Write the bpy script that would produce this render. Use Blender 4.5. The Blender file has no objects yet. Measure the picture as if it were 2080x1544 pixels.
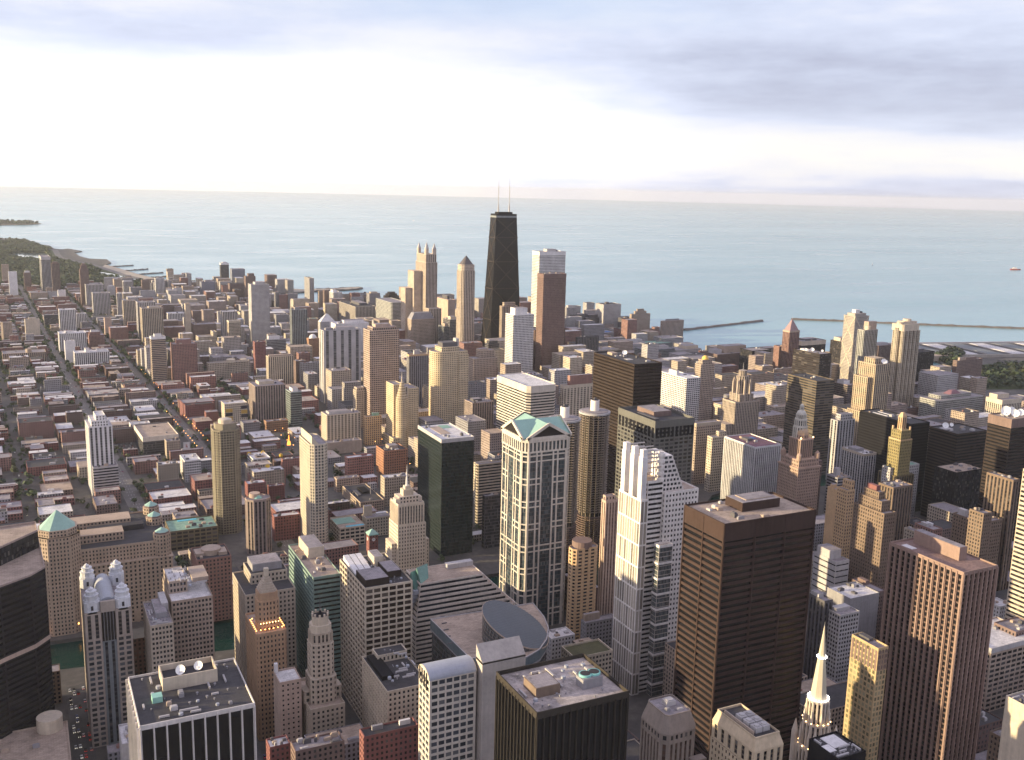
import bpy, bmesh, math, random
import numpy as np
from mathutils import Vector, Matrix
R = math.radians
sc = bpy.context.scene
C = sc.collection

# ------------------------------------------------------------------ camera
cam = bpy.data.objects.new('camera', bpy.data.cameras.new('camera'))
C.objects.link(cam)
YAW, PITCH, ROLL = 0.463306, 0.190686, 0.024333
fw = Vector((math.sin(YAW)*math.cos(PITCH), math.cos(YAW)*math.cos(PITCH), -math.sin(PITCH)))
r0 = Vector((math.cos(YAW), -math.sin(YAW), 0)); u0 = r0.cross(fw)
rt = math.cos(ROLL)*r0 + math.sin(ROLL)*u0; up = -math.sin(ROLL)*r0 + math.cos(ROLL)*u0
EYE = Vector((30.68, 86.19, 404.85))
m = Matrix((rt, up, -fw)).transposed().to_4x4(); m.translation = EYE
cam.matrix_world = m
cam.data.sensor_width = 36; cam.data.lens = 36*2007.84/2080
cam.data.clip_start = 1; cam.data.clip_end = 200000
sc.camera = cam

# ------------------------------------------------------------------ light
SUN_EL, SUN_AZ = R(8.0), R(285.5)
sv = Vector((math.sin(SUN_AZ)*math.cos(SUN_EL), math.cos(SUN_AZ)*math.cos(SUN_EL), math.sin(SUN_EL)))
sl = bpy.data.lights.new('sun', 'SUN'); sl.energy = 5.0; sl.angle = R(0.6); sl.color = (1.0, 0.81, 0.46)
so = bpy.data.objects.new('sun', sl); C.objects.link(so); so.rotation_euler = sv.to_track_quat('Z', 'Y').to_euler()
sc.view_settings.view_transform = 'Standard'; sc.view_settings.look = 'None'
sc.view_settings.exposure = 0.95; sc.view_settings.gamma = 1.0
try:
    sc.cycles.use_denoising = True
    sc.cycles.max_bounces = 6; sc.cycles.diffuse_bounces = 3; sc.cycles.glossy_bounces = 3
    sc.cycles.volume_bounces = 0; sc.cycles.caustics_reflective = False; sc.cycles.caustics_refractive = False
except Exception: pass

class NT:
    """little helper to write node trees"""
    def __init__(s, t): s.t = t
    def n(s, typ, **k):
        x = s.t.nodes.new(typ)
        for a, b in k.items(): setattr(x, a, b)
        return x
    def put(s, sock, v):
        if hasattr(v, 'is_output') or isinstance(v, bpy.types.NodeSocket): s.t.links.new(v, sock)
        else: sock.default_value = v
    def m(s, op, a, b=None, c=None, clamp=False):
        x = s.n('ShaderNodeMath', operation=op, use_clamp=clamp); s.put(x.inputs[0], a)
        if b is not None: s.put(x.inputs[1], b)
        if c is not None: s.put(x.inputs[2], c)
        return x.outputs[0]
    def vec(s, x, y, z=0.0):
        v = s.n('ShaderNodeCombineXYZ')
        for i, q in enumerate((x, y, z)): s.put(v.inputs[i], q)
        return v.outputs[0]
    def noise(s, v, scale, detail=3.0, rough=.5, dim='3D'):
        x = s.n('ShaderNodeTexNoise', noise_dimensions=dim); s.put(x.inputs['Vector'], v)
        x.inputs['Scale'].default_value = scale; x.inputs['Detail'].default_value = detail; x.inputs['Roughness'].default_value = rough
        return x.outputs['Fac']
    def mix(s, f, a, b, bt='MIX'):
        x = s.n('ShaderNodeMix', data_type='RGBA', blend_type=bt); s.put(x.inputs[0], f); s.put(x.inputs[6], a); s.put(x.inputs[7], b)
        return x.outputs[2]
    def ramp(s, f, stops):
        x = s.n('ShaderNodeValToRGB'); s.put(x.inputs[0], f); e = x.color_ramp.elements
        while len(e) < len(stops): e.new(.5)
        for q, (p, c) in zip(e, stops): q.position = p; q.color = (*c, 1)
        return x.outputs[0]
def c4(c): return (c[0], c[1], c[2], 1)

w = bpy.data.worlds.new('World'); sc.world = w; w.use_nodes = True
N = NT(w.node_tree); w.node_tree.nodes.clear()
sky = N.n('ShaderNodeTexSky', sky_type='NISHITA'); sky.sun_disc = False; sky.sun_elevation = SUN_EL; sky.sun_rotation = SUN_AZ; sky.altitude = 400
bg1 = N.n('ShaderNodeBackground'); N.put(bg1.inputs[0], sky.outputs[0]); bg1.inputs[1].default_value = .08
tc = N.n('ShaderNodeTexCoord'); sx = N.n('ShaderNodeSeparateXYZ'); N.put(sx.inputs[0], tc.outputs['Generated'])
X, Y, Z = sx.outputs
az = N.m('ARCTAN2', X, Y)                       # bearing from north
ba = N.m('MULTIPLY', N.m('SUBTRACT', az, YAW), 2.18, clamp=False)     # -1 .. 1 over the open north-east
el = N.m('MAXIMUM', Z, 0.0)
def bump(x, c, wd): return N.m('EXPONENT', N.m('MULTIPLY', N.m('POWER', N.m('ABSOLUTE', N.m('DIVIDE', N.m('SUBTRACT', x, c), wd)), 2.0), -1.0))
def step(x, a, b):
    q = N.n('ShaderNodeMapRange', interpolation_type='SMOOTHSTEP'); N.put(q.inputs[0], x); q.inputs[1].default_value = a; q.inputs[2].default_value = b
    return q.outputs[0]
# cloud deck seen in perspective: flattened towards the horizon
pz = N.m('DIVIDE', 1.0, N.m('ADD', el, 0.055))
cv = N.vec(N.m('MULTIPLY', X, pz), N.m('MULTIPLY', Y, pz), 0.0)
nA = N.noise(cv, .62, 7, .56, '2D')
nB = N.noise(N.vec(N.m('MULTIPLY', az, 6.5), N.m('MULTIPLY', el, 27.0), 3.0), 1.0, 7, .58)
nC = N.noise(N.vec(N.m('MULTIPLY', az, 2.6), N.m('MULTIPLY', el, 17.0), 8.0), 1.0, 4, .55)
wob = N.m('MULTIPLY', N.m('SUBTRACT', nC, .5), .07)
ew = N.m('ADD', N.m('ADD', el, wob), N.m('MULTIPLY', N.m('SUBTRACT', nB, .5), .02))
right = step(ba, -.2, .6); left = step(ba, .60, -.60); low = step(ew, .135, .088)
v = N.m('ADD', .47, N.m('MULTIPLY', N.m('SUBTRACT', nA, .5), .38))
v = N.m('ADD', v, N.m('MULTIPLY', N.m('SUBTRACT', nB, .5), .72))
v = N.m('ADD', v, N.m('MULTIPLY', N.m('MULTIPLY', low, left), .33))                         # clear white sky low in the north
v = N.m('ADD', v, N.m('MULTIPLY', N.m('MULTIPLY', bump(ew, .042, .024), right), .42))        # bright streaks over the water
v = N.m('SUBTRACT', v, N.m('MULTIPLY', N.m('MULTIPLY', bump(ew, .098, .030), right), .30))   # heavy grey bank
v = N.m('ADD', v, N.m('MULTIPLY', N.m('MULTIPLY', bump(ew, .128, .030), bump(ba, -.22, .33)), .22))
v = N.m('SUBTRACT', v, N.m('MULTIPLY', N.m('MULTIPLY', bump(el, .012, .014), right), .10))
v = N.m('ADD', v, N.m('MULTIPLY', N.m('MULTIPLY', bump(ew, .165, .022), bump(ba, -.86, .16)), .30))
col = N.ramp(v, [(.05, (.27, .28, .37)), (.26, (.335, .355, .455)), (.46, (.41, .435, .54)), (.62, (.495, .50, .56)), (.90, (.575, .56, .555))])
col = N.mix(N.m('MULTIPLY', N.m('MULTIPLY', step(ew, .135, .180), bump(ba, -.02, .42)), .55), col, (.32, .40, .53, 1))
# warm glow round the low sun, behind and left of the viewer
sd = N.n('ShaderNodeVectorMath', operation='DOT_PRODUCT'); N.put(sd.inputs[0], tc.outputs['Generated']); sd.inputs[1].default_value = sv
glow = N.m('POWER', N.m('MAXIMUM', sd.outputs['Value'], 0.0), 5.0)
col = N.mix(N.m('MULTIPLY', glow, .22), col, (1.1, .90, .72, 1))
hi = step(el, .25, .75)
gl = N.m('ADD', 1.0, N.m('MULTIPLY', N.m('MULTIPLY', bump(el, .045, .055), left), .75))
cs = N.n('ShaderNodeVectorMath', operation='SCALE'); N.put(cs.inputs[0], col); N.put(cs.inputs['Scale'], gl); col = cs.outputs[0]
col = N.mix(hi, col, (.40, .385, .48, 1))
bg2 = N.n('ShaderNodeBackground'); N.put(bg2.inputs[0], col); bg2.inputs[1].default_value = 1.0
ms = N.n('ShaderNodeMixShader'); ms.inputs[0].default_value = .88
N.put(ms.inputs[1], bg1.outputs[0]); N.put(ms.inputs[2], bg2.outputs[0])
wo = N.n('ShaderNodeOutputWorld'); N.put(wo.inputs[0], ms.outputs[0])

# ------------------------------------------------------------------ materials
PAL = dict(bronze2=(.048,.041,.033), white=(.68,.66,.62), white2=(.62,.58,.52), ivory=(.60,.54,.44), ivory2=(.78,.73,.65), ivory3=(.58,.50,.39), cream=(.55,.47,.35), cream2=(.56,.49,.37),
 tan=(.40,.315,.24), tan2=(.53,.435,.335), beige=(.44,.37,.28), beigegrey=(.38,.32,.26), brown=(.19,.13,.11), brick=(.265,.145,.122), redbrick=(.23,.092,.082),
 pinkbrick=(.36,.17,.13), brickpink=(.27,.15,.12), orangebrick=(.38,.18,.10), orange=(.36,.20,.11), darkbrick=(.10,.055,.045), pink=(.45,.34,.265), pinkgrey=(.33,.26,.22), pinkcream=(.48,.36,.28),
 grey=(.27,.26,.26), lgrey=(.44,.42,.40), dgrey=(.10,.095,.10), black=(.015,.014,.016), bronze=(.042,.031,.026), olive=(.16,.13,.075), olivebronze=(.13,.10,.065),
 conc=(.38,.34,.29), conc2=(.42,.38,.33), slate=(.20,.22,.22), blueg=(.20,.21,.25), paleglass=(.38,.38,.34), tealglass=(.30,.36,.33), greenglass=(.19,.275,.235), darkgreen=(.032,.038,.037),
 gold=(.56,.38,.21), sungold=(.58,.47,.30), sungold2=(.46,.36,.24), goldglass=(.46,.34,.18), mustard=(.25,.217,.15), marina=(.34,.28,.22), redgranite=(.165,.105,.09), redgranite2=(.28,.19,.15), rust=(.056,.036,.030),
 granitegreen=(.125,.122,.105), martstone=(.42,.32,.23), goldstone=(.42,.27,.16), stripe=(.62,.55,.46), thglass=(.10,.13,.14), gothic=(.40,.33,.26), mather=(.58,.55,.46), pinkstone=(.40,.28,.21), goldgreen=(.13,.10,.05),
 stonegrey=(.26,.215,.175), creamstone=(.55,.44,.29), umber=(.19,.135,.095), red=(.35,.05,.03), green=(.24,.40,.30), teal=(.26,.50,.40), blue=(.10,.18,.36), pool=(.12,.50,.60), dark=(.055,.052,.055),
 gravel=(.29,.262,.262), stained=(.42,.37,.33), redroof=(.20,.10,.12), rustroof=(.26,.17,.14), greenroof=(.085,.085,.04), copperroof=(.30,.20,.20), slateroof=(.25,.24,.25), golddome=(.75,.48,.10), copper=(.28,.45,.37), steel=(.35,.37,.40))
def cool(c): return (c[0]*.98, c[1]*.965, min(.9, c[2]*1.05))
PAL = {k: cool(v) for k, v in PAL.items()}
MC = {}
def pbsdf(name):
    mt = bpy.data.materials.new(name); mt.use_nodes = True
    t = mt.node_tree; b = t.nodes['Principled BSDF']
    return mt, NT(t), b
def plain(key, rough=.85, var=.22, scale=.06, metal=0.0):
    k = ('p', key, rough)
    if k in MC: return MC[k]
    mt, n, b = pbsdf(key)
    c = PAL[key]
    tcn = n.n('ShaderNodeTexCoord')
    f = n.noise(tcn.outputs['Object'], scale, 4, .6)
    f2 = n.noise(tcn.outputs['Object'], scale*7, 3, .6)
    mp = n.n('ShaderNodeMapping'); n.put(mp.inputs[0], tcn.outputs['Object']); mp.inputs['Scale'].default_value = (.55, .55, .022)
    f3 = n.noise(mp.outputs[0], 1.0, 3, .6)      # rain streaks and soot
    f = n.m('ADD', n.m('ADD', n.m('MULTIPLY', f, .45), n.m('MULTIPLY', f2, .25)), n.m('MULTIPLY', f3, .30))
    lo = tuple(x*(1-var) for x in c); hi_ = tuple(min(1, x*(1+var)) for x in c)
    n.put(b.inputs['Base Color'], n.ramp(f, [(.36, lo), (.64, hi_)])); b.inputs['Roughness'].default_value = rough; b.inputs['Metallic'].default_value = metal
    if max(c) < .08: b.inputs['Specular IOR Level'].default_value = .12
    MC[k] = mt; return mt
def roofmat(key):
    k = ('r', key)
    if k in MC: return MC[k]
    mt, n, b = pbsdf(key + '_roofing')
    c = PAL[key]; tcn = n.n('ShaderNodeTexCoord'); oi = n.n('ShaderNodeObjectInfo')
    p = n.n('ShaderNodeVectorMath', operation='ADD'); n.put(p.inputs[0], tcn.outputs['Object'])
    n.put(p.inputs[1], n.vec(n.m('MULTIPLY', oi.outputs['Random'], 900.0), 0.0, 0.0)); P = p.outputs[0]
    big = n.noise(P, .09, 5, .62); fine = n.noise(P, .5, 3, .6)
    f = n.m('ADD', n.m('MULTIPLY', big, .75), n.m('MULTIPLY', fine, .25))
    am = .55 if key == 'stained' else .28
    colr = n.ramp(f, [(.36, tuple(x*(1-am) for x in c)), (.5, c), (.66, tuple(min(.85, x*(1+am*.6)) for x in c))])
    br = n.n('ShaderNodeTexBrick'); n.put(br.inputs['Vector'], P); br.inputs['Scale'].default_value = .16; br.inputs['Mortar Size'].default_value = .012; br.inputs['Color1'].default_value = (.86, .86, .87, 1); br.inputs['Color2'].default_value = (1.1, 1.09, 1.08, 1); br.inputs['Mortar'].default_value = (.62, .61, .60, 1)
    colr = n.mix(1.0, colr, br.outputs['Color'], 'MULTIPLY')      # patched membrane sheets and their tar seams
    # darker ponding stains and seams
    st = n.noise(P, .22, 2, .5); stf = n.m('MULTIPLY', step_(n, st, .60, .72), .5)
    n.put(b.inputs['Base Color'], n.mix(stf, colr, c4(tuple(x*.45 for x in c)))); b.inputs['Roughness'].default_value = .9
    MC[k] = mt; return mt
def step_(n, x, a, b_):
    q = n.n('ShaderNodeMapRange', interpolation_type='SMOOTHSTEP'); n.put(q.inputs[0], x); q.inputs[1].default_value = a; q.inputs[2].default_value = b_
    return q.outputs[0]
# patterns: bay width, storey height, glazed share across, glazed share up, recess, glass, strip (vertical slots), fin depth
PAT = dict(fine=(3.1,3.1,.50,.50,.30,'dark',0,0), fine2=(3.4,3.6,.36,.42,.3,'dark',0,0), punch=(3.3,3.6,.48,.56,.35,'dark',0,0), punch2=(2.9,3.7,.42,.55,.35,'dark',0,0), pair=(2.7,3.7,.62,.56,.3,'dark',0,0),
 grid=(3.2,3.6,.66,.60,.45,'dark',0,0), gridtower=(6.1,4.4,.83,.69,.6,'brownblack',0,0), big=(6.5,4.2,.80,.62,.4,'dark',0,0), slimgrid=(3.3,3.5,.60,.62,.25,'slate',0,0),
 band=(0,3.7,1,.50,.4,'dark',0,0), wband=(0,4.1,1,.50,.5,'dark',0,0), wband2=(0,6.2,1,.25,.4,'dark',0,0), bband=(0,3.9,1,.45,.25,'black',0,0), obands=(9,3.9,.96,.52,.5,'dark',0,.3),
 strip=(4.2,3.4,.52,.62,.4,'dark',1,0), vs=(14.5,3.2,.38,.6,.8,'slate',1,0), vs2=(5.5,3.4,.45,.62,.5,'dark',1,0), vs3=(3.2,3.6,.46,.6,.5,'rose',1,0), fins=(3.4,3.7,.52,.64,.5,'dark',1,.6), hancock=(1.7,3.8,.88,.80,.12,'black',0,0), sband=(0,3.9,1,.52,.6,'slatedk',0,0), blackstrip2=(3.6,3.9,.84,.7,.6,'black',1,.35), fins2=(6.1,4.0,.86,.7,.5,'black',1,1.3),
 blackstrip=(3.6,3.9,.72,.66,.5,'black',1,.4), curtain=(1.7,3.8,.88,.80,.12,'dark',0,0), greencurtain=(1.6,3.8,.92,.86,.10,'greendark',0,0), gband=(0,3.9,1,.5,.8,'greendark',0,0),
 daley=(24,4.5,.965,.54,.9,'black',0,.5), tfnp=(4.6,3.9,.58,.66,.9,'black',1,.6), ibm=(1.6,3.9,.94,.42,.15,'bronzeglass',0,0), granite=(3.4,3.8,.42,.46,.25,'rose',0,0), leo=(5.8,3.9,.74,.62,.5,'dark',0,0),
 gold=(3.4,3.7,.66,.66,.12,'mirrorgold',0,0), yellow=(3.6,3.1,.64,.60,.5,'dark',0,0), balc=(5.6,3.0,.52,.62,.8,'dark',0,0), balc2=(4.2,3.2,.70,.58,.6,'dark',0,0), balcround=(6.0,3.3,.58,.60,.8,'dark',0,0), marthalf=(3.9,4.0,.42,.60,.3,'dark',0,0),
 titlee=(3.3,4.2,.55,.50,.5,'dark',0,0), titlew=(3.45,17.5,.80,.93,.4,'titleglass',0,0), gothic=(3.0,3.8,.45,.6,.5,'dark',1,.4), domeside=(6.6,4.0,.66,.62,.35,'slate',0,0), nbc=(4.0,3.6,.45,.6,.5,'dark',1,.5), thglass=(1.5,3.9,.90,.86,.1,'blueglass',0,0), whitegrid=(5.4,4.4,.80,.66,.5,'slate',0,0))
GL = dict(slatedk=(.028,.033,.042), dark=(.030,.030,.036), black=(.010,.010,.013), brownblack=(.028,.018,.015), slate=(.060,.066,.080), greendark=(.015,.024,.024), bronzeglass=(.016,.011,.009), rose=(.085,.050,.040), mirrorgold=(.22,.20,.13), titleglass=(.36,.32,.28), blueglass=(.035,.055,.07))
def glass_col(n, cell, gl, extra=None):
    wn = n.n('ShaderNodeTexWhiteNoise', noise_dimensions='3D'); n.put(wn.inputs['Vector'], cell)
    r = wn.outputs['Value']
    c = n.mix(r, c4(tuple(x*.45 for x in gl)), c4(tuple(x*1.6 for x in gl)))
    if max(gl) < .06 and (gl[0] < .02 or gl[1] > gl[0]*1.5): return n.mix(r, c4(tuple(x*.75 for x in gl)), c4(tuple(x*1.35 for x in gl))), r
    bl = n.m('MULTIPLY', n.m('GREATER_THAN', r, .80), n.m('MULTIPLY', n.m('SUBTRACT', r, .74), 2.2))
    return n.mix(bl, c, c4((.16+gl[0], .14+gl[1], .12+gl[2]))), r
def facade(wall, pat):
    """wall and window bays drawn over a flat wall (towers too far off for their reveals to show)"""
    k = ('f', wall, pat)
    if k in MC: return MC[k]
    mt, n, b = pbsdf('%s_facade' % wall)
    bay, fl, ww, wh, rc, gk, st, fin = PAT[pat]; wc = PAL[wall]; gl = GL[gk]
    uv = n.n('ShaderNodeUVMap'); s = n.n('ShaderNodeSeparateXYZ'); n.put(s.inputs[0], uv.outputs[0]); U, V_ = s.outputs[0], s.outputs[1]
    fx, fy = n.m('FRACT', U), n.m('FRACT', V_)
    inx = n.m('LESS_THAN', n.m('ABSOLUTE', n.m('SUBTRACT', fx, .5)), ww/2) if ww < 1 else 1.0
    iny = n.m('LESS_THAN', n.m('ABSOLUTE', n.m('SUBTRACT', fy, .5)), wh/2)
    cell = n.vec(n.m('FLOOR', U), n.m('FLOOR', V_), 0.0)
    if ww >= 1: cell = n.vec(n.m('FLOOR', n.m('MULTIPLY', U, 9.0)), n.m('FLOOR', V_), 0.0)
    gc, r = glass_col(n, cell, gl)
    tcn = n.n('ShaderNodeTexCoord'); f = n.noise(tcn.outputs['Object'], .05, 4, .6)
    wcol = n.ramp(f, [(.3, tuple(x*.82 for x in wc)), (.7, tuple(min(1, x*1.15) for x in wc))])
    if st:
        inner = n.mix(iny, c4(tuple(x*.30+y*.5 for x, y in zip(wc, gl))), gc); win = inx
        colr = n.mix(inx, wcol, inner)
    else:
        win = n.m('MULTIPLY', inx, iny); colr = n.mix(win, wcol, gc)
    n.put(b.inputs['Base Color'], colr)
    if max(wc) < .08: b.inputs['Specular IOR Level'].default_value = .15
    n.put(b.inputs['Roughness'], n.m('SUBTRACT', .82, n.m('MULTIPLY', win, .60)))
    MC[k] = mt; return mt
def glassmat(wall, pat):
    k = ('g', wall if PAT[pat][6] else '', pat)
    if k in MC: return MC[k]
    bay, fl, ww, wh, rc, gk, st, fin = PAT[pat]; gl = GL[gk]; wc = PAL[wall]
    mt, n, b = pbsdf('%s_glazing' % gk)
    uv = n.n('ShaderNodeUVMap'); s = n.n('ShaderNodeSeparateXYZ'); n.put(s.inputs[0], uv.outputs[0]); oi = n.n('ShaderNodeObjectInfo')
    mul = 9.0 if ww >= 1 else 1.0
    cell = n.vec(n.m('FLOOR', n.m('MULTIPLY', s.outputs[0], mul)), n.m('FLOOR', s.outputs[1]), n.m('MULTIPLY', oi.outputs['Random'], 37.0))
    gc, r = glass_col(n, cell, gl)
    if st:
        fy = n.m('FRACT', s.outputs[1]); iny = n.m('LESS_THAN', n.m('ABSOLUTE', n.m('SUBTRACT', fy, .5)), wh/2)
        gc = n.mix(iny, c4(tuple((x*(.5 if pat == 'tfnp' else .22) if gk != 'black' or pat == 'tfnp' else .004)+y*.6 for x, y in zip(wc, gl))), gc)
    n.put(b.inputs['Base Color'], gc); b.inputs['Roughness'].default_value = .16 if gk != 'black' else .22
    if gk in ('greendark', 'mirrorgold', 'blueglass', 'titleglass'): b.inputs['Specular IOR Level'].default_value = .8
    MC[k] = mt; return mt
def lampmat(key, c, e):
    k = ('l', key)
    if k in MC: return MC[k]
    mt, n, b = pbsdf(key); b.inputs['Base Color'].default_value = c4(c); b.inputs['Emission Color'].default_value = c4(c); b.inputs['Emission Strength'].default_value = e
    MC[k] = mt; return mt

# ------------------------------------------------------------------ mesh helpers
class G:
    """collects quads and n-gons with uv and material slot, links them as ONE mesh object"""
    def __init__(s): s.q = []; s.ng = []
    def quads(s, P, UV=None, mi=0):
        P = np.asarray(P, float).reshape(-1, 4, 3)
        if len(P) == 0: return
        UV = np.zeros((len(P), 4, 2)) if UV is None else np.asarray(UV, float).reshape(-1, 4, 2)
        s.q.append((P, UV, mi))
    def quad(s, a, b, c, d, uv=None, mi=0): s.quads([[a, b, c, d]], None if uv is None else [uv], mi)
    def face(s, pts, mi=0): s.ng.append((np.asarray(pts, float), mi))
    def box(s, x0, y0, z0, x1, y1, z1, mi=0, bottom=False):
        a = [(x0,y0,z0),(x1,y0,z0),(x1,y1,z0),(x0,y1,z0)]; b = [(x0,y0,z1),(x1,y0,z1),(x1,y1,z1),(x0,y1,z1)]
        for i in range(4):
            j = (i+1) % 4; s.quad(a[i], a[j], b[j], b[i], None, mi)
        s.quad(*b, None, mi)
        if bottom: s.quad(*a[::-1], None, mi)
    def prism(s, poly, z0, z1, mi=0, poly2=None, cap=True):
        p2 = poly2 or poly; n = len(poly)
        if len(p2) != n:
            ax, ay = sum(p[0] for p in poly)/n, sum(p[1] for p in poly)/n; k = (max(p[0] for p in p2)-min(p[0] for p in p2))/(max(p[0] for p in poly)-min(p[0] for p in poly))
            p2 = [(ax+(x-ax)*k, ay+(y-ay)*k) for x, y in poly]
        for i in range(n):
            j = (i+1) % n
            s.quad((*poly[i], z0), (*poly[j], z0), (*p2[j], z1), (*p2[i], z1), None, mi)
        if cap: s.face([(*p, z1) for p in p2], mi)
    def build(s, name, mats, parent=None, smooth=False):
        nq = sum(len(p) for p, _, _ in s.q)
        vs, ls, mi, uv = [], [], [], []
        for P, UV, k in s.q:
            vs.append(P.reshape(-1, 3)); uv.append(UV.reshape(-1, 2)); ls.append(np.full(len(P), 4)); mi.append(np.full(len(P), k))
        for P, k in s.ng:
            vs.append(P); uv.append(P[:, :2]*.2); ls.append(np.array([len(P)])); mi.append(np.array([k]))
        V_ = np.concatenate(vs); L = np.concatenate(ls); U_ = np.concatenate(uv); K = np.concatenate(mi)
        me = bpy.data.meshes.new(name)
        me.vertices.add(len(V_)); me.vertices.foreach_set('co', V_.astype(np.float32).ravel())
        me.loops.add(len(V_)); me.loops.foreach_set('vertex_index', np.arange(len(V_), dtype=np.int32))
        me.polygons.add(len(L)); st = np.concatenate([[0], np.cumsum(L)[:-1]])
        me.polygons.foreach_set('loop_start', st.astype(np.int32)); me.polygons.foreach_set('loop_total', L.astype(np.int32))
        me.polygons.foreach_set('material_index', K.astype(np.int32))
        ul = me.uv_layers.new(name='UVMap'); ul.data.foreach_set('uv', U_.astype(np.float32).ravel())
        for mt in (mats if isinstance(mats, (list, tuple)) else [mats]): me.materials.append(mt)
        me.update(calc_edges=True); me.validate()
        o = bpy.data.objects.new(name, me); C.objects.link(o)
        if parent is not None: o.parent = parent
        return o
def rect(x0, y0, x1, y1): return [(x0,y0),(x1,y0),(x1,y1),(x0,y1)]
def crect(w, d, cx=0, cy=0, cut=0):
    x0, x1, y0, y1 = cx-w/2, cx+w/2, cy-d/2, cy+d/2
    if cut <= 0: return rect(x0, y0, x1, y1)
    k = cut*min(w, d)
    return [(x0+k,y0),(x1-k,y0),(x1,y0+k),(x1,y1-k),(x1-k,y1),(x0+k,y1),(x0,y1-k),(x0,y0+k)]
def ngon(r, n, cx=0, cy=0, a0=0): return [(cx+r*math.cos(a0+2*math.pi*i/n), cy+r*math.sin(a0+2*math.pi*i/n)) for i in range(n)]
def inset(poly, t):
    cx = sum(p[0] for p in poly)/len(poly); cy = sum(p[1] for p in poly)/len(poly); out = []
    for x, y in poly:
        l = math.hypot(x-cx, y-cy) or 1; k = max(.3, 1-t*1.3/l); out.append((cx+(x-cx)*k, cy+(y-cy)*k))
    return out
def thing(name, label, cat, loc=(0,0,0), rz=0, group=None):
    o = bpy.data.objects.new(name, None); C.objects.link(o); o.empty_display_size = 1
    o.location = loc; o.rotation_euler = (0, 0, rz); o['label'] = label; o['category'] = cat
    if group: o['group'] = group
    return o
def tag(o, label, cat, group=None):
    o['label'] = label; o['category'] = cat
    if group: o['group'] = group
    return o
def struct(o): o['kind'] = 'structure'; return o
def stuff(o): o['kind'] = 'stuff'; return o

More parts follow.
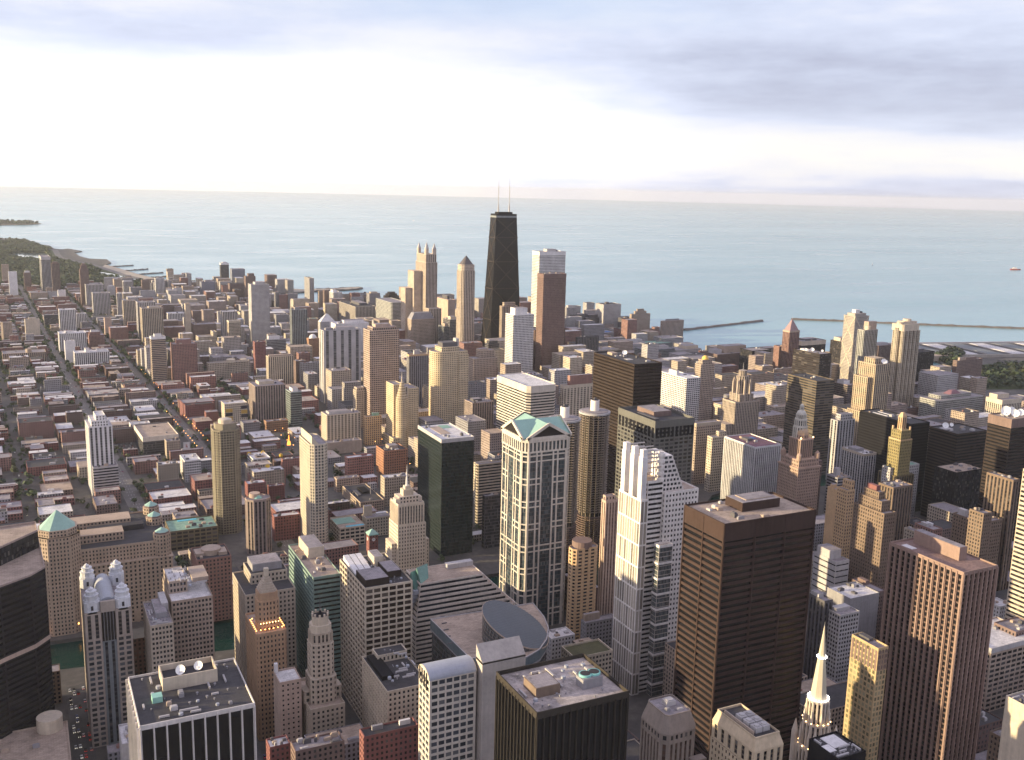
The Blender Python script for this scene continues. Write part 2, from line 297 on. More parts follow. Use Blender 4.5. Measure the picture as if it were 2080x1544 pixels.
class Bld:
    """one building: an Empty at its foot, walls with window reveals, roof decks and the things fixed on them"""
    def __init__(s, name, label, cat, x, y, rot=0, group=None):
        s.root = thing(name, label, cat, (x, y, 0), rot, group); s.x, s.y, s.rot = x, y, rot
        cx, cy = EYE.x-x, EYE.y-y; c_, s_ = math.cos(-rot), math.sin(-rot)
        s.cam = Vector((cx*c_-cy*s_, cx*s_+cy*c_, EYE.z))
        s.dist = math.hypot(cx, cy); s.panes = {}; s.rng = random.Random(label)
    def walls(s, poly, z0, z1, wall, pat, part='wall', lod=None, cap=False, em=.6):
        g = G(); lod = s.dist < 1300 if lod is None else lod
        mats = [plain(wall), facade(wall, pat)] if pat != 'blank' else [plain(wall)]
        n = len(poly)
        for i in range(n):
            a = Vector((*poly[i], 0)); b = Vector((*poly[(i+1) % n], 0)); W = (b-a).length
            if W < .05: continue
            u = (b-a)/W; nn = Vector((u.y, -u.x, 0)); mid = (a+b)/2
            facing = (Vector((s.cam.x, s.cam.y, 0))-mid).dot(nn) > 0
            if pat == 'blank':
                g.quad((a.x,a.y,z0),(b.x,b.y,z0),(b.x,b.y,z1),(a.x,a.y,z1)); continue
            bay, fl, ww, wh, rc, gk, st, fin = PAT[pat]
            H = z1-z0; cols = max(1, round(W/bay)) if bay else 1; rows = max(1, round(H/fl))
            if not (lod and facing):
                g.quad((a.x,a.y,z0),(b.x,b.y,z0),(b.x,b.y,z1),(a.x,a.y,z1), [(0,0),(cols,0),(cols,rows),(0,rows)], 1); continue
            e = min(em, W*.04); cw = (W-2*e)/cols; rh = H/rows
            if ww >= 1: x0 = np.array([e]); x1 = np.array([W-e]); cols = 1
            else: x0 = e+cw*(np.arange(cols)+.5-ww/2); x1 = e+cw*(np.arange(cols)+.5+ww/2)
            if st: y0 = np.array([z0+rh*.25]); y1 = np.array([z1-max(.8, rh*.35)])
            else: y0 = z0+rh*(np.arange(rows)+.5-wh/2); y1 = z0+rh*(np.arange(rows)+.5+wh/2)
            def P(uu, zz, dd=0.0):
                uu, zz, dd = np.broadcast_arrays(np.asarray(uu, float), np.asarray(zz, float), np.asarray(dd, float))
                return np.stack([a.x+u.x*uu-nn.x*dd, a.y+u.y*uu-nn.y*dd, zz], -1)
            def Q(ua, ub, za, zb, da=0.0, db=0.0, dc=0.0, dd_=0.0):
                return np.stack([P(ua, za, da), P(ub, za, db), P(ub, zb, dc), P(ua, zb, dd_)], 1)
            zs = np.concatenate([[z0], y1]); ze = np.concatenate([y0, [z1]])
            g.quads(Q(np.zeros(len(zs)), np.full(len(zs), W), zs, ze))               # spandrels, full width
            xs = np.concatenate([[0], x1]); xe = np.concatenate([x0, [W]])
            XS, YA = np.meshgrid(xs, y0); XE, YB = np.meshgrid(xe, y1)
            g.quads(Q(XS.ravel(), XE.ravel(), YA.ravel(), YB.ravel()))                # piers between windows
            X0, YA = np.meshgrid(x0, y0); X1, YB = np.meshgrid(x1, y1); X0, X1, YA, YB = X0.ravel(), X1.ravel(), YA.ravel(), YB.ravel()
            g.quads(Q(X0, X1, YA, YA, 0, 0, rc, rc)); g.quads(Q(X0, X1, YB, YB, rc, rc, 0, 0))
            g.quads(np.stack([P(X0, YA, 0), P(X0, YA, rc), P(X0, YB, rc), P(X0, YB, 0)], 1)); g.quads(np.stack([P(X1, YA, rc), P(X1, YA, 0), P(X1, YB, 0), P(X1, YB, rc)], 1))
            if fin:
                xf = (x1[:-1]+x0[1:])/2 if len(x0) > 1 else np.array([]); xf = np.concatenate([[e*.5], xf, [W-e*.5]]) if ww < 1 else xf
                hw = min(cw*(1-ww)*.32, .5) if ww < .96 else .45
                for xx in xf:
                    pa, pb = P(xx-hw, 0, -.01)[:2], P(xx+hw, 0, -.01)[:2]; pc, pd = P(xx+hw, 0, -fin)[:2], P(xx-hw, 0, -fin)[:2]
                    g.quads([[(*pd,z0),(*pc,z0),(*pc,z1),(*pd,z1)], [(*pa,z0),(*pd,z0),(*pd,z1),(*pa,z1)], [(*pc,z0),(*pb,z0),(*pb,z1),(*pc,z1)], [(*pd,z1),(*pc,z1),(*pb,z1),(*pa,z1)]])
            ck, rk = np.meshgrid(np.arange(len(x0)), np.arange(len(y0))); ck, rk = ck.ravel(), rk.ravel()
            nv = rows if st else 1
            uv = np.stack([np.stack([ck+.1, rk+.1], -1), np.stack([ck+.9, rk+.1], -1), np.stack([ck+.9, rk+(nv if st else .9)], -1), np.stack([ck+.1, rk+(nv if st else .9)], -1)], 1).astype(float)
            if ww >= 1: uv = np.stack([np.stack([ck*0.0, rk+.1], -1), np.stack([ck*0.0+1, rk+.1], -1), np.stack([ck*0.0+1, rk+.9], -1), np.stack([ck*0.0, rk+.9], -1)], 1)
            s.panes.setdefault((wall, pat), []).append((Q(X0, X1, YA, YB, rc, rc, rc, rc), uv))
        if cap: g.face([(*p, z1) for p in poly])
        return g.build(part, mats, s.root)
    def finish(s):
        """the windows: the hundred that show largest one by one on near towers, the rest as one part"""
        budget = 100 if s.dist < 640 else 0
        for (wall, pat), lst in s.panes.items():
            P = np.concatenate([a for a, _ in lst]); U_ = np.concatenate([b for _, b in lst]); mt = glassmat(wall, pat)
            ctr = P.mean(1); order = np.argsort(np.linalg.norm(ctr-np.array(s.cam), axis=1)); shared = {}
            k = min(budget, len(P)); budget -= k
            for i in order[:k]:
                loc = P[i]-ctr[i]; key = tuple(np.round(loc, 2).ravel())
                if key not in shared:
                    g = G(); g.quads([loc], [U_[i]]); o = g.build('window', mt, s.root); shared[key] = o
                else:
                    o = shared[key].copy(); C.objects.link(o); o.parent = s.root
                o.location = ctr[i]
            rest = order[k:]
            if len(rest):
                g = G(); g.quads(P[rest], U_[rest]); o = g.build('window', mt, s.root)
                o['kind'] = 'stuff'
    def roof(s, poly, z, mat='gravel', wall='grey', par=1.1, part='roof'):
        g = G(); t = min(.55, .1*min(max(p[0] for p in poly)-min(p[0] for p in poly), max(p[1] for p in poly)-min(p[1] for p in poly)))
        pi = inset(poly, t); g.face([(*p, z) for p in pi]); g.build(part, roofmat(mat), s.root)
        g = G(); n = len(poly); zt = z+par
        for i in range(n):
            j = (i+1) % n
            g.quad((*poly[i], z-.02), (*poly[j], z-.02), (*poly[j], zt), (*poly[i], zt)); g.quad((*poly[i], zt), (*poly[j], zt), (*pi[j], zt), (*pi[i], zt)); g.quad((*pi[j], z-.01), (*pi[i], z-.01), (*pi[i], zt), (*pi[j], zt))
        g.build('parapet', plain(wall), s.root)
    def box(s, part, x0, y0, z0, x1, y1, z1, mat, roofm=None):
        g = G(); g.box(x0, y0, z0, x1, y1, z1)
        return g.build(part, plain(mat), s.root)
    def prism(s, part, poly, z0, z1, mat, poly2=None):
        g = G(); g.prism(poly, z0, z1, 0, poly2); return g.build(part, mat if not isinstance(mat, str) else plain(mat), s.root)
    def dome(s, part, cx, cy, z, r, mat, h=None, n=16):
        g = G(); h = h or r; prev = ngon(r, n, cx, cy); zp = z
        for k in range(1, 6):
            a = k/6*math.pi/2; nx = ngon(r*math.cos(a), n, cx, cy); zn = z+h*math.sin(a)
            g.prism(prev, zp, zn, 0, nx, cap=False); prev, zp = nx, zn
        g.prism(prev, zp, z+h, 0, ngon(.05*r, n, cx, cy)); return g.build(part, plain(mat, .5), s.root)
    def mast(s, cx, cy, z, h, r=.35, mat='lgrey', part='mast'):
        g = G(); g.prism(ngon(r, 8, cx, cy), z, z+h*.6, 0, ngon(r*.7, 8, cx, cy)); g.prism(ngon(r*.5, 8, cx, cy), z+h*.6, z+h, 0, ngon(r*.2, 8, cx, cy))
        return g.build(part, plain(mat), s.root)
    def dish(s, cx, cy, z, r):
        g = G(); n = 18
        tilt = Matrix.Translation((cx, cy, z+r*1.05)) @ Matrix.Rotation(R(-35), 4, 'Z') @ Matrix.Rotation(R(58), 4, 'X')
        pr = None
        for k in range(6):
            rr = r*(1-k/5.3) ; zz = -.32*r*(1-(rr/r)**2)
            ring = [tuple(tilt @ Vector((rr*math.cos(2*math.pi*i/n), rr*math.sin(2*math.pi*i/n), zz))) for i in range(n)]
            if pr:
                for i in range(n): g.quad(pr[i], pr[(i+1) % n], ring[(i+1) % n], ring[i])
            pr = ring
        g.face(pr); g.prism(ngon(.25*r, 8, cx, cy), z, z+r*.8)
        return g.build('satellite_dish', plain('dishwhite', .4, .03), s.root)
PAL['dishwhite'] = (.86, .85, .86)

# ------------------------------------------------------------------ the lie of the land, in metres (x east, y north)
NORTH = [(-3500, 7641), (-227, 7641), (-79, 7611), (-4, 7611), (71, 7504), (90, 7283), (154, 6839), (198, 6799), (218, 6475), (256, 6415), (289, 6492), (353, 6253), (308, 6131), (318, 5844), (355, 5657), (434, 5603), (436, 5367), (400, 5261), (422, 5151), (457, 4931), (489, 4726), (523, 4565), (560, 4458), (597, 4365), (625, 4288), (677, 4245), (736, 4159), (932, 4018), (1028, 3908), (1074, 3932), (1154, 3929), (1192, 3956), (1257, 3962), (1260, 3920), (1230, 3877), (1131, 3850), (1049, 3840), (972, 3816), (929, 3670), (830, 3240), (885, 3208), (1001, 3335), (1091, 3341), (1161, 3388), (1249, 3377), (1413, 3323), (1466, 3194), (1719, 3063), (1670, 2901), (1685, 2768), (1783, 2804), (1776, 2742), (1740, 2574), (1739, 2519), (1631, 2254), (1573, 2063), (1603, 2077), (1641, 2044), (1684, 1935), (1874, 1958), (2038, 1835), (1815, 1587), (1897, 1600), (2058, 1736), (2120, 1842), (2150, 1872), (2228, 1913), (2291, 1927), (2295, 1874), (2378, 1890), (2490, 1907), (2667, 1901), (4000, 1901), (4000, 1165), (1850, 1160), (940, 1150), (860, 1125), (800, 1075), (690, 1005), (600, 986), (173, 992), (-60, 1003), (-3500, 1003)]
SOUTH = [(-3500, -1500), (3000, -1500), (1900, 300), (1900, 1115), (1000, 1100), (930, 1085), (850, 1010), (720, 935), (600, 915), (177, 919), (33, 940), (-3500, 945)]
HEAD = [(-404, 10271), (-110, 10440), (-70, 10565), (-7, 10343), (157, 10287), (224, 10048), (151, 9877), (-101, 9687), (-374, 9504)]
PARK = [(-149, 7461), (-4, 7386), (75, 7172), (151, 6702), (200, 6309), (202, 6000), (236, 5628), (321, 5288), (365, 5131), (419, 4745), (467, 4511), (510, 4291), (583, 4161), (659, 4129), (636, 3987), (521, 4037), (451, 3787), (407, 3926), (361, 3981), (270, 4290), (156, 4097), (63, 4235), (-84, 4316)]
PONDS = [[(329, 4892), (389, 4745), (444, 4527), (460, 4455), (447, 4358), (425, 4384), (378, 4611), (337, 4729)], [(-38, 6045), (34, 6136), (162, 6084), (168, 5814), (110, 5627), (44, 5739), (-19, 5836)], [(-118, 7288), (-32, 7314), (-21, 7174), (-73, 7095), (-114, 7069)]]
BEACH = [(399, 5253), (421, 5144), (456, 4924), (488, 4720), (522, 4559), (559, 4452), (596, 4360), (625, 4283), (676, 4240), (716, 4184), (696, 4071), (615, 4154), (518, 4354), (434, 4680), (374, 5093)]
HOOK = [(928, 4004), (1025, 3899), (1070, 3918), (1149, 3915), (1188, 3941), (1253, 3952), (1257, 3921), (1232, 3886), (1135, 3864), (1052, 3854), (976, 3829), (889, 3835)]
DRIVE = [(216, 6396), (216, 5999), (218, 5763), (256, 5557), (332, 5287), (372, 5071), (432, 4662), (515, 4333), (612, 4134), (707, 3995)]
LAWN = [(-8, 2489), (79, 2479), (84, 2376), (-14, 2367)]
LOT = [(144, 1757), (174, 1755), (181, 1692), (174, 1623), (139, 1629)]
EASTPARK = [[(2124, 1706), (2413, 1721), (2060, 1470), (1905, 1519), (1959, 1581)], [(2132, 1852), (2155, 1875), (2220, 1907), (2280, 1917), (2273, 1888), (2144, 1781), (2091, 1770)]]
JETTIES = [[(1826, 2520), (2219, 2628)], [(2349, 2631), (2492, 2544), (2680, 2400), (2963, 2217), (3033, 2160)]]
GROYNES = [[(413, 5153), (523, 5219)], [(455, 4917), (565, 4990)], [(488, 4714), (606, 4783)], [(521, 4554), (641, 4610)], [(570, 4422), (682, 4371)]]
PLANT = [(2262, 1843), (2528, 1892), (2630, 1837), (2359, 1767), (2251, 1793)]
TANK_A = (359.3, 1503, 0)
TANK_B = (312.9, 1381.8, 20)
SIGN_AT = (387.6, 1570.6, 0)
BILL_AT = (235.9, 1574.6, 0)
BOATS = [(4375, 11580), (4742, 4584), (5455, 4131), (1604, 3778), (7103, 10836)]

# ------------------------------------------------------------------ setting: water, land, parks, beaches, roads
def sheet(name, poly, z, mat, skirt=0):
    bm = bmesh.new(); vs = [bm.verts.new((x, y, z)) for x, y in poly]; f = bm.faces.new(vs); bmesh.ops.triangulate(bm, faces=[f])
    if skirt:
        lo = [bm.verts.new((x, y, z-skirt)) for x, y in poly]
        for i in range(len(poly)): j = (i+1) % len(poly); bm.faces.new((vs[i], vs[j], lo[j], lo[i]))
    bmesh.ops.recalc_face_normals(bm, faces=bm.faces)
    me = bpy.data.meshes.new(name); bm.to_mesh(me); bm.free(); me.materials.append(mat)
    if me.polygons[0].normal.z < 0: me.flip_normals()
    o = bpy.data.objects.new(name, me); C.objects.link(o); return struct(o)
def watermat(name, deep, shoal, rough, sc1, st):
    mt, n, b = pbsdf(name); tcn = n.n('ShaderNodeTexCoord'); P = tcn.outputs['Object']
    mp = n.n('ShaderNodeMapping'); n.put(mp.inputs[0], P); mp.inputs['Scale'].default_value = (1, 3.2, 1); mp.inputs['Rotation'].default_value = (0, 0, R(20))
    f = n.noise(mp.outputs[0], .00022, 5, .55); f2 = n.noise(mp.outputs[0], .0016, 4, .6)
    f = n.m('ADD', n.m('MULTIPLY', f, .75), n.m('MULTIPLY', f2, .25))
    n.put(b.inputs['Base Color'], n.ramp(f, [(.38, deep), (.62, shoal)])); n.put(b.inputs['Roughness'], n.m('ADD', rough-.12, n.m('MULTIPLY', f2, .24))); b.inputs['IOR'].default_value = 1.33
    bp = n.n('ShaderNodeBump'); bp.inputs['Strength'].default_value = st; bp.inputs['Distance'].default_value = 1.0
    w1 = n.noise(P, sc1, 4, .65); n.put(bp.inputs['Height'], w1); n.put(b.inputs['Normal'], bp.outputs[0]); return mt
g = G(); nseg = 96; rings = [0, 1500, 4000, 9000, 20000, 48000]
for a, b_ in zip(rings, rings[1:]):
    for i in range(nseg):
        t0, t1 = 2*math.pi*i/nseg, 2*math.pi*(i+1)/nseg
        q = [(a*math.cos(t0), a*math.sin(t0), -4.5), (b_*math.cos(t0), b_*math.sin(t0), -4.5), (b_*math.cos(t1), b_*math.sin(t1), -4.5), (a*math.cos(t1), a*math.sin(t1), -4.5)]
        if a == 0: g.face(q[:3] if False else [q[0], q[1], q[2]])
        else: g.quads([q])
struct(g.build('lake', watermat('lake_water', (.17, .34, .39), (.27, .46, .50), .215, .02, .22)))
riverpoly = [(-2500, 1010), (-60, 1010), (173, 998), (600, 994), (690, 1012), (800, 1082), (860, 1132), (940, 1157), (1850, 1167), (1850, 1100), (1000, 1090), (930, 1078), (850, 1003), (720, 928), (600, 908), (177, 912), (33, 933), (-2500, 938)]
sheet('river', riverpoly, -3.5, watermat('river_water', (.007, .034, .028), (.012, .05, .038), .07, .10, .5))
def groundmat():
    mt, n, b = pbsdf('city_ground'); tcn = n.n('ShaderNodeTexCoord'); P = tcn.outputs['Object']
    f = n.noise(P, .02, 5, .62); f2 = n.noise(P, .15, 3, .6); f = n.m('ADD', n.m('MULTIPLY', f, .6), n.m('MULTIPLY', f2, .4))
    n.put(b.inputs['Base Color'], n.ramp(f, [(.35, (.055, .050, .050)), (.55, (.10, .090, .085)), (.7, (.17, .15, .14))])); b.inputs['Roughness'].default_value = .9; return mt
GM = groundmat()
sheet('ground', NORTH, 0, GM, 6); sheet('ground', SOUTH, 0, GM, 6); sheet('headland', HEAD, 0, plain('parkgreen' if 'parkgreen' in PAL else 'olive'), 5)
PAL.update(parkgreen=(.052, .070, .030), lawngreen=(.085, .115, .045), sand=(.42, .36, .30), avenue=(.17, .155, .15), asphalt=(.085, .08, .08), rock=(.14, .12, .11), leafA=(.040, .058, .022), leafB=(.055, .075, .028), bark=(.09, .065, .045))
sheet('park', PARK, .02, plain('parkgreen', .9, .35, .012))
for p in EASTPARK: sheet('park', p, .02, plain('parkgreen', .9, .35, .012))
pw = watermat('pond_water', (.06, .10, .11), (.09, .13, .14), .08, .05, .12)
for p in PONDS: sheet('pond', p, .03, pw)
sheet('beach', BEACH, .024, plain('sand', .9, .2, .03)); sheet('beach', HOOK, .024, plain('sand', .9, .2, .03)); sheet('lawn', LAWN, .024, plain('lawngreen', .9, .25, .04)); sheet('parking_lot', LOT, .024, plain('asphalt', .9, .25, .05))
def strip(name, pts, wd, z, mat):
    L, Rr = [], []
    for i, p in enumerate(pts):
        a = Vector(pts[max(0, i-1)]); c_ = Vector(pts[min(len(pts)-1, i+1)]); t = (c_-a).normalized(); nn_ = Vector((-t.y, t.x))*wd/2; p = Vector(p)
        L.append(p+nn_); Rr.append(p-nn_)
    g = G()
    for i in range(len(pts)-1): g.quad((*Rr[i], z), (*Rr[i+1], z), (*L[i+1], z), (*L[i], z))
    return struct(g.build(name, mat))
TH = R(2.4)
def nn(u, v): return (126+u*math.cos(TH)-v*math.sin(TH), 1805+u*math.sin(TH)+v*math.cos(TH))
am = plain('avenue', .9, .2, .03); sm = plain('asphalt', .9, .22, .04)
strip('avenue', [nn(0, -780), nn(0, 2700)], 21, .052, am); strip('avenue', [nn(131, -780), nn(131, 1900)], 19, .052, am)
for u in (262, 385, 505, 625, -245): strip('street', [nn(u, -760), nn(u, 1700)], 14, .028, sm)
for k in range(2, 26): strip('street', [nn(-380, -790+107*k), nn(760, -790+107*k)], 11, .040, sm)
for x in (50, 165, 290, 410, 515, 660, 780): strip('street', [(x, 380), (x, 905)], 15, .028, sm)
for y in (530, 650, 765): strip('street', [(-60, y), (1000, y)], 14, .040, sm)
strip('lakeshore_road', DRIVE, 30, .034, am)
wm = plain('white', .8)
for u in (0, 131):      # painted lane dashes
    g = G()
    for k in range(150):
        for off in (-3.4, 0, 3.4):
            v0 = -700+k*14; a, b_ = nn(u+off-.12, v0), nn(u+off+.12, v0); c_, d_ = nn(u+off+.12, v0+5), nn(u+off-.12, v0+5); g.quad((*a, .060), (*b_, .060), (*c_, .060), (*d_, .060))
    struct(g.build('road_markings', wm))
def rubble(name, label, pts, wd, h, cat):
    g = G(); rg = random.Random(label); dense = []
    for (a, b_) in zip(pts, pts[1:]):
        n = max(2, int(math.dist(a, b_)/14))
        for k in range(n): dense.append((a[0]+(b_[0]-a[0])*k/n+rg.uniform(-1, 1), a[1]+(b_[1]-a[1])*k/n+rg.uniform(-1, 1)))
    dense.append(pts[-1]); prof = None
    for i, p in enumerate(dense):
        a = Vector(dense[max(0, i-1)]); c_ = Vector(dense[min(len(dense)-1, i+1)]); t = (c_-a).normalized(); n_ = Vector((-t.y, t.x)); p = Vector(p); hh = h*rg.uniform(.75, 1.2)
        ring = [(*(p-n_*wd/2), -5), (*(p-n_*wd*.25), -4.5+hh), (*(p+n_*wd*.25), -4.5+hh*rg.uniform(.9, 1.1)), (*(p+n_*wd/2), -5)]
        if prof:
            for k in range(3): g.quad(prof[k], ring[k], ring[k+1], prof[k+1])
        prof = ring
    return tag(g.build(name, plain('rock')), label, cat)
rubble('breakwater', 'short straight breakwater running out from the pinkish hospital tower', JETTIES[0], 16, 5.5, 'breakwater')
rubble('breakwater', 'long outer breakwater reaching the east edge of the lake view', JETTIES[1], 16, 5.5, 'breakwater')
for p, t in zip(GROYNES, ('first rock groyne from the wooded point', 'second rock groyne along the beach from the wooded point', 'third rock groyne, middle of the beach row', 'fourth rock groyne along the beach', 'last rock groyne, nearest the slender dark lakefront tower')): rubble('groyne', t, p, 9, 5.2, 'groyne')
hk = HOOK[2:10]; rubble('breakwater', 'dark curved breakwater edging the sand hook', [(x+4, y+6) for x, y in hk], 12, 6.2, 'breakwater')

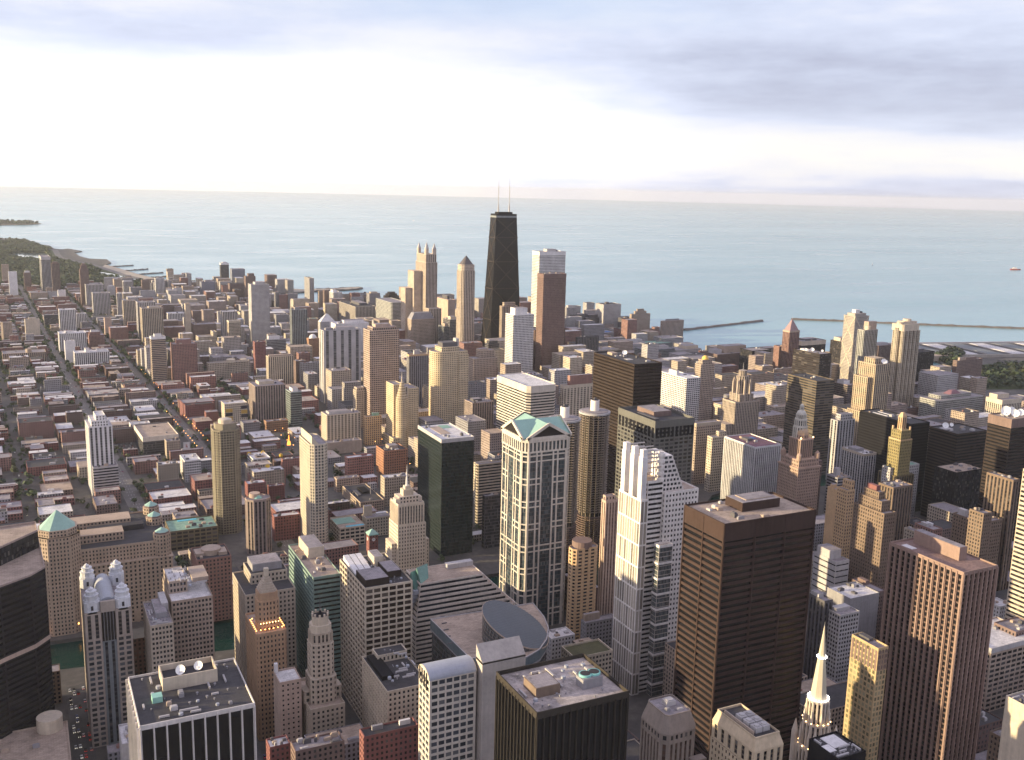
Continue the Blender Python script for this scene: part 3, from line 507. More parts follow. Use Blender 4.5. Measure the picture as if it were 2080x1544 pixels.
# ------------------------------------------------------------------ the buildings: kind, label, category, x, y, turn, width, depth, height, wall, window pattern, roof, roof things, chamfer, landmark
TOWERS = [
 ('apartment_tower', 'tan slab tower on the far west edge, before the park trees', 'apartment tower', -20.9, 4324.1, 0.0419, 25.3, 18, 76.4, 'tan', 'fine', 'gravel', [], 0, None),
 ('apartment_tower', 'plain white slab tower beside the straight avenue near the park', 'apartment tower', 5.9, 3866.3, 0.0419, 26.1, 15, 88.1, 'white', 'blank', 'white', [], 0, None),
 ('apartment_tower', 'brown block with white roof box, south of the park pond', 'apartment tower', 51.8, 4064.4, 0.0419, 23.4, 16.4, 67.2, 'brown', 'fine', 'gravel', [('box', 0, 0, 0.7, 0.6, 7, 'white')], 0, None),
 ('apartment_tower', 'taller grey one of twin towers against the park', 'apartment tower', 113, 4101.3, 0.0419, 30.5, 117.7, 123.3, 'grey', 'strip', 'gravel', [('band', 9, 'lgrey')], 0, None),
 ('apartment_tower', 'shorter brown one of twin towers against the park', 'apartment tower', 140.2, 3875.1, 0.0419, 25.9, 18.1, 114.2, 'brown', 'strip', 'gravel', [('box', 0, 0, 0.6, 0.6, 6, 'brown')], 0, None),
 ('midrise_building', 'small white blank block in front of the twin towers', 'building', 147.5, 3642, 0.0419, 23.4, 16.4, 44.1, 'white', 'blank', 'white', [], 0, None),
 ('apartment_tower', 'brown brick tower with stepped crown rising before the park woods', 'apartment tower', 213.7, 3555.3, 0.0419, 26.5, 18.6, 119.2, 'brown', 'fine', 'gravel', [('tier', 0, 0, 0.75, 0.8, 12), ('box', 0, 0, 0.4, 0.5, 7, 'brown')], 0, None),
 ('apartment_tower', 'pale ribbed slab behind the row of light apartment slabs', 'apartment tower', 239.7, 3541.5, 0.0419, 53.5, 66.4, 72.4, 'lgrey', 'strip', 'gravel', [], 0, None),
 ('apartment_tower', 'wide pale ribbed slab in front of another ribbed slab', 'apartment tower', 243.3, 3299, 0.0419, 48.6, 34, 69.1, 'lgrey', 'strip', 'gravel', [], 0, None),
 ('apartment_tower', 'pale stub of a tower behind two ribbed slabs', 'apartment tower', 313.3, 3832.3, 0.0419, 24.5, 17.2, 35, 'lgrey', 'blank', 'gravel', [('box', 0, 0, 0.6, 0.6, 5, 'white')], 0, None),
 ('apartment_tower', 'narrow pale tower standing between two wider ribbed slabs', 'apartment tower', 288.4, 3212.3, 0.0419, 15.5, 15, 73.7, 'lgrey', 'strip', 'gravel', [('box', 0, 0, 0.5, 0.6, 5, 'white')], 0, None),
 ('apartment_tower', 'white-edged tower close to the lagoon end', 'apartment tower', 356.5, 3704.3, 0.0419, 30, 21, 62.9, 'lgrey', 'strip', 'gravel', [('box', 0, 0, 0.9, 0.6, 4, 'white')], 0, None),
 ('apartment_tower', 'bulky grey slab south of the lagoon', 'apartment tower', 384.1, 3667.6, 0.0419, 47.9, 33.5, 46.4, 'grey', 'fine', 'gravel', [], 0, None),
 ('apartment_tower', 'brown-grey tower at the corner of the park lawn', 'apartment tower', 408.3, 3649.7, 0.0419, 24, 16.8, 71.8, 'brown', 'fine', 'gravel', [], 0, None),
 ('apartment_tower', 'white tower with bold dark vertical stripes by the beach drive', 'apartment tower', 462.7, 3716.9, 0.0419, 29.7, 20.8, 71.3, 'white', 'strip', 'gravel', [('box', 0, 0, 0.5, 0.5, 5, 'grey')], 0, None),
 ('apartment_tower', 'beige ribbed tower, first of a close trio', 'apartment tower', 291.9, 2974.2, 0.0419, 32, 22.4, 79.4, 'beige', 'strip', 'gravel', [], 0, None),
 ('apartment_tower', 'pale ribbed slab, middle of a close trio', 'apartment tower', 315.2, 2784.9, 0.0419, 44, 30.8, 96.5, 'lgrey', 'strip', 'gravel', [], 0, None),
 ('apartment_tower', 'broad beige slab with smooth pale flank, front of a close trio', 'apartment tower', 321.5, 2721.5, 0.0419, 50.7, 35.5, 88.2, 'beige', 'strip', 'gravel', [('box', 0.1, 0, 0.5, 0.5, 4, 'beige')], 0, None),
 ('apartment_tower', 'pale blank-faced block near the beach drive', 'apartment tower', 494, 3518, 0.0419, 27.8, 19.5, 55.7, 'lgrey', 'blank', 'gravel', [('box', 0, 0, 0.4, 0.5, 5, 'tan')], 0, None),
 ('apartment_tower', 'tan block joined to a pale blank-faced block near the lake', 'apartment tower', 537.1, 3585.2, 0.0419, 36.7, 25.7, 54.8, 'tan', 'fine', 'gravel', [], 0, None),
 ('apartment_tower', 'blue-grey broad apartment block by the lake', 'apartment tower', 600.4, 3573.3, 0.0419, 45.5, 31.8, 69.8, 'blueg', 'fine', 'gravel', [('box', 0, 0, 0.4, 0.5, 6, 'grey')], 0, None),
 ('apartment_tower', 'slender dark glass tower with white cap on the lakefront', 'apartment tower', 719.5, 3912.4, 0.0419, 29.9, 20.9, 105.4, 'dgrey', 'curtain', 'gravel', [('band', 5, 'white'), ('box', 0, 0, 0.5, 0.5, 5, 'white')], 0, None),
 ('apartment_tower', 'dark blue-grey block beside the slender dark lakefront tower', 'apartment tower', 803.2, 4096.5, 0.0419, 51.2, 35.8, 67.7, 'blueg', 'fine', 'gravel', [], 0, None),
 ('apartment_tower', 'brown stepped block east of the blue-grey lakefront block', 'apartment tower', 735.6, 3533, 0.0419, 34, 23.8, 89.6, 'brown', 'fine', 'gravel', [('tier', 0.1, 0, 0.6, 0.7, 9)], 0, None),
 ('apartment_tower', 'tall grey concrete slab tower standing above Gold Coast rooftops', 'apartment tower', 562, 2579.7, 0.0419, 45.4, 31.8, 156.6, 'lgrey', 'fine', 'gravel', [('box', 0, 0, 0.5, 0.7, 6, 'lgrey')], 0, None),
 ('apartment_tower', 'white ribbed slab, tallest of the white complex', 'apartment tower', 135.2, 2953, 0.0419, 40.7, 28.5, 62.9, 'white', 'strip', 'white', [], 0, None),
 ('apartment_tower', 'shorter white ribbed tower behind the white complex', 'apartment tower', 171.1, 3006.8, 0.0419, 24.9, 17.5, 44.2, 'white', 'strip', 'white', [], 0, None),
 ('apartment_tower', 'broad white ribbed block in the middle of the white complex', 'apartment tower', 130.1, 2609.8, 0.0419, 58.2, 40.7, 49.2, 'white', 'strip', 'white', [('box', -0.1, 0, 0.3, 0.4, 4, 'white')], 0, None),
 ('apartment_tower', 'blank white slab end tower of the white complex', 'apartment tower', 118.4, 2471.5, 0.0419, 20.3, 15, 49.8, 'white', 'blank', 'white', [], 0, None),
 ('apartment_tower', 'long low white ribbed block at the front of the white complex', 'apartment tower', 159.3, 2419, 0.0419, 70.6, 32.9, 32.1, 'white', 'strip', 'white', [('box', -0.12, 0, 0.12, 0.6, 8, 'white'), ('box', 0.3, 0, 0.3, 0.5, 5, 'white')], 0, None),
 ('apartment_tower', 'cream slab beside the avenue, north of the school lawn', 'apartment tower', 49.1, 2858.1, 0.0419, 33.5, 23.4, 51.3, 'cream', 'blank', 'gravel', [('box', 0, 0, 0.5, 0.5, 5, 'cream')], 0, None),
 ('apartment_tower', 'tan rounded block at the west edge near the school lawn', 'apartment tower', -9.4, 2833.5, 0.0419, 24.8, 17.4, 49.2, 'tan', 'fine', 'gravel', [], 0.25, None),
 ('midrise_building', 'dark horizontal-banded block behind the cream slab', 'building', 98.4, 3071.7, 0.0419, 35.7, 25, 35.3, 'dgrey', 'band', 'gravel', [], 0, None),
 ('apartment_tower', 'pinkish narrow tower behind a wide red-brown block', 'apartment tower', 226.3, 2844.7, 0.0419, 16.6, 15, 50.5, 'pink', 'blank', 'gravel', [], 0, None),
 ('midrise_building', 'wide red-brown brick block with white roof shed', 'building', 244.8, 2762.9, 0.0419, 42.8, 30, 36.5, 'brick', 'fine', 'white', [], 0, None),
 ('midrise_building', 'brown brick midrise with white stepped rooftop', 'building', 185, 2651.3, 0.0419, 34.8, 24.3, 35.4, 'brick', 'fine', 'white', [('tier', -0.1, 0, 0.7, 0.7, 7), ('box', -0.1, 0, 0.5, 0.5, 5, 'white')], 0, None),
 ('apartment_tower', 'tan banded tower with white crown box, beside the brick slab', 'apartment tower', 269.4, 2163.9, 0.0419, 27.4, 18.1, 96.7, 'tan', 'band', 'gravel', [('band', 4, 'white'), ('box', 0, 0, 0.5, 0.5, 6, 'white')], 0, None),
 ('apartment_tower', 'broad red brick slab tower with red penthouse', 'apartment tower', 318.8, 2162.7, 0.0419, 46.4, 32.5, 81, 'brick', 'fine', 'gravel', [('box', 0, 0, 0.6, 0.5, 9, 'brick')], 0, None),
 ('midrise_building', 'long beige building with rounded gables and arches', 'building', 406.8, 2162.6, 0.0419, 86.1, 14.3, 37.8, 'beige', 'punch', 'gravel', [('cyl', 0.05, -0.3, 9, 6, 'cream', 'gable'), ('cyl', 0.35, -0.3, 7, 5, 'cream', 'gable')], 0, None),
 ('midrise_building', 'low cream gridded block with a taller end', 'building', 430.9, 2577.2, 0.0419, 44.6, 31.2, 31.9, 'cream', 'grid', 'gravel', [('tier', 0.4, 0, 0.2, 1, 11)], 0, None),
 ('apartment_tower', 'beige tower with dark mid-band among Gold Coast blocks', 'apartment tower', 497, 2571.5, 0.0419, 28.9, 20.2, 68.3, 'beige', 'grid', 'gravel', [('band', 3, 'cream')], 0, None),
 ('apartment_tower', 'pale vertical-striped slab with flat white roof near the beige banded tower', 'apartment tower', 505.4, 2678.2, 0.0419, 37.8, 26.5, 78.7, 'lgrey', 'strip', 'white', [], 0, None),
 ('midrise_building', 'brown block behind the low cream gridded block', 'building', 444.3, 2696.1, 0.0419, 55.8, 39.1, 46.3, 'brown', 'fine', 'gravel', [], 0, None),
 ('apartment_tower', 'narrow beige tower rising behind the brown block', 'apartment tower', 406.1, 2699.3, 0.0419, 12.2, 15, 98.3, 'beige', 'blank', 'gravel', [], 0, None),
 ('midrise_building', 'low white ribbed row west of the narrow beige tower', 'building', 419.5, 3021.7, 0.0419, 47.6, 33.3, 35.4, 'white', 'strip', 'white', [], 0, None),
 ('midrise_building', 'dark brick low block in front of the white ribbed row', 'building', 383, 2790.1, 0.0419, 51.6, 36.2, 27.8, 'brick', 'fine', 'gravel', [], 0, None),
 ('apartment_tower', 'pale squat block west of the tall grey slab', 'apartment tower', 644.5, 3178.5, 0.0419, 32.4, 22.7, 34.6, 'lgrey', 'fine', 'gravel', [], 0, None),
 ('apartment_tower', 'brown mid-height block behind the narrow beige tower', 'apartment tower', 479.8, 2999, 0.0419, 37.9, 26.5, 42.7, 'brown', 'fine', 'gravel', [], 0, None),
 ('school_building', 'long low tan school building beside a green lawn', 'school', 26.2, 2529.8, 0.0419, 87.1, 45, 20.9, 'tan', 'strip', 'gravel', [('cyl', 0.1, -0.42, 6, 9, 'tan', 'drum')], 0, None),
 ('apartment_tower', 'narrow grey tower by the curved beach, west of the dark brick block', 'apartment tower', 757.8, 3235.7, 0.0419, 12, 15, 64.4, 'grey', 'strip', 'gravel', [], 0, None),
 ('apartment_tower', 'dark brick block facing the curved beach', 'apartment tower', 777.1, 3234.9, 0.0419, 27.3, 19.1, 55.7, 'brick', 'fine', 'gravel', [], 0, None),
 ('apartment_tower', 'grey block between the dark brick block and the slim white slab', 'apartment tower', 807.3, 3234.8, 0.0419, 30.4, 21.3, 58.3, 'grey', 'fine', 'gravel', [], 0, None),
 ('apartment_tower', 'slim tall slab with bright white flank standing at the beach', 'apartment tower', 880.1, 3297.8, 0.0419, 15, 56.9, 103.1, 'lgrey', 'strip', 'dark', [], 0, None),
 ('apartment_tower', 'tan apartment block just east of the slim white slab', 'apartment tower', 908.6, 3262.7, 0.0419, 16.4, 15, 62.1, 'tan', 'fine', 'gravel', [], 0, None),
 ('apartment_tower', 'brown apartment block squeezed beside a white tower near the beach', 'apartment tower', 917.4, 3232.8, 0.0419, 15, 15, 67.3, 'brown', 'fine', 'gravel', [], 0, None),
 ('apartment_tower', 'white tower with rooftop box near the beach', 'apartment tower', 941, 3204.9, 0.0419, 29.6, 48.6, 64.3, 'white', 'strip', 'white', [('box', -0.2, 0, 0.4, 0.5, 8, 'white')], 0, None),
 ('apartment_tower', 'grey tower standing alone against the water', 'apartment tower', 1045.6, 3133.5, 0.0419, 36.4, 27.1, 64.9, 'grey', 'fine', 'gravel', [('box', 0, 0, 0.6, 0.5, 5, 'beige')], 0, None),
 ('apartment_tower', 'dark tower with stepped polygonal crown behind the pale glass tower', 'apartment tower', 1005.7, 2847.3, 0.0419, 42.2, 31.7, 87.9, 'bronze', 'curtain', 'gravel', [('tier', 0, 0, 0.75, 0.75, 6), ('tier', 0, 0, 0.5, 0.5, 5)], 0.2, None),
 ('apartment_tower', 'pale green-grey glass tower under a dark polygonal crown', 'apartment tower', 945.5, 2679.2, 0.0419, 46.1, 119.3, 94.5, 'paleglass', 'grid', 'gravel', [], 0.08, None),
 ('apartment_tower', 'blank concrete flank slab with dark striped front beside the pale glass tower', 'apartment tower', 902.9, 2854.5, 0.0419, 59.9, 141.3, 65.8, 'conc', 'strip', 'dark', [('box', 0.1, 0, 0.4, 0.5, 7, 'dgrey')], 0, None),
 ('apartment_tower', 'grey-green ribbed slab with pale edge, before the curved beach', 'apartment tower', 626.4, 2441.7, 0.0419, 38.2, 17.7, 107.3, 'slate', 'strip', 'gravel', [('box', -0.1, 0, 0.3, 0.4, 6, 'grey')], 0, None),
 ('midrise_building', 'tan block with pale green roof beside the grey-green slab', 'building', 729.7, 2706.1, 0.0419, 29.7, 20.8, 48.3, 'tan', 'fine', 'green', [], 0, None),
 ('apartment_tower', 'pale tower topped by a white pyramid roof', 'apartment tower', 702.8, 2465.8, 0.0419, 39.4, 17.7, 71.9, 'lgrey', 'fine', 'gravel', [('pyr', 1, 1, 20, 'white', 0.1)], 0, None),
 ('apartment_tower', 'grey glass block behind the grey-green ribbed slab', 'apartment tower', 677.5, 2835.4, 0.0419, 36.2, 25.3, 45.3, 'grey', 'fine', 'gravel', [], 0, None),
 ('apartment_tower', 'grey block with white penthouse, north of the striped beige slab', 'apartment tower', 560.2, 2399, 0.0419, 44.3, 16.5, 43.7, 'grey', 'band', 'gravel', [('box', -0.1, 0.1, 0.6, 0.5, 9, 'white')], 0, None),
 ('apartment_tower', 'small orange brick tower with white rounded top', 'apartment tower', 641.2, 2369.1, 0.0419, 25.1, 17.5, 46.9, 'orange', 'fine', 'white', [('dome', 0, 0, 9, 'white')], 0, None),
 ('apartment_tower', 'dark red brick block left of the striped beige slab', 'apartment tower', 477.9, 2192.1, 0.0419, 23.3, 16.3, 72.5, 'redbrick', 'fine', 'gravel', [], 0, None),
 ('apartment_tower', 'white slab looming behind the big dark-striped tower', 'apartment tower', 739.5, 2398.2, 0.0419, 84.3, 45, 76.9, 'white', 'blank', 'white', [('box', 0.1, 0, 0.6, 0.5, 7, 'white')], 0, None),
 ('apartment_tower', 'big pale tower with four broad dark stripes', 'apartment tower', 563.8, 1884, 0.0419, 73.1, 26.4, 137.5, 'lgrey', 'vs', 'gravel', [('box', 0.1, 0, 0.5, 0.5, 5, 'lgrey'), ('box', -0.3, 0, 0.2, 0.3, 4, 'grey')], 0, None),
 ('apartment_tower', 'pinkish-brown gridded tower with orange-lit west edge', 'apartment tower', 568.9, 1660.4, 0.0419, 52.6, 30.3, 168, 'pink', 'grid', 'gravel', [('tier', 0.02, 0, 0.8, 0.8, 5), ('box', 0, 0, 0.5, 0.5, 5, 'pink')], 0, None),
 ('apartment_tower', 'brown narrow block behind the big dark-striped tower', 'apartment tower', 523.6, 2032.8, 0.0419, 21.2, 20.4, 55.3, 'brown', 'fine', 'gravel', [], 0, None),
 ('apartment_tower', 'cream slab with vertical stripes among Near North midrises', 'apartment tower', 476.7, 2002.7, 0.0419, 49.7, 18, 72.4, 'cream', 'strip', 'gravel', [('box', 0, 0, 0.9, 0.4, 3, 'tan')], 0, None),
 ('apartment_tower', 'blank pinkish slab with dark cooling box on its roof', 'apartment tower', 1046.4, 2533.1, 0.0419, 20.7, 83.5, 112.9, 'pink', 'blank', 'gravel', [('box', 0.1, 0, 0.3, 0.4, 9, 'dgrey')], 0, None),
 ('hotel_tower', 'tan hotel block with hipped grey roof and punched windows', 'hotel', 926.9, 2401.3, 0.0419, 62.7, 25.5, 79.1, 'tan', 'punch', 'gravel', [('pyr', 1, 1, 17, 'slateroof', 0.72)], 0, None),
 ('apartment_tower', 'grey glass block hugging the slender pyramid-topped tower', 'apartment tower', 989.8, 2343.3, 0.0419, 35.8, 40.2, 83.9, 'grey', 'curtain', 'gravel', [('box', -0.1, 0, 0.4, 0.4, 7, 'cream')], 0, None),
 ('apartment_tower', 'lower glass block in front of the grey glass block', 'apartment tower', 973.2, 2344.6, 0.0419, 29.9, 34, 66.9, 'slate', 'curtain', 'gravel', [('box', 0, 0, 0.6, 0.5, 7, 'tan')], 0, None),
 ('apartment_tower', 'grey ribbed tower with yellow trim between two gilded towers', 'apartment tower', 668.8, 1750.8, 0.0419, 37.8, 11.4, 105.7, 'grey', 'strip', 'gravel', [('box', -0.05, 0, 0.3, 0.4, 8, 'lgrey'), ('band', 2, 'gold')], 0, None),
 ('midrise_building', 'tan block of stepped wings below the slender pyramid-topped tower', 'building', 825.3, 1808.7, 0.0419, 51.3, 27.9, 82.2, 'tan', 'punch', 'gravel', [('tier', 0.15, 0.1, 0.6, 0.7, 14), ('box', 0, 0, 0.4, 0.4, 4, 'tan')], 0, None),
 ('midrise_building', 'dark banded block at the foot of the tapered black tower', 'building', 935.7, 1998.6, 0.0419, 26.4, 16.2, 75.5, 'dgrey', 'band', 'gravel', [('tier', 0.05, 0.1, 0.8, 0.7, 6)], 0, None),
 ('apartment_tower', 'tan tower half hidden behind a white gridded tower', 'apartment tower', 1012.6, 2076.8, 0.0419, 40.4, 11.8, 146, 'tan', 'strip', 'gravel', [('tier', 0, 0, 0.7, 0.7, 8)], 0, None),
 ('apartment_tower', 'white gridded tower with blank white roof box', 'apartment tower', 956.9, 1911.2, 0.0419, 49, 34.1, 150, 'white', 'grid', 'white', [('box', -0.05, 0, 0.6, 0.6, 14, 'white')], 0, None),
 ('apartment_tower', 'dark brick mass below the reddish granite tower', 'apartment tower', 1101.8, 2065.4, 0.0419, 80.4, 45, 92.7, 'darkbrick', 'fine', 'gravel', [('tier', 0.2, 0.1, 0.6, 0.6, 16)], 0, None),
 ('apartment_tower', 'white and black striped slab behind the reddish granite tower', 'apartment tower', 1467.4, 2596.4, 0.0419, 34.3, 24, 68.7, 'lgrey', 'strip', 'gravel', [('box', 0, 0, 0.5, 0.5, 6, 'lgrey')], 0, None),
 ('apartment_tower', 'dark lakefront block beside the white and black striped slab', 'apartment tower', 1487.6, 2598.9, 0.0419, 50.9, 35.6, 47.6, 'dgrey', 'fine', 'gravel', [('tier', -0.2, 0, 0.4, 0.6, 7)], 0, None),
 ('apartment_tower', 'dark irregular lakefront block west of the pale square tower', 'apartment tower', 1534.8, 2585.9, 0.0419, 53.3, 37.3, 38.6, 'dgrey', 'fine', 'gravel', [('tier', 0.1, 0, 0.7, 0.6, 8)], 0, None),
 ('apartment_tower', 'pale square tower alone against the lake', 'apartment tower', 1584.1, 2570.1, 0.0419, 61.8, 43.2, 78.6, 'lgrey', 'fine', 'dark', [('box', -0.1, 0, 0.15, 0.2, 6, 'dgrey')], 0, None),
 ('apartment_tower', 'dark block between the pale square tower and the tan stepped hotel', 'apartment tower', 1606.3, 2518.7, 0.0419, 26.5, 18.6, 42.8, 'dgrey', 'fine', 'gravel', [], 0, None),
 ('hotel_tower', 'tan hotel with stepped crown against the lake', 'hotel', 1629.1, 2467.8, 0.0419, 66.5, 9.8, 59.5, 'tan', 'punch', 'gravel', [('tier', 0, 0, 0.6, 0.7, 8), ('tier', 0, 0, 0.35, 0.5, 6)], 0, None),
 ('hospital_tower', 'broad pinkish hospital tower with notched front at the breakwater root', 'hospital', 1610, 2281.8, 0.0419, 73.9, 7.2, 64.5, 'pink', 'strip', 'gravel', [('box', 0, 0, 0.6, 0.4, 5, 'grey')], 0, None),
 ('midrise_building', 'small dark brick block west of the pinkish hospital tower', 'building', 1665.6, 2438.1, 0.0419, 18.6, 15, 23.5, 'brick', 'fine', 'gravel', [], 0, None),
 ('midrise_building', 'grey stepped campus block before the dark lakefront blocks', 'building', 1504.4, 2537, 0.0419, 42, 29.4, 25.3, 'grey', 'fine', 'gravel', [('tier', 0, 0, 0.5, 0.6, 7)], 0, None),
 ('midrise_building', 'pale campus block with white roof boxes', 'building', 1316.8, 2313.8, 0.0419, 39.8, 27.9, 40.9, 'lgrey', 'fine', 'gravel', [('box', 0.1, 0, 0.5, 0.5, 6, 'white')], 0, None),
 ('midrise_building', 'white campus block with blue roof', 'building', 1430.6, 2348.5, 0.0419, 50.6, 35.4, 32, 'lgrey', 'grid', 'blue', [], 0, None),
 ('apartment_tower', 'dark ribbed block north of the big bronze tower', 'apartment tower', 1184, 2014.2, 0.0419, 59.5, 6.3, 77.5, 'dgrey', 'strip', 'dark', [], 0, None),
 ('midrise_building', 'small cream block catching light beside the dark ribbed block', 'building', 1244.1, 2185, 0.0419, 13, 15, 35.7, 'cream', 'blank', 'gravel', [], 0, None),
 ('hospital_building', 'white colonnaded hospital block with stepped roof', 'hospital', 1403.5, 2168.2, 0.0419, 71.2, 26.2, 31.6, 'white', 'strip', 'gravel', [('tier', 0, 0.1, 0.9, 0.6, 6)], 0, None),
 ('midrise_building', 'cream low block behind the big bronze tower', 'building', 1238.7, 2053, 0.0419, 85.4, 45, 40.9, 'cream', 'punch', 'gravel', [], 0, None),
 ('midrise_building', 'grey-green wide block with stepped glass roofs', 'building', 1377.3, 2023.2, 0.0419, 85.6, 45, 40.1, 'slate', 'grid', 'gravel', [('box', -0.2, 0, 0.3, 0.5, 7, 'green'), ('box', 0.2, 0, 0.4, 0.4, 6, 'lgrey')], 0, None),
 ('midrise_building', 'long green-roofed hall north of the grey-green wide block', 'building', 1492.8, 2189.2, 0.0419, 77.4, 45, 24.1, 'slate', 'fine', 'green', [], 0, None),
 ('midrise_building', 'low pale hall with curved wing near the harbour', 'building', 1496.5, 2071.8, 0.0419, 79.4, 45, 26.3, 'lgrey', 'fine', 'gravel', [('box', 0.2, 0, 0.5, 0.6, 8, 'cream')], 0, None),
 ('midrise_building', 'low red brick block at the harbour edge', 'building', 1520.1, 2019.5, 0.0419, 20.6, 15, 26.2, 'redbrick', 'fine', 'gravel', [], 0, None),
 ('midrise_building', 'low pale campus hall in front of the hospital tower', 'building', 1548.8, 2209.7, 0.0419, 64.2, 44.9, 32.7, 'lgrey', 'grid', 'gravel', [], 0, None),
 ('midrise_building', 'brown riverside block with a tan box on top', 'building', 1499.7, 1900.7, 0.0419, 103.9, 45, 43.4, 'brown', 'fine', 'gravel', [('box', 0.12, 0.1, 0.62, 0.6, 16, 'tan'), ('box', -0.35, 0.1, 0.2, 0.5, 9, 'lgrey')], 0, None),
 ('apartment_tower', 'black glass block behind the brown riverside block', 'apartment tower', 1512, 1820.7, 0.0419, 56.5, 39.5, 62.2, 'black', 'curtain', 'gravel', [], 0, None),
 ('midrise_building', 'red brick hall with cranes of pink steel behind it', 'building', 1559.6, 2370.1, 0.0419, 38, 26.6, 17.4, 'redbrick', 'fine', 'gravel', [], 0, None),
 ('apartment_tower', 'thin cream gridded tower edge behind the big bronze tower', 'apartment tower', 1060.6, 1789, 0.0419, 10.7, 25, 56, 'cream', 'grid', 'gravel', [], 0, None),
 ('apartment_tower', 'slim brick tower with pointed copper steeple roof', 'apartment tower', 1592.3, 1798.3, 0.0419, 30.7, 21.5, 105, 'brickpink', 'strip', 'gravel', [('band', 3, 'tan'), ('pyr', 0.9, 0.9, 26, 'copperroof', 0.05), ('mast', 0, 0, 7)], 0, None),
 ('apartment_tower', 'brick wing adjoining the slim steeple-roofed tower', 'apartment tower', 1600.4, 1838, 0.0419, 26.2, 18.3, 62.7, 'brickpink', 'fine', 'gravel', [], 0, None),
 ('apartment_tower', 'dark tower with white band crown beside the steeple-roofed tower', 'apartment tower', 1699.8, 1860.3, 0.0419, 77, 45, 69.6, 'bronze', 'curtain', 'gravel', [('band', 9, 'cream'), ('box', 0, 0, 0.5, 0.5, 4, 'dgrey')], 0, None),
 ('office_tower', 'dark brown tower with white dishes lined along its roof', 'office tower', 1350, 1472.3, 0.0419, 29.7, 67.1, 120, 'bronze', 'band', 'gravel', [('dish', -0.35, 0.1, 3), ('dish', 0, 0, 3.5), ('dish', 0.2, 0.1, 3), ('dish', 0.38, -0.2, 2.5), ('box', -0.1, 0.2, 0.3, 0.3, 3, 'white')], 0, None),
 ('office_tower', 'black glass tower with cream crown below the crossed-brace tower', 'office tower', 1614.4, 1660.3, 0.0419, 37.7, 36.5, 100.2, 'bronze', 'curtain', 'gravel', [('box', -0.1, 0.1, 0.6, 0.5, 8, 'cream')], 0, None),
 ('apartment_tower', 'pale tower with arched crown and tan roof box', 'apartment tower', 1489.3, 1475.1, 0.0419, 37, 16.2, 155, 'paleglass', 'strip', 'gravel', [('box', 0.2, 0.1, 0.6, 0.7, 16, 'tan'), ('cyl', -0.1, -0.2, 5, 8, 'cream', 'arch')], 0, None),
 ('apartment_tower', 'black glass box tower right of the lobed-crown tower', 'apartment tower', 1736.1, 1566, 0.0419, 55.9, 39.1, 86.5, 'black', 'curtain', 'dark', [('box', -0.1, 0, 0.5, 0.4, 6, 'dgrey')], 0, None),
 ('apartment_tower', 'brown ribbed tower behind the lobed-crown tower', 'apartment tower', 1813.9, 1743.1, 0.0419, 47.4, 33.2, 69.9, 'brown', 'strip', 'gravel', [('box', 0, 0, 0.7, 0.5, 5, 'lgrey')], 0, None),
 ('apartment_tower', 'plain brown block before the filtration plant', 'apartment tower', 1779, 1474.5, 0.0419, 80.6, 10, 80.7, 'brown', 'fine', 'gravel', [('box', -0.2, 0.1, 0.3, 0.4, 6, 'tan'), ('box', 0.1, 0.1, 0.4, 0.5, 5, 'brown')], 0, None),
 ('apartment_tower', 'white stepped tower with tall dark window slots, west of the garage', 'apartment tower', 109.3, 1448.4, 0.0419, 28.3, 46.5, 91.9, 'white', 'vs2', 'white', [('tier', 0, 0, 0.72, 0.8, 7), ('tier', 0.05, 0, 0.4, 0.6, 6)], 0, None),
 ('parking_garage', 'open parking garage with pale deck bands below the white stepped tower', 'parking garage', 112.4, 1427.2, 0.0419, 30.1, 27.7, 41.4, 'lgrey', 'band', 'gravel', [], 0, None),
 ('midrise_building', 'small white office box near the parking lot', 'building', 186, 1724.3, 0.0419, 29.7, 15.9, 24.1, 'white', 'punch', 'white', [], 0, None),
 ('exhibition_hall', 'wide tan roofed hall with dark glass front', 'hall', 201.5, 1647.7, 0.0419, 50.8, 87.1, 28.7, 'dgrey', 'curtain', 'tan', [('band', 6, 'ivory')], 0, None),
 ('midrise_building', 'beige corner block beside the wide tan roofed hall', 'building', 216.3, 1577.1, 0.0419, 19.5, 16.3, 28.4, 'beige', 'punch', 'gravel', [], 0, None),
 ('midrise_building', 'beige brick cube with white roof beside the blue-glass block', 'building', 193.7, 1457.2, 0.0419, 25.6, 15.6, 27, 'beige', 'punch', 'white', [], 0, None),
 ('midrise_building', 'white-framed block with blue glass front', 'building', 225, 1465.7, 0.0419, 21.6, 35.2, 29.3, 'white', 'grid', 'white', [], 0, None),
 ('apartment_tower', 'pinkish ribbed slab on an orange brick base', 'apartment tower', 400.2, 1772.3, 0.0419, 52.5, 43.3, 65.2, 'pinkgrey', 'strip', 'gravel', [('box', -0.05, 0.1, 0.5, 0.5, 5, 'cream')], 0, None),
 ('apartment_tower', 'narrow teal glass tower with pale edges', 'apartment tower', 430.7, 1709.3, 0.0419, 19.3, 29, 62.5, 'tealglass', 'curtain', 'gravel', [('box', 0, 0, 0.5, 0.6, 6, 'white')], 0, None),
 ('parking_garage', 'orange brick garage at the foot of the pinkish slab', 'parking garage', 395.6, 1690.4, 0.0419, 36.2, 15.3, 18.4, 'orange', 'grid', 'gravel', [], 0, None),
 ('apartment_tower', 'cream apartment block with dark balcony stripes', 'apartment tower', 471.3, 1571, 0.0419, 55.7, 29.3, 51.4, 'cream', 'balc', 'gravel', [('box', -0.1, 0, 0.6, 0.5, 4, 'lgrey')], 0, None),
 ('midrise_building', 'blank tan podium under the cream balcony block', 'building', 458.8, 1523.2, 0.0419, 57.6, 16.6, 17.8, 'tan', 'blank', 'gravel', [], 0, None),
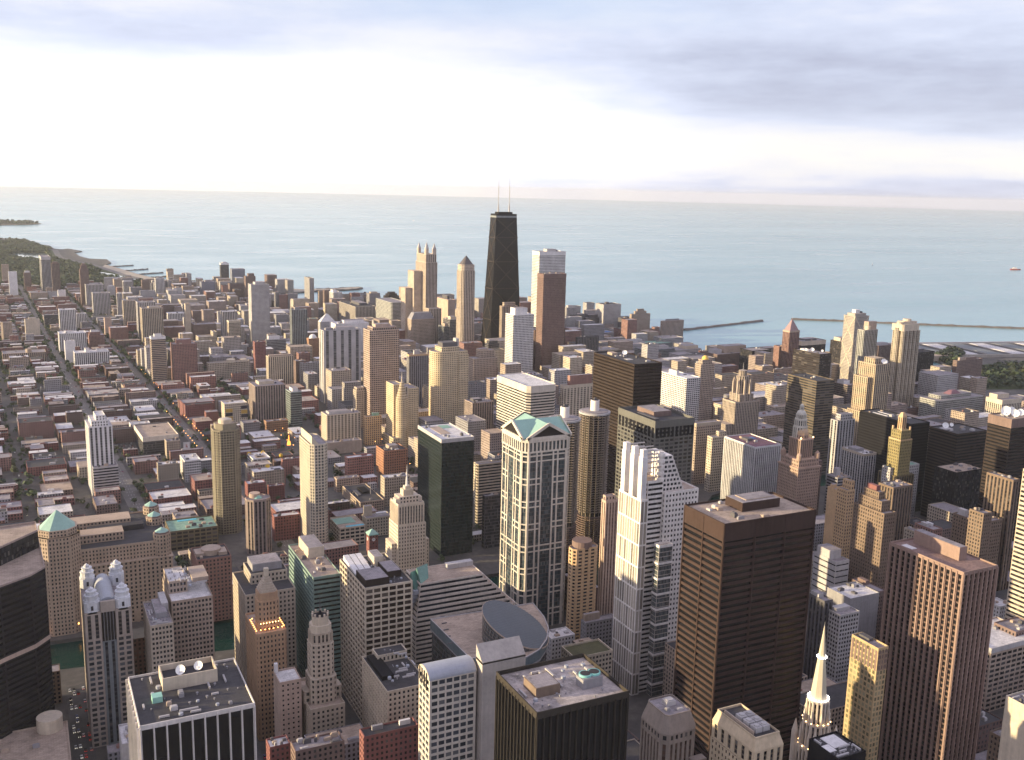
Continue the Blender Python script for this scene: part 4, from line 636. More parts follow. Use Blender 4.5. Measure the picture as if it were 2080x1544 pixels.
 ('apartment_tower', 'narrow beige tower with peaked top beside the pinkish-brown tower', 'apartment tower', 533.1, 1671.4, 0.0419, 15.8, 17, 64, 'beige', 'punch', 'gravel', [('tier', 0, 0, 0.8, 0.8, 5)], 0, None),
 ('apartment_tower', 'small gilded annex with green corner roof', 'apartment tower', 517.4, 1553.2, 0.0419, 27.3, 8.9, 45.7, 'gold', 'punch', 'gravel', [('box', 0.2, 0.2, 0.4, 0.5, 5, 'green')], 0, None),
 ('apartment_tower', 'brownish ribbed tower with sunlit west edge, next to the pale banded tower', 'apartment tower', 661, 1461.8, 0.0419, 36.9, 29.5, 78.5, 'pinkgrey', 'strip', 'gravel', [('box', -0.1, 0.1, 0.4, 0.4, 4, 'dgrey')], 0, None),
 ('brick_warehouse', 'orange brick warehouse with dark roof gear', 'warehouse', 491.2, 1387.6, 0.0419, 34.4, 34.5, 37.4, 'orangebrick', 'punch', 'dark', [('box', 0, 0, 0.4, 0.4, 5, 'tan')], 0, None),
 ('midrise_building', 'pink brick block with white roof', 'building', 438.1, 1373, 0.0419, 38.2, 12.2, 33.9, 'pinkbrick', 'punch', 'white', [('box', 0.2, 0.1, 0.2, 0.2, 3, 'redbrick')], 0, None),
 ('midrise_building', 'beige block with white roof behind the stone tower', 'building', 448.3, 1252.6, 0, 34.7, 15.4, 37.5, 'beige', 'punch', 'white', [], 0, None),
 ('midrise_building', 'low pinkish block with cluttered roof', 'building', 408.3, 1334.8, 0.0419, 31.9, 12.2, 17.2, 'pink', 'punch', 'gravel', [], 0, None),
 ('midrise_building', 'low tan block with black roof full of vents', 'building', 410.9, 1272.2, 0, 31.2, 76.3, 12.9, 'tan', 'grid', 'dark', [('box', 0.1, 0.1, 0.3, 0.3, 3, 'black'), ('box', -0.25, 0, 0.15, 0.3, 2, 'dgrey'), ('mast', 0.25, -0.1, 22)], 0, None),
 ('apartment_tower', 'slim cream tower with raised curved prow and rounded front', 'apartment tower', 314.1, 1150.8, 0, 20.5, 51.4, 122.6, 'cream2', 'slimgrid', 'gravel', [('prow', 10, 'cream2')], 0.22, None),
 ('athletic_club', 'cream block with tennis court and turquoise pool on its roof', 'building', 351.8, 1146.5, 0, 30.2, 39.8, 21.8, 'cream', 'big', 'tan', [('court', -0.1, 0.15, 0.8, 0.5, 'green'), ('court', 0.15, -0.38, 0.7, 0.12, 'pool')], 0, None),
 ('midrise_building', 'cream block with stair tower beside the athletic club', 'building', 389.8, 1154.3, 0, 30.9, 16.7, 22.4, 'cream', 'punch', 'gravel', [('box', -0.3, 0.3, 0.3, 0.3, 12, 'cream'), ('box', 0.2, 0.1, 0.4, 0.3, 3, 'white')], 0, None),
 ('midrise_building', 'rounded pinkish office block with small green turret', 'building', 250.4, 1148.9, 0, 26.3, 21.1, 62.4, 'pinkgrey', 'strip', 'gravel', [('cyl', -0.1, 0.2, 6, 5, 'pink', 'turret'), ('pyr', 0.35, 0.35, 4, 'teal', 0.1)], 0.3, None),
 ('midrise_building', 'olive block with broad pale green roof and turquoise pool', 'building', 187, 1206.9, 0, 52.1, 40.7, 21.9, 'olive', 'big', 'green', [('court', -0.05, 0.38, 0.4, 0.12, 'pool'), ('box', 0, 0.1, 0.08, 0.1, 2, 'tan'), ('box', 0.25, -0.1, 0.08, 0.1, 2, 'tan'), ('box', -0.1, -0.25, 0.08, 0.1, 2, 'tan')], 0, None),
 ('midrise_building', 'red brick loft block below the slim cream tower', 'building', 288.7, 1179.7, 0, 30.2, 12.3, 28.5, 'redbrick', 'punch', 'white', [], 0, None),
 ('midrise_building', 'red loft block with white roof beside the yellow tower', 'building', 282.7, 1317.8, 0.0419, 23.2, 15.1, 29.3, 'redbrick', 'punch', 'white', [], 0, None),
 ('midrise_building', 'red brick loft with pale roof and water tank', 'building', 310.6, 1324.7, 0.0419, 20, 9.5, 19.9, 'redbrick', 'punch', 'gravel', [], 0, None),
 ('restaurant', 'low white restaurant with yellow arches at its roof corners', 'restaurant', 328.9, 1514.3, 0.0419, 25.3, 34.5, 9, 'white', 'big', 'white', [('arches',), ('court', 0.05, -0.15, 0.6, 0.35, 'tan'), ('court', 0.05, -0.12, 0.4, 0.18, 'dgrey')], 0, None),
 ('midrise_building', 'cream block with mustard and dark painted panels behind the yellow-green tower', 'building', 341.3, 1760, 0.0419, 37.8, 25.4, 39, 'cream', 'punch', 'white', [('panel', -0.3, 0.72, 0.3, 0.16, 'mustardpaint'), ('panel', -0.3, 0.55, 0.3, 0.14, 'navy'), ('panel', -0.3, 0.38, 0.3, 0.15, 'mustardpaint'), ('panel', 0.36, 0.82, 0.28, 0.15, 'navy'), ('panel', 0.36, 0.62, 0.28, 0.16, 'mustardpaint'), ('panel', 0.36, 0.44, 0.28, 0.15, 'navy')], 0, None),
 ('hotel_tower', 'cream balconied hotel with red penthouse behind the corncob towers', 'hotel', 779.7, 1364.1, 0.0419, 53.1, 10, 115, 'cream', 'balc', 'gravel', [('band', 4, 'cream'), ('box', 0.1, 0.05, 0.75, 0.7, 15, 'brickpink')], 0, None),
 ('office_tower', 'pale tower of bold black bands with blank top', 'office tower', 691.2, 1362.5, 0.0419, 48.4, 99.5, 128, 'ivory', 'wband', 'white', [('band', 8, 'ivory')], 0.1, None),
 ('apartment_tower', 'banded apartment block with rounded east corner behind the dark office block', 'apartment tower', 527.8, 1138.1, 0, 34.3, 7.3, 76.7, 'cream', 'band', 'gravel', [], 0.2, None),
 ('office_tower', 'dark glass block at the foot of the pedimented tower', 'office tower', 497.5, 1062.5, 0, 22.9, 6.7, 61.7, 'dgrey', 'curtain', 'gravel', [], 0, None),
 ('apartment_tower', 'white gridded slab east of the big bronze tower', 'apartment tower', 998.9, 1400.9, 0.0419, 28.4, 68, 110, 'white', 'balc2', 'white', [('box', -0.3, 0.1, 0.2, 0.3, 8, 'white')], 0, None),
 ('hotel_tower', 'tan hotel tower crowned by a small golden dome', 'hotel', 1071.8, 1432.2, 0.0419, 30, 15.7, 118.8, 'tan', 'punch', 'gravel', [('tier', 0, 0, 0.7, 0.7, 8), ('dome', 0, 0, 6, 'golddome')], 0, None),
 ('midrise_building', 'tan stone block between the dark grid tower and a sunlit block', 'building', 886.5, 1181, 0, 42.9, 11.4, 88.1, 'tan', 'punch', 'gravel', [('band', 3, 'beige')], 0, None),
 ('midrise_building', 'cream block glowing gold in the low sun', 'building', 877.7, 1143.6, 0, 26.1, 10.9, 77.2, 'cream', 'punch', 'gravel', [('tier', 0.3, 0.2, 0.5, 0.6, 6)], 0, None),
 ('office_tower', 'white ribbed office block with red-edged roof', 'office tower', 873.2, 1066, 0, 42.6, 61.3, 90, 'white', 'fins', 'redroof', [('box', -0.1, 0.1, 0.2, 0.2, 3, 'dgrey'), ('court', 0.2, 0.2, 0.2, 0.15, 'blue')], 0, None),
 ('office_tower', 'dark olive banded tower behind the pale domed spire', 'office tower', 1081.3, 1188.2, 0, 35, 61.3, 139, 'olivebronze', 'obands', 'dark', [], 0, None),
 ('office_tower', 'grey office block with dark recessed glass centre', 'office tower', 1397.8, 1431.8, 0.0419, 21.3, 33.3, 63.2, 'pinkgrey', 'curtain', 'gravel', [('box', 0, 0.1, 0.7, 0.5, 7, 'white')], 0, None),
 ('midrise_building', 'pale neo-gothic block with tall bays behind the stepped stone block', 'building', 1081.2, 1117.6, 0, 33.4, 13.5, 90, 'lgrey', 'vs2', 'gravel', [('tier', 0.1, 0.1, 0.7, 0.7, 8)], 0, None),
 ('midrise_building', 'grey stone block with white cluttered roof deck', 'building', 993.4, 998.6, 0, 21.6, 37.6, 82, 'lgrey', 'strip', 'white', [('box', -0.1, 0.1, 0.6, 0.4, 4, 'grey'), ('band', 2, 'beige')], 0, None),
 ('midrise_building', 'grey banded block with small white roof box', 'building', 899.9, 938.3, 0, 20.9, 18.1, 75, 'grey', 'band', 'gravel', [('box', 0, 0.2, 0.3, 0.3, 9, 'lgrey')], 0, None),
 ('midrise_building', 'pale block with green roof edges behind the gilded tower', 'building', 980.3, 918, 0, 48.8, 12.6, 85, 'lgrey', 'punch', 'green', [], 0, None),
 ('office_tower', 'massive black banded tower behind the gilded tower', 'office tower', 1060.2, 1007.3, 0, 34.1, 87, 120, 'black', 'bband', 'dark', [('court', -0.2, 0.2, 0.08, 0.3, 'white'), ('court', 0.1, 0.2, 0.08, 0.3, 'white')], 0, None),
 ('office_tower', 'brown-black tower with two white dishes on its dark roof', 'office tower', 1090.3, 930.3, 0, 54.2, 42.8, 118, 'bronze', 'bband', 'dark', [('dish', -0.25, 0.2, 4), ('dish', 0.05, 0.3, 2.5), ('court', -0.22, 0.2, 0.25, 0.25, 'lgrey')], 0, None),
 ('office_tower', 'black office block with tan gravel roof', 'office tower', 1039.6, 882.3, 0, 48.6, 31.7, 85, 'black', 'curtain', 'tan', [], 0, None),
 ('office_tower', 'tall brown-black tower crowded with white dishes', 'office tower', 1014.4, 799.4, 0, 46.8, 29.3, 170, 'bronze', 'bband', 'tan', [('dish', -0.25, 0.1, 5), ('dish', -0.1, 0.25, 5), ('dish', 0.05, 0.2, 4.5), ('dish', -0.15, -0.2, 4.5), ('dish', 0.12, -0.1, 4), ('dish', -0.02, 0, 4), ('band', 9, 'brown')], 0, None),
 ('hotel_tower', 'pale gridded hotel with chamfered wings and red roof cap', 'hotel', 1577.5, 1340.4, 0.0419, 131, 45, 43.7, 'paleglass', 'grid', 'gravel', [('tier', 0, 0.1, 0.7, 0.6, 6), ('pyr', 0.25, 0.4, 7, 'redroof', 0.4)], 0.12, None),
 ('hotel_tower', 'cream pillared block with open top storey and roof box', 'hotel', 1590.9, 1242, 0, 51.3, 32.9, 59.7, 'cream', 'strip', 'gravel', [('band', 7, 'cream'), ('box', -0.1, 0.2, 0.6, 0.5, 8, 'cream')], 0, None),
 ('midrise_building', 'brown stone block with arched upper storeys and stepped top', 'building', 758.3, 749.7, 0, 15.4, 38.7, 110, 'umber', 'punch2', 'gravel', [('tier', 0.05, 0.05, 0.75, 0.75, 10), ('tier', 0.1, 0.1, 0.5, 0.5, 7), ('box', 0.15, 0.15, 0.3, 0.3, 5, 'redbrick')], 0, None),
 ('midrise_building', 'black glass block with red lit sign along its roof edge', 'building', 790, 820.4, 0, 9, 33.9, 70, 'black', 'curtain', 'dark', [('sign', 0, 0, 0.9, 0.02, 4, 'redsign')], 0, None),
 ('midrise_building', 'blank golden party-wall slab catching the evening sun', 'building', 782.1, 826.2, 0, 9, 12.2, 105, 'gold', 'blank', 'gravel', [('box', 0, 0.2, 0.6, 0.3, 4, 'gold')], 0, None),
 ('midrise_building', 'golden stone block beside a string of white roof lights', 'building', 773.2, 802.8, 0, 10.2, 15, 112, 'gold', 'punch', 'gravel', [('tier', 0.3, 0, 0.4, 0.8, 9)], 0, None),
 ('midrise_building', 'dark stone block at the foot of the gilded tower', 'building', 890.7, 843.7, 0, 30.4, 21.3, 92, 'umber', 'strip', 'gravel', [], 0, None),
 ('midrise_building', 'tan-brown front wing of a paired tower with black vine-shaped stain', 'building', 849.1, 717.8, 0, 11.4, 21.7, 100, 'umber', 'punch', 'gravel', [('box', 0, 0.2, 0.4, 0.4, 6, 'lgrey')], 0, None),
 ('midrise_building', 'brown east wing of a paired tower', 'building', 860.1, 704.3, 0, 25.2, 17.7, 100, 'umber', 'punch', 'gravel', [], 0, None),
 ('midrise_building', 'raised lift tower between two brown wings', 'building', 842.5, 697.6, 0, 12.1, 16, 112, 'umber', 'punch', 'gravel', [], 0, None),
 ('midrise_building', 'brick block with rooftop units and arched windows', 'building', 882.9, 788.3, 0, 13.9, 24.6, 62, 'brickpink', 'punch', 'gravel', [('box', -0.2, 0.1, 0.3, 0.3, 4, 'lgrey'), ('box', 0.3, 0.1, 0.2, 0.3, 3, 'white')], 0, None),
 ('midrise_building', 'ornate beige cornice block before the brick block', 'building', 867.2, 788.7, 0, 9, 27.5, 58, 'beige', 'punch', 'gravel', [], 0, None),
 ('department_store', 'low white banded department store block with boxy roof', 'department store', 723.2, 764.9, 0, 17.1, 29.9, 60, 'lgrey', 'wband2', 'gravel', [('box', -0.05, 0.1, 0.8, 0.6, 9, 'lgrey')], 0, None),
 ('midrise_building', 'flat-roofed brown block with white roof patches behind the granite tower', 'building', 721.4, 714.3, 0, 9, 33.3, 50, 'brown', 'punch', 'gravel', [('box', 0, 0.2, 0.5, 0.3, 4, 'brown')], 0, None),
 ('department_store', 'grey department store with big white curved roof', 'department store', 694.4, 706.8, 0, 35.3, 28.7, 52, 'grey', 'blank', 'white', [], 0, None),
 ('midrise_building', 'pale office block with small lit roof frame', 'building', 621.4, 647.2, 0, 21.2, 15.5, 70, 'lgrey', 'grid', 'gravel', [('box', 0, 0.2, 0.7, 0.4, 3, 'lgrey')], 0, None),
 ('midrise_building', 'dark grey stone block hidden beside the rust-coloured courthouse tower', 'building', 609.8, 661.2, 0, 9, 17.7, 78, 'dgrey', 'strip', 'gravel', [('box', -0.1, 0.2, 0.6, 0.5, 4, 'lgrey')], 0, None),
 ('office_tower', 'gilded glass office block with tall dark louvre crown', 'office tower', 517, 522.7, 0, 9, 23, 118, 'goldglass', 'gold', 'gravel', [('box', 0.1, 0.2, 0.4, 0.4, 2, 'dgrey'), ('colon', 8, 'brown', 15)], 0, None),
 ('midrise_building', 'low tan classical block with white parapet roof', 'building', 731.3, 588.2, 0, 57.9, 40.5, 55, 'tan', 'big', 'white', [('band', 3, 'lgrey')], 0, None),
 ('midrise_building', 'small white rooftop-topped block beside the granite tower', 'building', 800.2, 637.2, 0, 15.3, 15, 50, 'white', 'punch', 'white', [], 0, None),
 ('midrise_building', 'dark brown low block behind the classical block', 'building', 756.8, 586.9, 0, 29.5, 20.6, 58, 'brown', 'punch', 'gravel', [], 0, None),
 ('office_tower', 'pale tower of bold horizontal bands cut by the east frame edge', 'office tower', 793.1, 602.1, 0, 23.7, 28.3, 182, 'cream', 'wband', 'gravel', [], 0, None),
 ('office_tower', 'narrow brown tower behind the banded tower', 'office tower', 881.1, 707, 0, 9, 30, 140, 'umber', 'strip', 'gravel', [], 0, None),
 ('midrise_building', 'cream blank wall block at the lower east corner', 'building', 562.2, 430.1, 0, 25.5, 30, 110, 'cream', 'blank', 'gravel', [], 0, None),
 ('midrise_building', 'dark brown block under the cream blank wall', 'building', 577.4, 459.4, 0, 15.8, 15, 70, 'umber', 'punch', 'gravel', [], 0, None),
 ('midrise_building', 'low black roof with two white square skylight decks', 'building', 395.1, 427.8, 0, 18.9, 20.9, 125, 'black', 'blank', 'dark', [('court', -0.3, 0, 0.25, 0.3, 'white'), ('court', 0.1, 0.2, 0.5, 0.5, 'white')], 0, None),
 ('office_tower', 'black glass tower with stained gravel roof and turquoise cooling fans', 'office tower', 257.4, 477, 0, 50.8, 43.6, 165, 'bronze2', 'blackstrip2', 'stained', [('box', -0.22, 0, 0.26, 0.3, 5, 'umber'), ('box', 0.25, -0.12, 0.22, 0.16, 5, 'grey'), ('fan', 0.21, -0.1, 3.2), ('fan', 0.31, -0.1, 3.2), ('par2', 2.2)], 0, None),
 ('office_tower', 'black tower with broad white fins and dark roof carrying two white dishes', 'office tower', 94.6, 571.9, 0, 54.2, 52.8, 150, 'white2', 'fins2', 'dark', [('tray', 0.02, 0.25, 0.5, 0.3, 7, 'cream'), ('dish', -0.05, 0.25, 2.6), ('dish', 0.12, 0.28, 2.4), ('box', -0.3, -0.05, 0.09, 0.1, 3, 'teal')], 0, None),
 ('office_tower', 'cream gridded tower with white ribbed roof hoods', 'office tower', 262.5, 779.3, 0, 37.5, 64, 112, 'cream', 'gridtower', 'dark', [('hood', -0.25, 0.2, 0.4, 0.5, 5, 'white'), ('box', 0.15, 0.25, 0.2, 0.25, 8, 'cream'), ('box', 0.25, -0.1, 0.3, 0.35, 5, 'bronze'), ('box', -0.2, -0.25, 0.5, 0.35, 5, 'bronze')], 0, None),
 ('midrise_building', 'cream court building with blank west wall and black roof plant', 'building', 244, 682.7, 0, 29.5, 54.4, 78, 'cream', 'punch', 'dark', [('box', -0.28, 0.12, 0.28, 0.62, 3, 'black'), ('tier', 0.12, 0.38, 0.74, 0.22, 5)], 0, None),
 ('office_tower', 'green glass office block with stepped corner and cream roof', 'office tower', 233.1, 850.3, 0, 22.3, 79.4, 100, 'greenglass', 'gband', 'tan', [('box', 0.15, 0.25, 0.6, 0.4, 9, 'cream')], 0, None),
 ('midrise_building', 'beige block with mansard top behind the gold-lit stepped tower', 'building', 191.5, 850.5, 0, 39.4, 51.4, 88, 'beige', 'punch', 'dark', [('tier', 0.1, 0.2, 0.75, 0.55, 8), ('box', 0.1, 0.25, 0.6, 0.4, 6, 'grey')], 0, None),
 ('midrise_building', 'red brick block with rounded roof pavilions across the river', 'building', 174.9, 1000.4, 0, 31.1, 34.5, 62, 'brickpink', 'punch', 'dark', [('cyl', 0, 0, 9, 5, 'tan', 'pavilion'), ('box', -0.35, 0, 0.25, 0.4, 3, 'tan'), ('box', 0.3, -0.1, 0.25, 0.4, 3, 'tan')], 0, None),
 ('midrise_building', 'narrow beige block with grey roof shed and blank flank', 'building', 104.7, 803.2, 0, 15.6, 45.5, 95, 'beige', 'pair', 'gravel', [('box', 0.1, 0.1, 0.5, 0.6, 4, 'grey'), ('box', 0.35, 0.3, 0.3, 0.5, 6, 'lgrey')], 0, None),
 ('midrise_building', 'tan stone block with notched white roofs beside the narrow beige block', 'building', 130.2, 835.8, 0, 29.8, 49.7, 98, 'tan', 'pair', 'white', [('tier', -0.25, 0.15, 0.45, 0.6, 9), ('box', 0.28, 0, 0.4, 0.5, 3, 'tan')], 0, None),
 ('midrise_building', 'pinkish block with white roof and stepped end wall', 'building', 177.8, 716, 0, 14.8, 18.8, 72, 'pink', 'fine2', 'white', [('box', -0.4, 0.4, 0.15, 0.15, 7, 'white')], 0, None),
 ('midrise_building', 'low grey block with roof house beside the rounded tan tower', 'building', 459.5, 765.7, 0, 30.6, 8.3, 42, 'grey', 'punch', 'gravel', [('box', -0.2, 0.3, 0.5, 0.4, 6, 'tan')], 0, None),
 ('midrise_building', 'low white shed roof behind the slanted-roof centre', 'building', 426.5, 776.7, 0, 23.1, 16.2, 30, 'white', 'punch', 'white', [], 0, None),
 ('city_hall', 'city hall block with planted brown-green roof', 'city hall', 410, 702.5, 0, 34.1, 21.7, 52, 'cream', 'grid', 'greenroof', [('par2', 1.5)], 0, None),
 ('hotel_tower', 'rounded golden-tan hotel with dark balcony stack and lit lamps', 'hotel', 466.8, 808.1, 0, 26.4, 12.4, 92, 'gold', 'balcround', 'gravel', [('cyl', 0, 0.2, 9, 6, 'brown', 'penthouse')], 0.25, None),
 ('office_tower', 'pink-cream slender tower with crowstepped top beside the white stepped tower', 'office tower', 497.2, 815.2, 0, 13.1, 7.6, 130, 'pinkcream', 'vs3', 'gravel', [('tier', 0, 0.2, 0.8, 0.6, 4)], 0, None),
 ('midrise_building', 'small low service block in a dark street court', 'building', 428.4, 614.8, 0, 22.1, 15.5, 30, 'conc', 'blank', 'gravel', [], 0, None),
 ('midrise_building', 'dark red brick block under the cream court building', 'building', 220.5, 627.3, 0, 35.6, 9.9, 70, 'redbrick', 'punch', 'dark', [('box', -0.2, 0.2, 0.2, 0.2, 3, 'grey'), ('box', 0.3, 0.1, 0.2, 0.2, 3, 'white')], 0, None),
 ('midrise_building', 'brown block with white roof edge below the wedding-cake tower', 'building', 173.2, 621.5, 0, 29.9, 11.8, 75, 'brown', 'punch', 'gravel', [], 0, None),
 ('midrise_building', 'small red block with snowy white roof in the lower street', 'building', 157.2, 655.8, 0, 12.9, 10.9, 60, 'redbrick', 'punch', 'white', [], 0, None),
 ('midrise_building', 'low tan plaza roof beneath the black curved tower', 'building', -14, 731, 0, 108, 64, 45, 'tan', 'blank', 'tan', [('cyl', 0.4, 0.43, 8, 9, 'cream', 'stair_drum')], 0, None),
 ('midrise_building', 'pale low roof strip beside the finned tower', 'building', 73.2, 703.6, 0, 9, 25, 60, 'lgrey', 'blank', 'white', [], 0, None),
 ('skyscraper', 'tapered black tower with crossed braces and two tall roof antennas', 'skyscraper', 1094.8, 2283.4, 0.0419, 55.5, 30.6, 344, 'black', 'x', 'gravel', [], 0, 'hancock'),
 ('skyscraper', 'white marble tower behind the reddish granite tower', 'skyscraper', 1155, 2156.7, 0.0419, 71.6, 33.2, 262, 'white', 'grid', 'gravel', [('box', 0.05, 0.1, 0.35, 0.5, 6, 'lgrey'), ('box', 0.2, 0.1, 0.2, 0.3, 4, 'dgrey'), ('band', 8, 'white')], 0, None),
 ('skyscraper', 'reddish granite tower with sunlit west edge in front of a white marble tower', 'skyscraper', 1085.7, 2012.9, 0.0419, 58.2, 27.1, 223, 'redgranite', 'granite', 'gravel', [('band', 7, 'redgranite')], 0, None),
 ('skyscraper', 'pale stone tower crowned by four corner lanterns', 'skyscraper', 965.5, 2464.6, 0.0419, 31.6, 65.7, 243, 'tan2', 'strip', 'gravel', [], 0, 'nine'),
 ('skyscraper', 'slender tan tower with dark pyramid roof', 'skyscraper', 933.6, 2130.8, 0.0419, 35.1, 11.5, 236, 'tan2', 'fine', 'gravel', [], 0, 'park'),
 ('round_tower', 'corncob round apartment tower of scalloped balconies, fully visible one', 'apartment tower', 585.9, 992.7, 0, 34, 34, 168, 'marina', 'x', 'gravel', [], 0, 'marina'),
 ('round_tower', 'corncob round apartment tower partly hidden by the pedimented tower', 'apartment tower', 538.3, 975.1, 0, 34, 34, 168, 'marina', 'x', 'gravel', [], 0, 'marina'),
 ('skyscraper', 'ivory-framed glass tower with green pedimented roof', 'skyscraper', 451.2, 875.3, 0, 48.2, 48.1, 188, 'ivory', 'x', 'gravel', [], 0, 'donn'),
 ('skyscraper', 'dark grid tower with colonnaded top and open cornice roof', 'skyscraper', 583.2, 873.2, 0, 45.7, 65.1, 190, 'granitegreen', 'leo', 'dark', [('band', 3, 'granitegreen'), ('colon', 10), ('box', 0.05, 0.1, 0.45, 0.45, 5, 'brown'), ('court', 0.08, 0.12, 0.22, 0.2, 'white'), ('box', -0.3, -0.1, 0.1, 0.5, 2, 'dgrey'), ('par2', 2.5)], 0, None),
 ('skyscraper', 'dark bronze slab tower with pale roof hatches north of the river', 'skyscraper', 667.8, 1058, 0, 37.9, 89, 212, 'bronze', 'ibm', 'dark', [('box', -0.1, 0.3, 0.2, 0.12, 3, 'tan'), ('court', -0.1, -0.1, 0.2, 0.1, 'lgrey'), ('dish', 0.2, 0.2, 3)], 0, None),
 ('skyscraper', 'white stepped tower with finned open crown and raked east wing', 'skyscraper', 484.3, 723.3, 0, 54.7, 32.4, 172, 'ivory2', 'x', 'gravel', [], 0, 'title'),
 ('skyscraper', 'rust-brown steel courthouse tower with tan flat roof', 'skyscraper', 459.9, 583, 0, 76, 42.5, 198, 'rust', 'daley', 'tan', [('band', 11, 'rust'), ('box', 0.08, 0.12, 0.42, 0.42, 6, 'rust'), ('box', 0.1, 0.14, 0.3, 0.28, 6.6, 'tan')], 0, None),
 ('skyscraper', 'red-brown granite tower with deep piers and flat rusty roof', 'skyscraper', 571.1, 518.1, 0, 31.7, 60.2, 172, 'redgranite2', 'tfnp', 'rustroof', [('box', 0.12, 0.1, 0.22, 0.62, 9, 'redgranite2'), ('court', -0.3, 0.32, 0.15, 0.15, 'white')], 0, None),
 ('church_tower', 'gothic stone church tower topped by a lit white spire', 'church tower', 441.1, 487.5, 0, 16.8, 19.8, 112, 'ivory3', 'x', 'gravel', [], 0, 'temple'),
 ('wholesale_block', 'vast sandstone block with teal-capped octagonal tower and corner turrets', 'building', 89.8, 1033.5, 0, 104.4, 45, 74.1, 'martstone', 'x', 'gravel', [], 0, 'mart'),
 ('skyscraper', 'stone tower with four white lantern domes and barrel vault roof', 'skyscraper', 71.3, 830.2, 0, 31, 48.2, 118, 'beigegrey', 'x', 'gravel', [], 0, 'domes'),
 ('skyscraper', 'stepped stone tower with round crenellated top and mast', 'skyscraper', 200.4, 712.2, 0, 24, 58, 70, 'beige', 'x', 'gravel', [], 0, 'round'),
 ('skyscraper', 'stepped stone tower with pyramid cap and ring of orange lights', 'skyscraper', 177.9, 775.8, 0, 22.1, 54.5, 95, 'goldstone', 'x', 'gravel', [], 0, 'goldstep'),
 ('civic_building', 'glass civic building with slanted cylindrical roof and curved wall', 'civic building', 335.4, 720.8, 0, 60.9, 86.2, 80, 'thglass', 'x', 'gravel', [], 0, 'thomp'),
 ('office_tower', 'stepped glass office block of pale bands with green atrium peak', 'office tower', 350.2, 808.2, 0, 95.4, 25.3, 86, 'stripe', 'x', 'gravel', [], 0, 'stripes'),
 ('office_tower', 'white gridded tower with rounded vaulted top', 'office tower', 244.5, 590.9, 0, 29.8, 17.5, 130, 'ivory', 'x', 'gravel', [], 0, 'rounded'),
 ('office_tower', 'blank pale concrete slab with sloped top beside the white gridded tower', 'office tower', 275.7, 582.5, 0, 28.8, 9.2, 128, 'conc2', 'blank', 'gravel', [('prow2', 9, 'conc2')], 0, None),
 ('skyscraper', 'cream setback tower with needle spire beside the green glass tower', 'skyscraper', 358.5, 966.3, 0, 29.1, 18.6, 108, 'ivory3', 'x', 'gravel', [], 0, 'deco'),
 ('skyscraper', 'dark green glass tower with pale flat roof', 'skyscraper', 450, 1090.6, 0, 38.8, 71.7, 134, 'darkgreen', 'greencurtain', 'white', [('court', -0.1, 0.1, 0.3, 0.5, 'tan'), ('court', 0.2, 0.3, 0.3, 0.2, 'green'), ('band', 3, 'lgrey')], 0, None),
 ('skyscraper', 'yellow-green apartment tower with rounded corners and domed crown', 'skyscraper', 232.4, 1232.8, 0, 30, 64.6, 131.7, 'mustard', 'x', 'gravel', [], 0, 'yellow'),
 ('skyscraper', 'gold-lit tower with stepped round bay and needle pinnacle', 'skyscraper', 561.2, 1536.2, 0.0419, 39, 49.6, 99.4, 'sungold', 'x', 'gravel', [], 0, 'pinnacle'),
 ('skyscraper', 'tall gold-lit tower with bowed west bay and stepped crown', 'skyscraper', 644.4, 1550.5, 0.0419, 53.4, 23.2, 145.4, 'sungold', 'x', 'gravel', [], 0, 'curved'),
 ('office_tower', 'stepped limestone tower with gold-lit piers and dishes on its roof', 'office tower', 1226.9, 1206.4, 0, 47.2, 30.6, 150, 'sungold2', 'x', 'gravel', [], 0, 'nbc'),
 ('apartment_tower', 'tall tower of vertical bays with lobed white crown', 'apartment tower', 1528.5, 1420.4, 0.0419, 48.8, 17.1, 177, 'cream', 'x', 'gravel', [], 0, 'pier'),
 ('apartment_tower', 'concrete tower with crossed diagonal braces on its west face', 'apartment tower', 1581.6, 1596.9, 0.0419, 40.1, 30.2, 170, 'conc', 'x', 'gravel', [], 0, 'onterie'),
 ('skyscraper', 'gothic stone tower with buttressed crown', 'skyscraper', 980.7, 1223, 0, 45, 22.9, 118, 'gothic', 'x', 'gravel', [], 0, 'tribune'),
 ('skyscraper', 'slender white octagonal tower with domed cap', 'skyscraper', 859.6, 966.6, 0, 14.6, 15, 138, 'mather', 'x', 'gravel', [], 0, 'mather'),
 ('skyscraper', 'ornate brown stone tower with round dome and corner lanterns', 'skyscraper', 859.7, 963.4, 0, 24.6, 30.8, 88, 'pinkstone', 'x', 'gravel', [], 0, 'jewelers'),
 ('skyscraper', 'gilded dark green tower with slender golden cap', 'skyscraper', 970.8, 914.4, 0, 19.6, 18.1, 124, 'goldgreen', 'x', 'gravel', [], 0, 'carbide'),
 ('skyscraper', 'black banded glass tower with curved faces and pale setback roofs', 'skyscraper', 15.6, 770.1, 0, 29.4, 20.6, 150, 'black', 'x', 'gravel', [], 0, 'blackleft'),
 ('office_tower', 'grey stone tower with sloping mansard crown and roof plant', 'office tower', 344.3, 507.6, 0, 19.1, 22, 118, 'stonegrey', 'x', 'gravel', [], 0, 'mansard'),
 ('office_tower', 'cream stone tower with chamfered cornice and fan units on top', 'office tower', 367.3, 465.1, 0, 17.2, 35.3, 126, 'creamstone', 'x', 'gravel', [], 0, 'creamtop'),
 ('clock_tower', 'red brick clock tower with small green hipped roof', 'clock tower', 355, 1066, 0, 12.8, 11.9, 24.7, 'redbrick', 'x', 'gravel', [], 0, 'clock'),
]

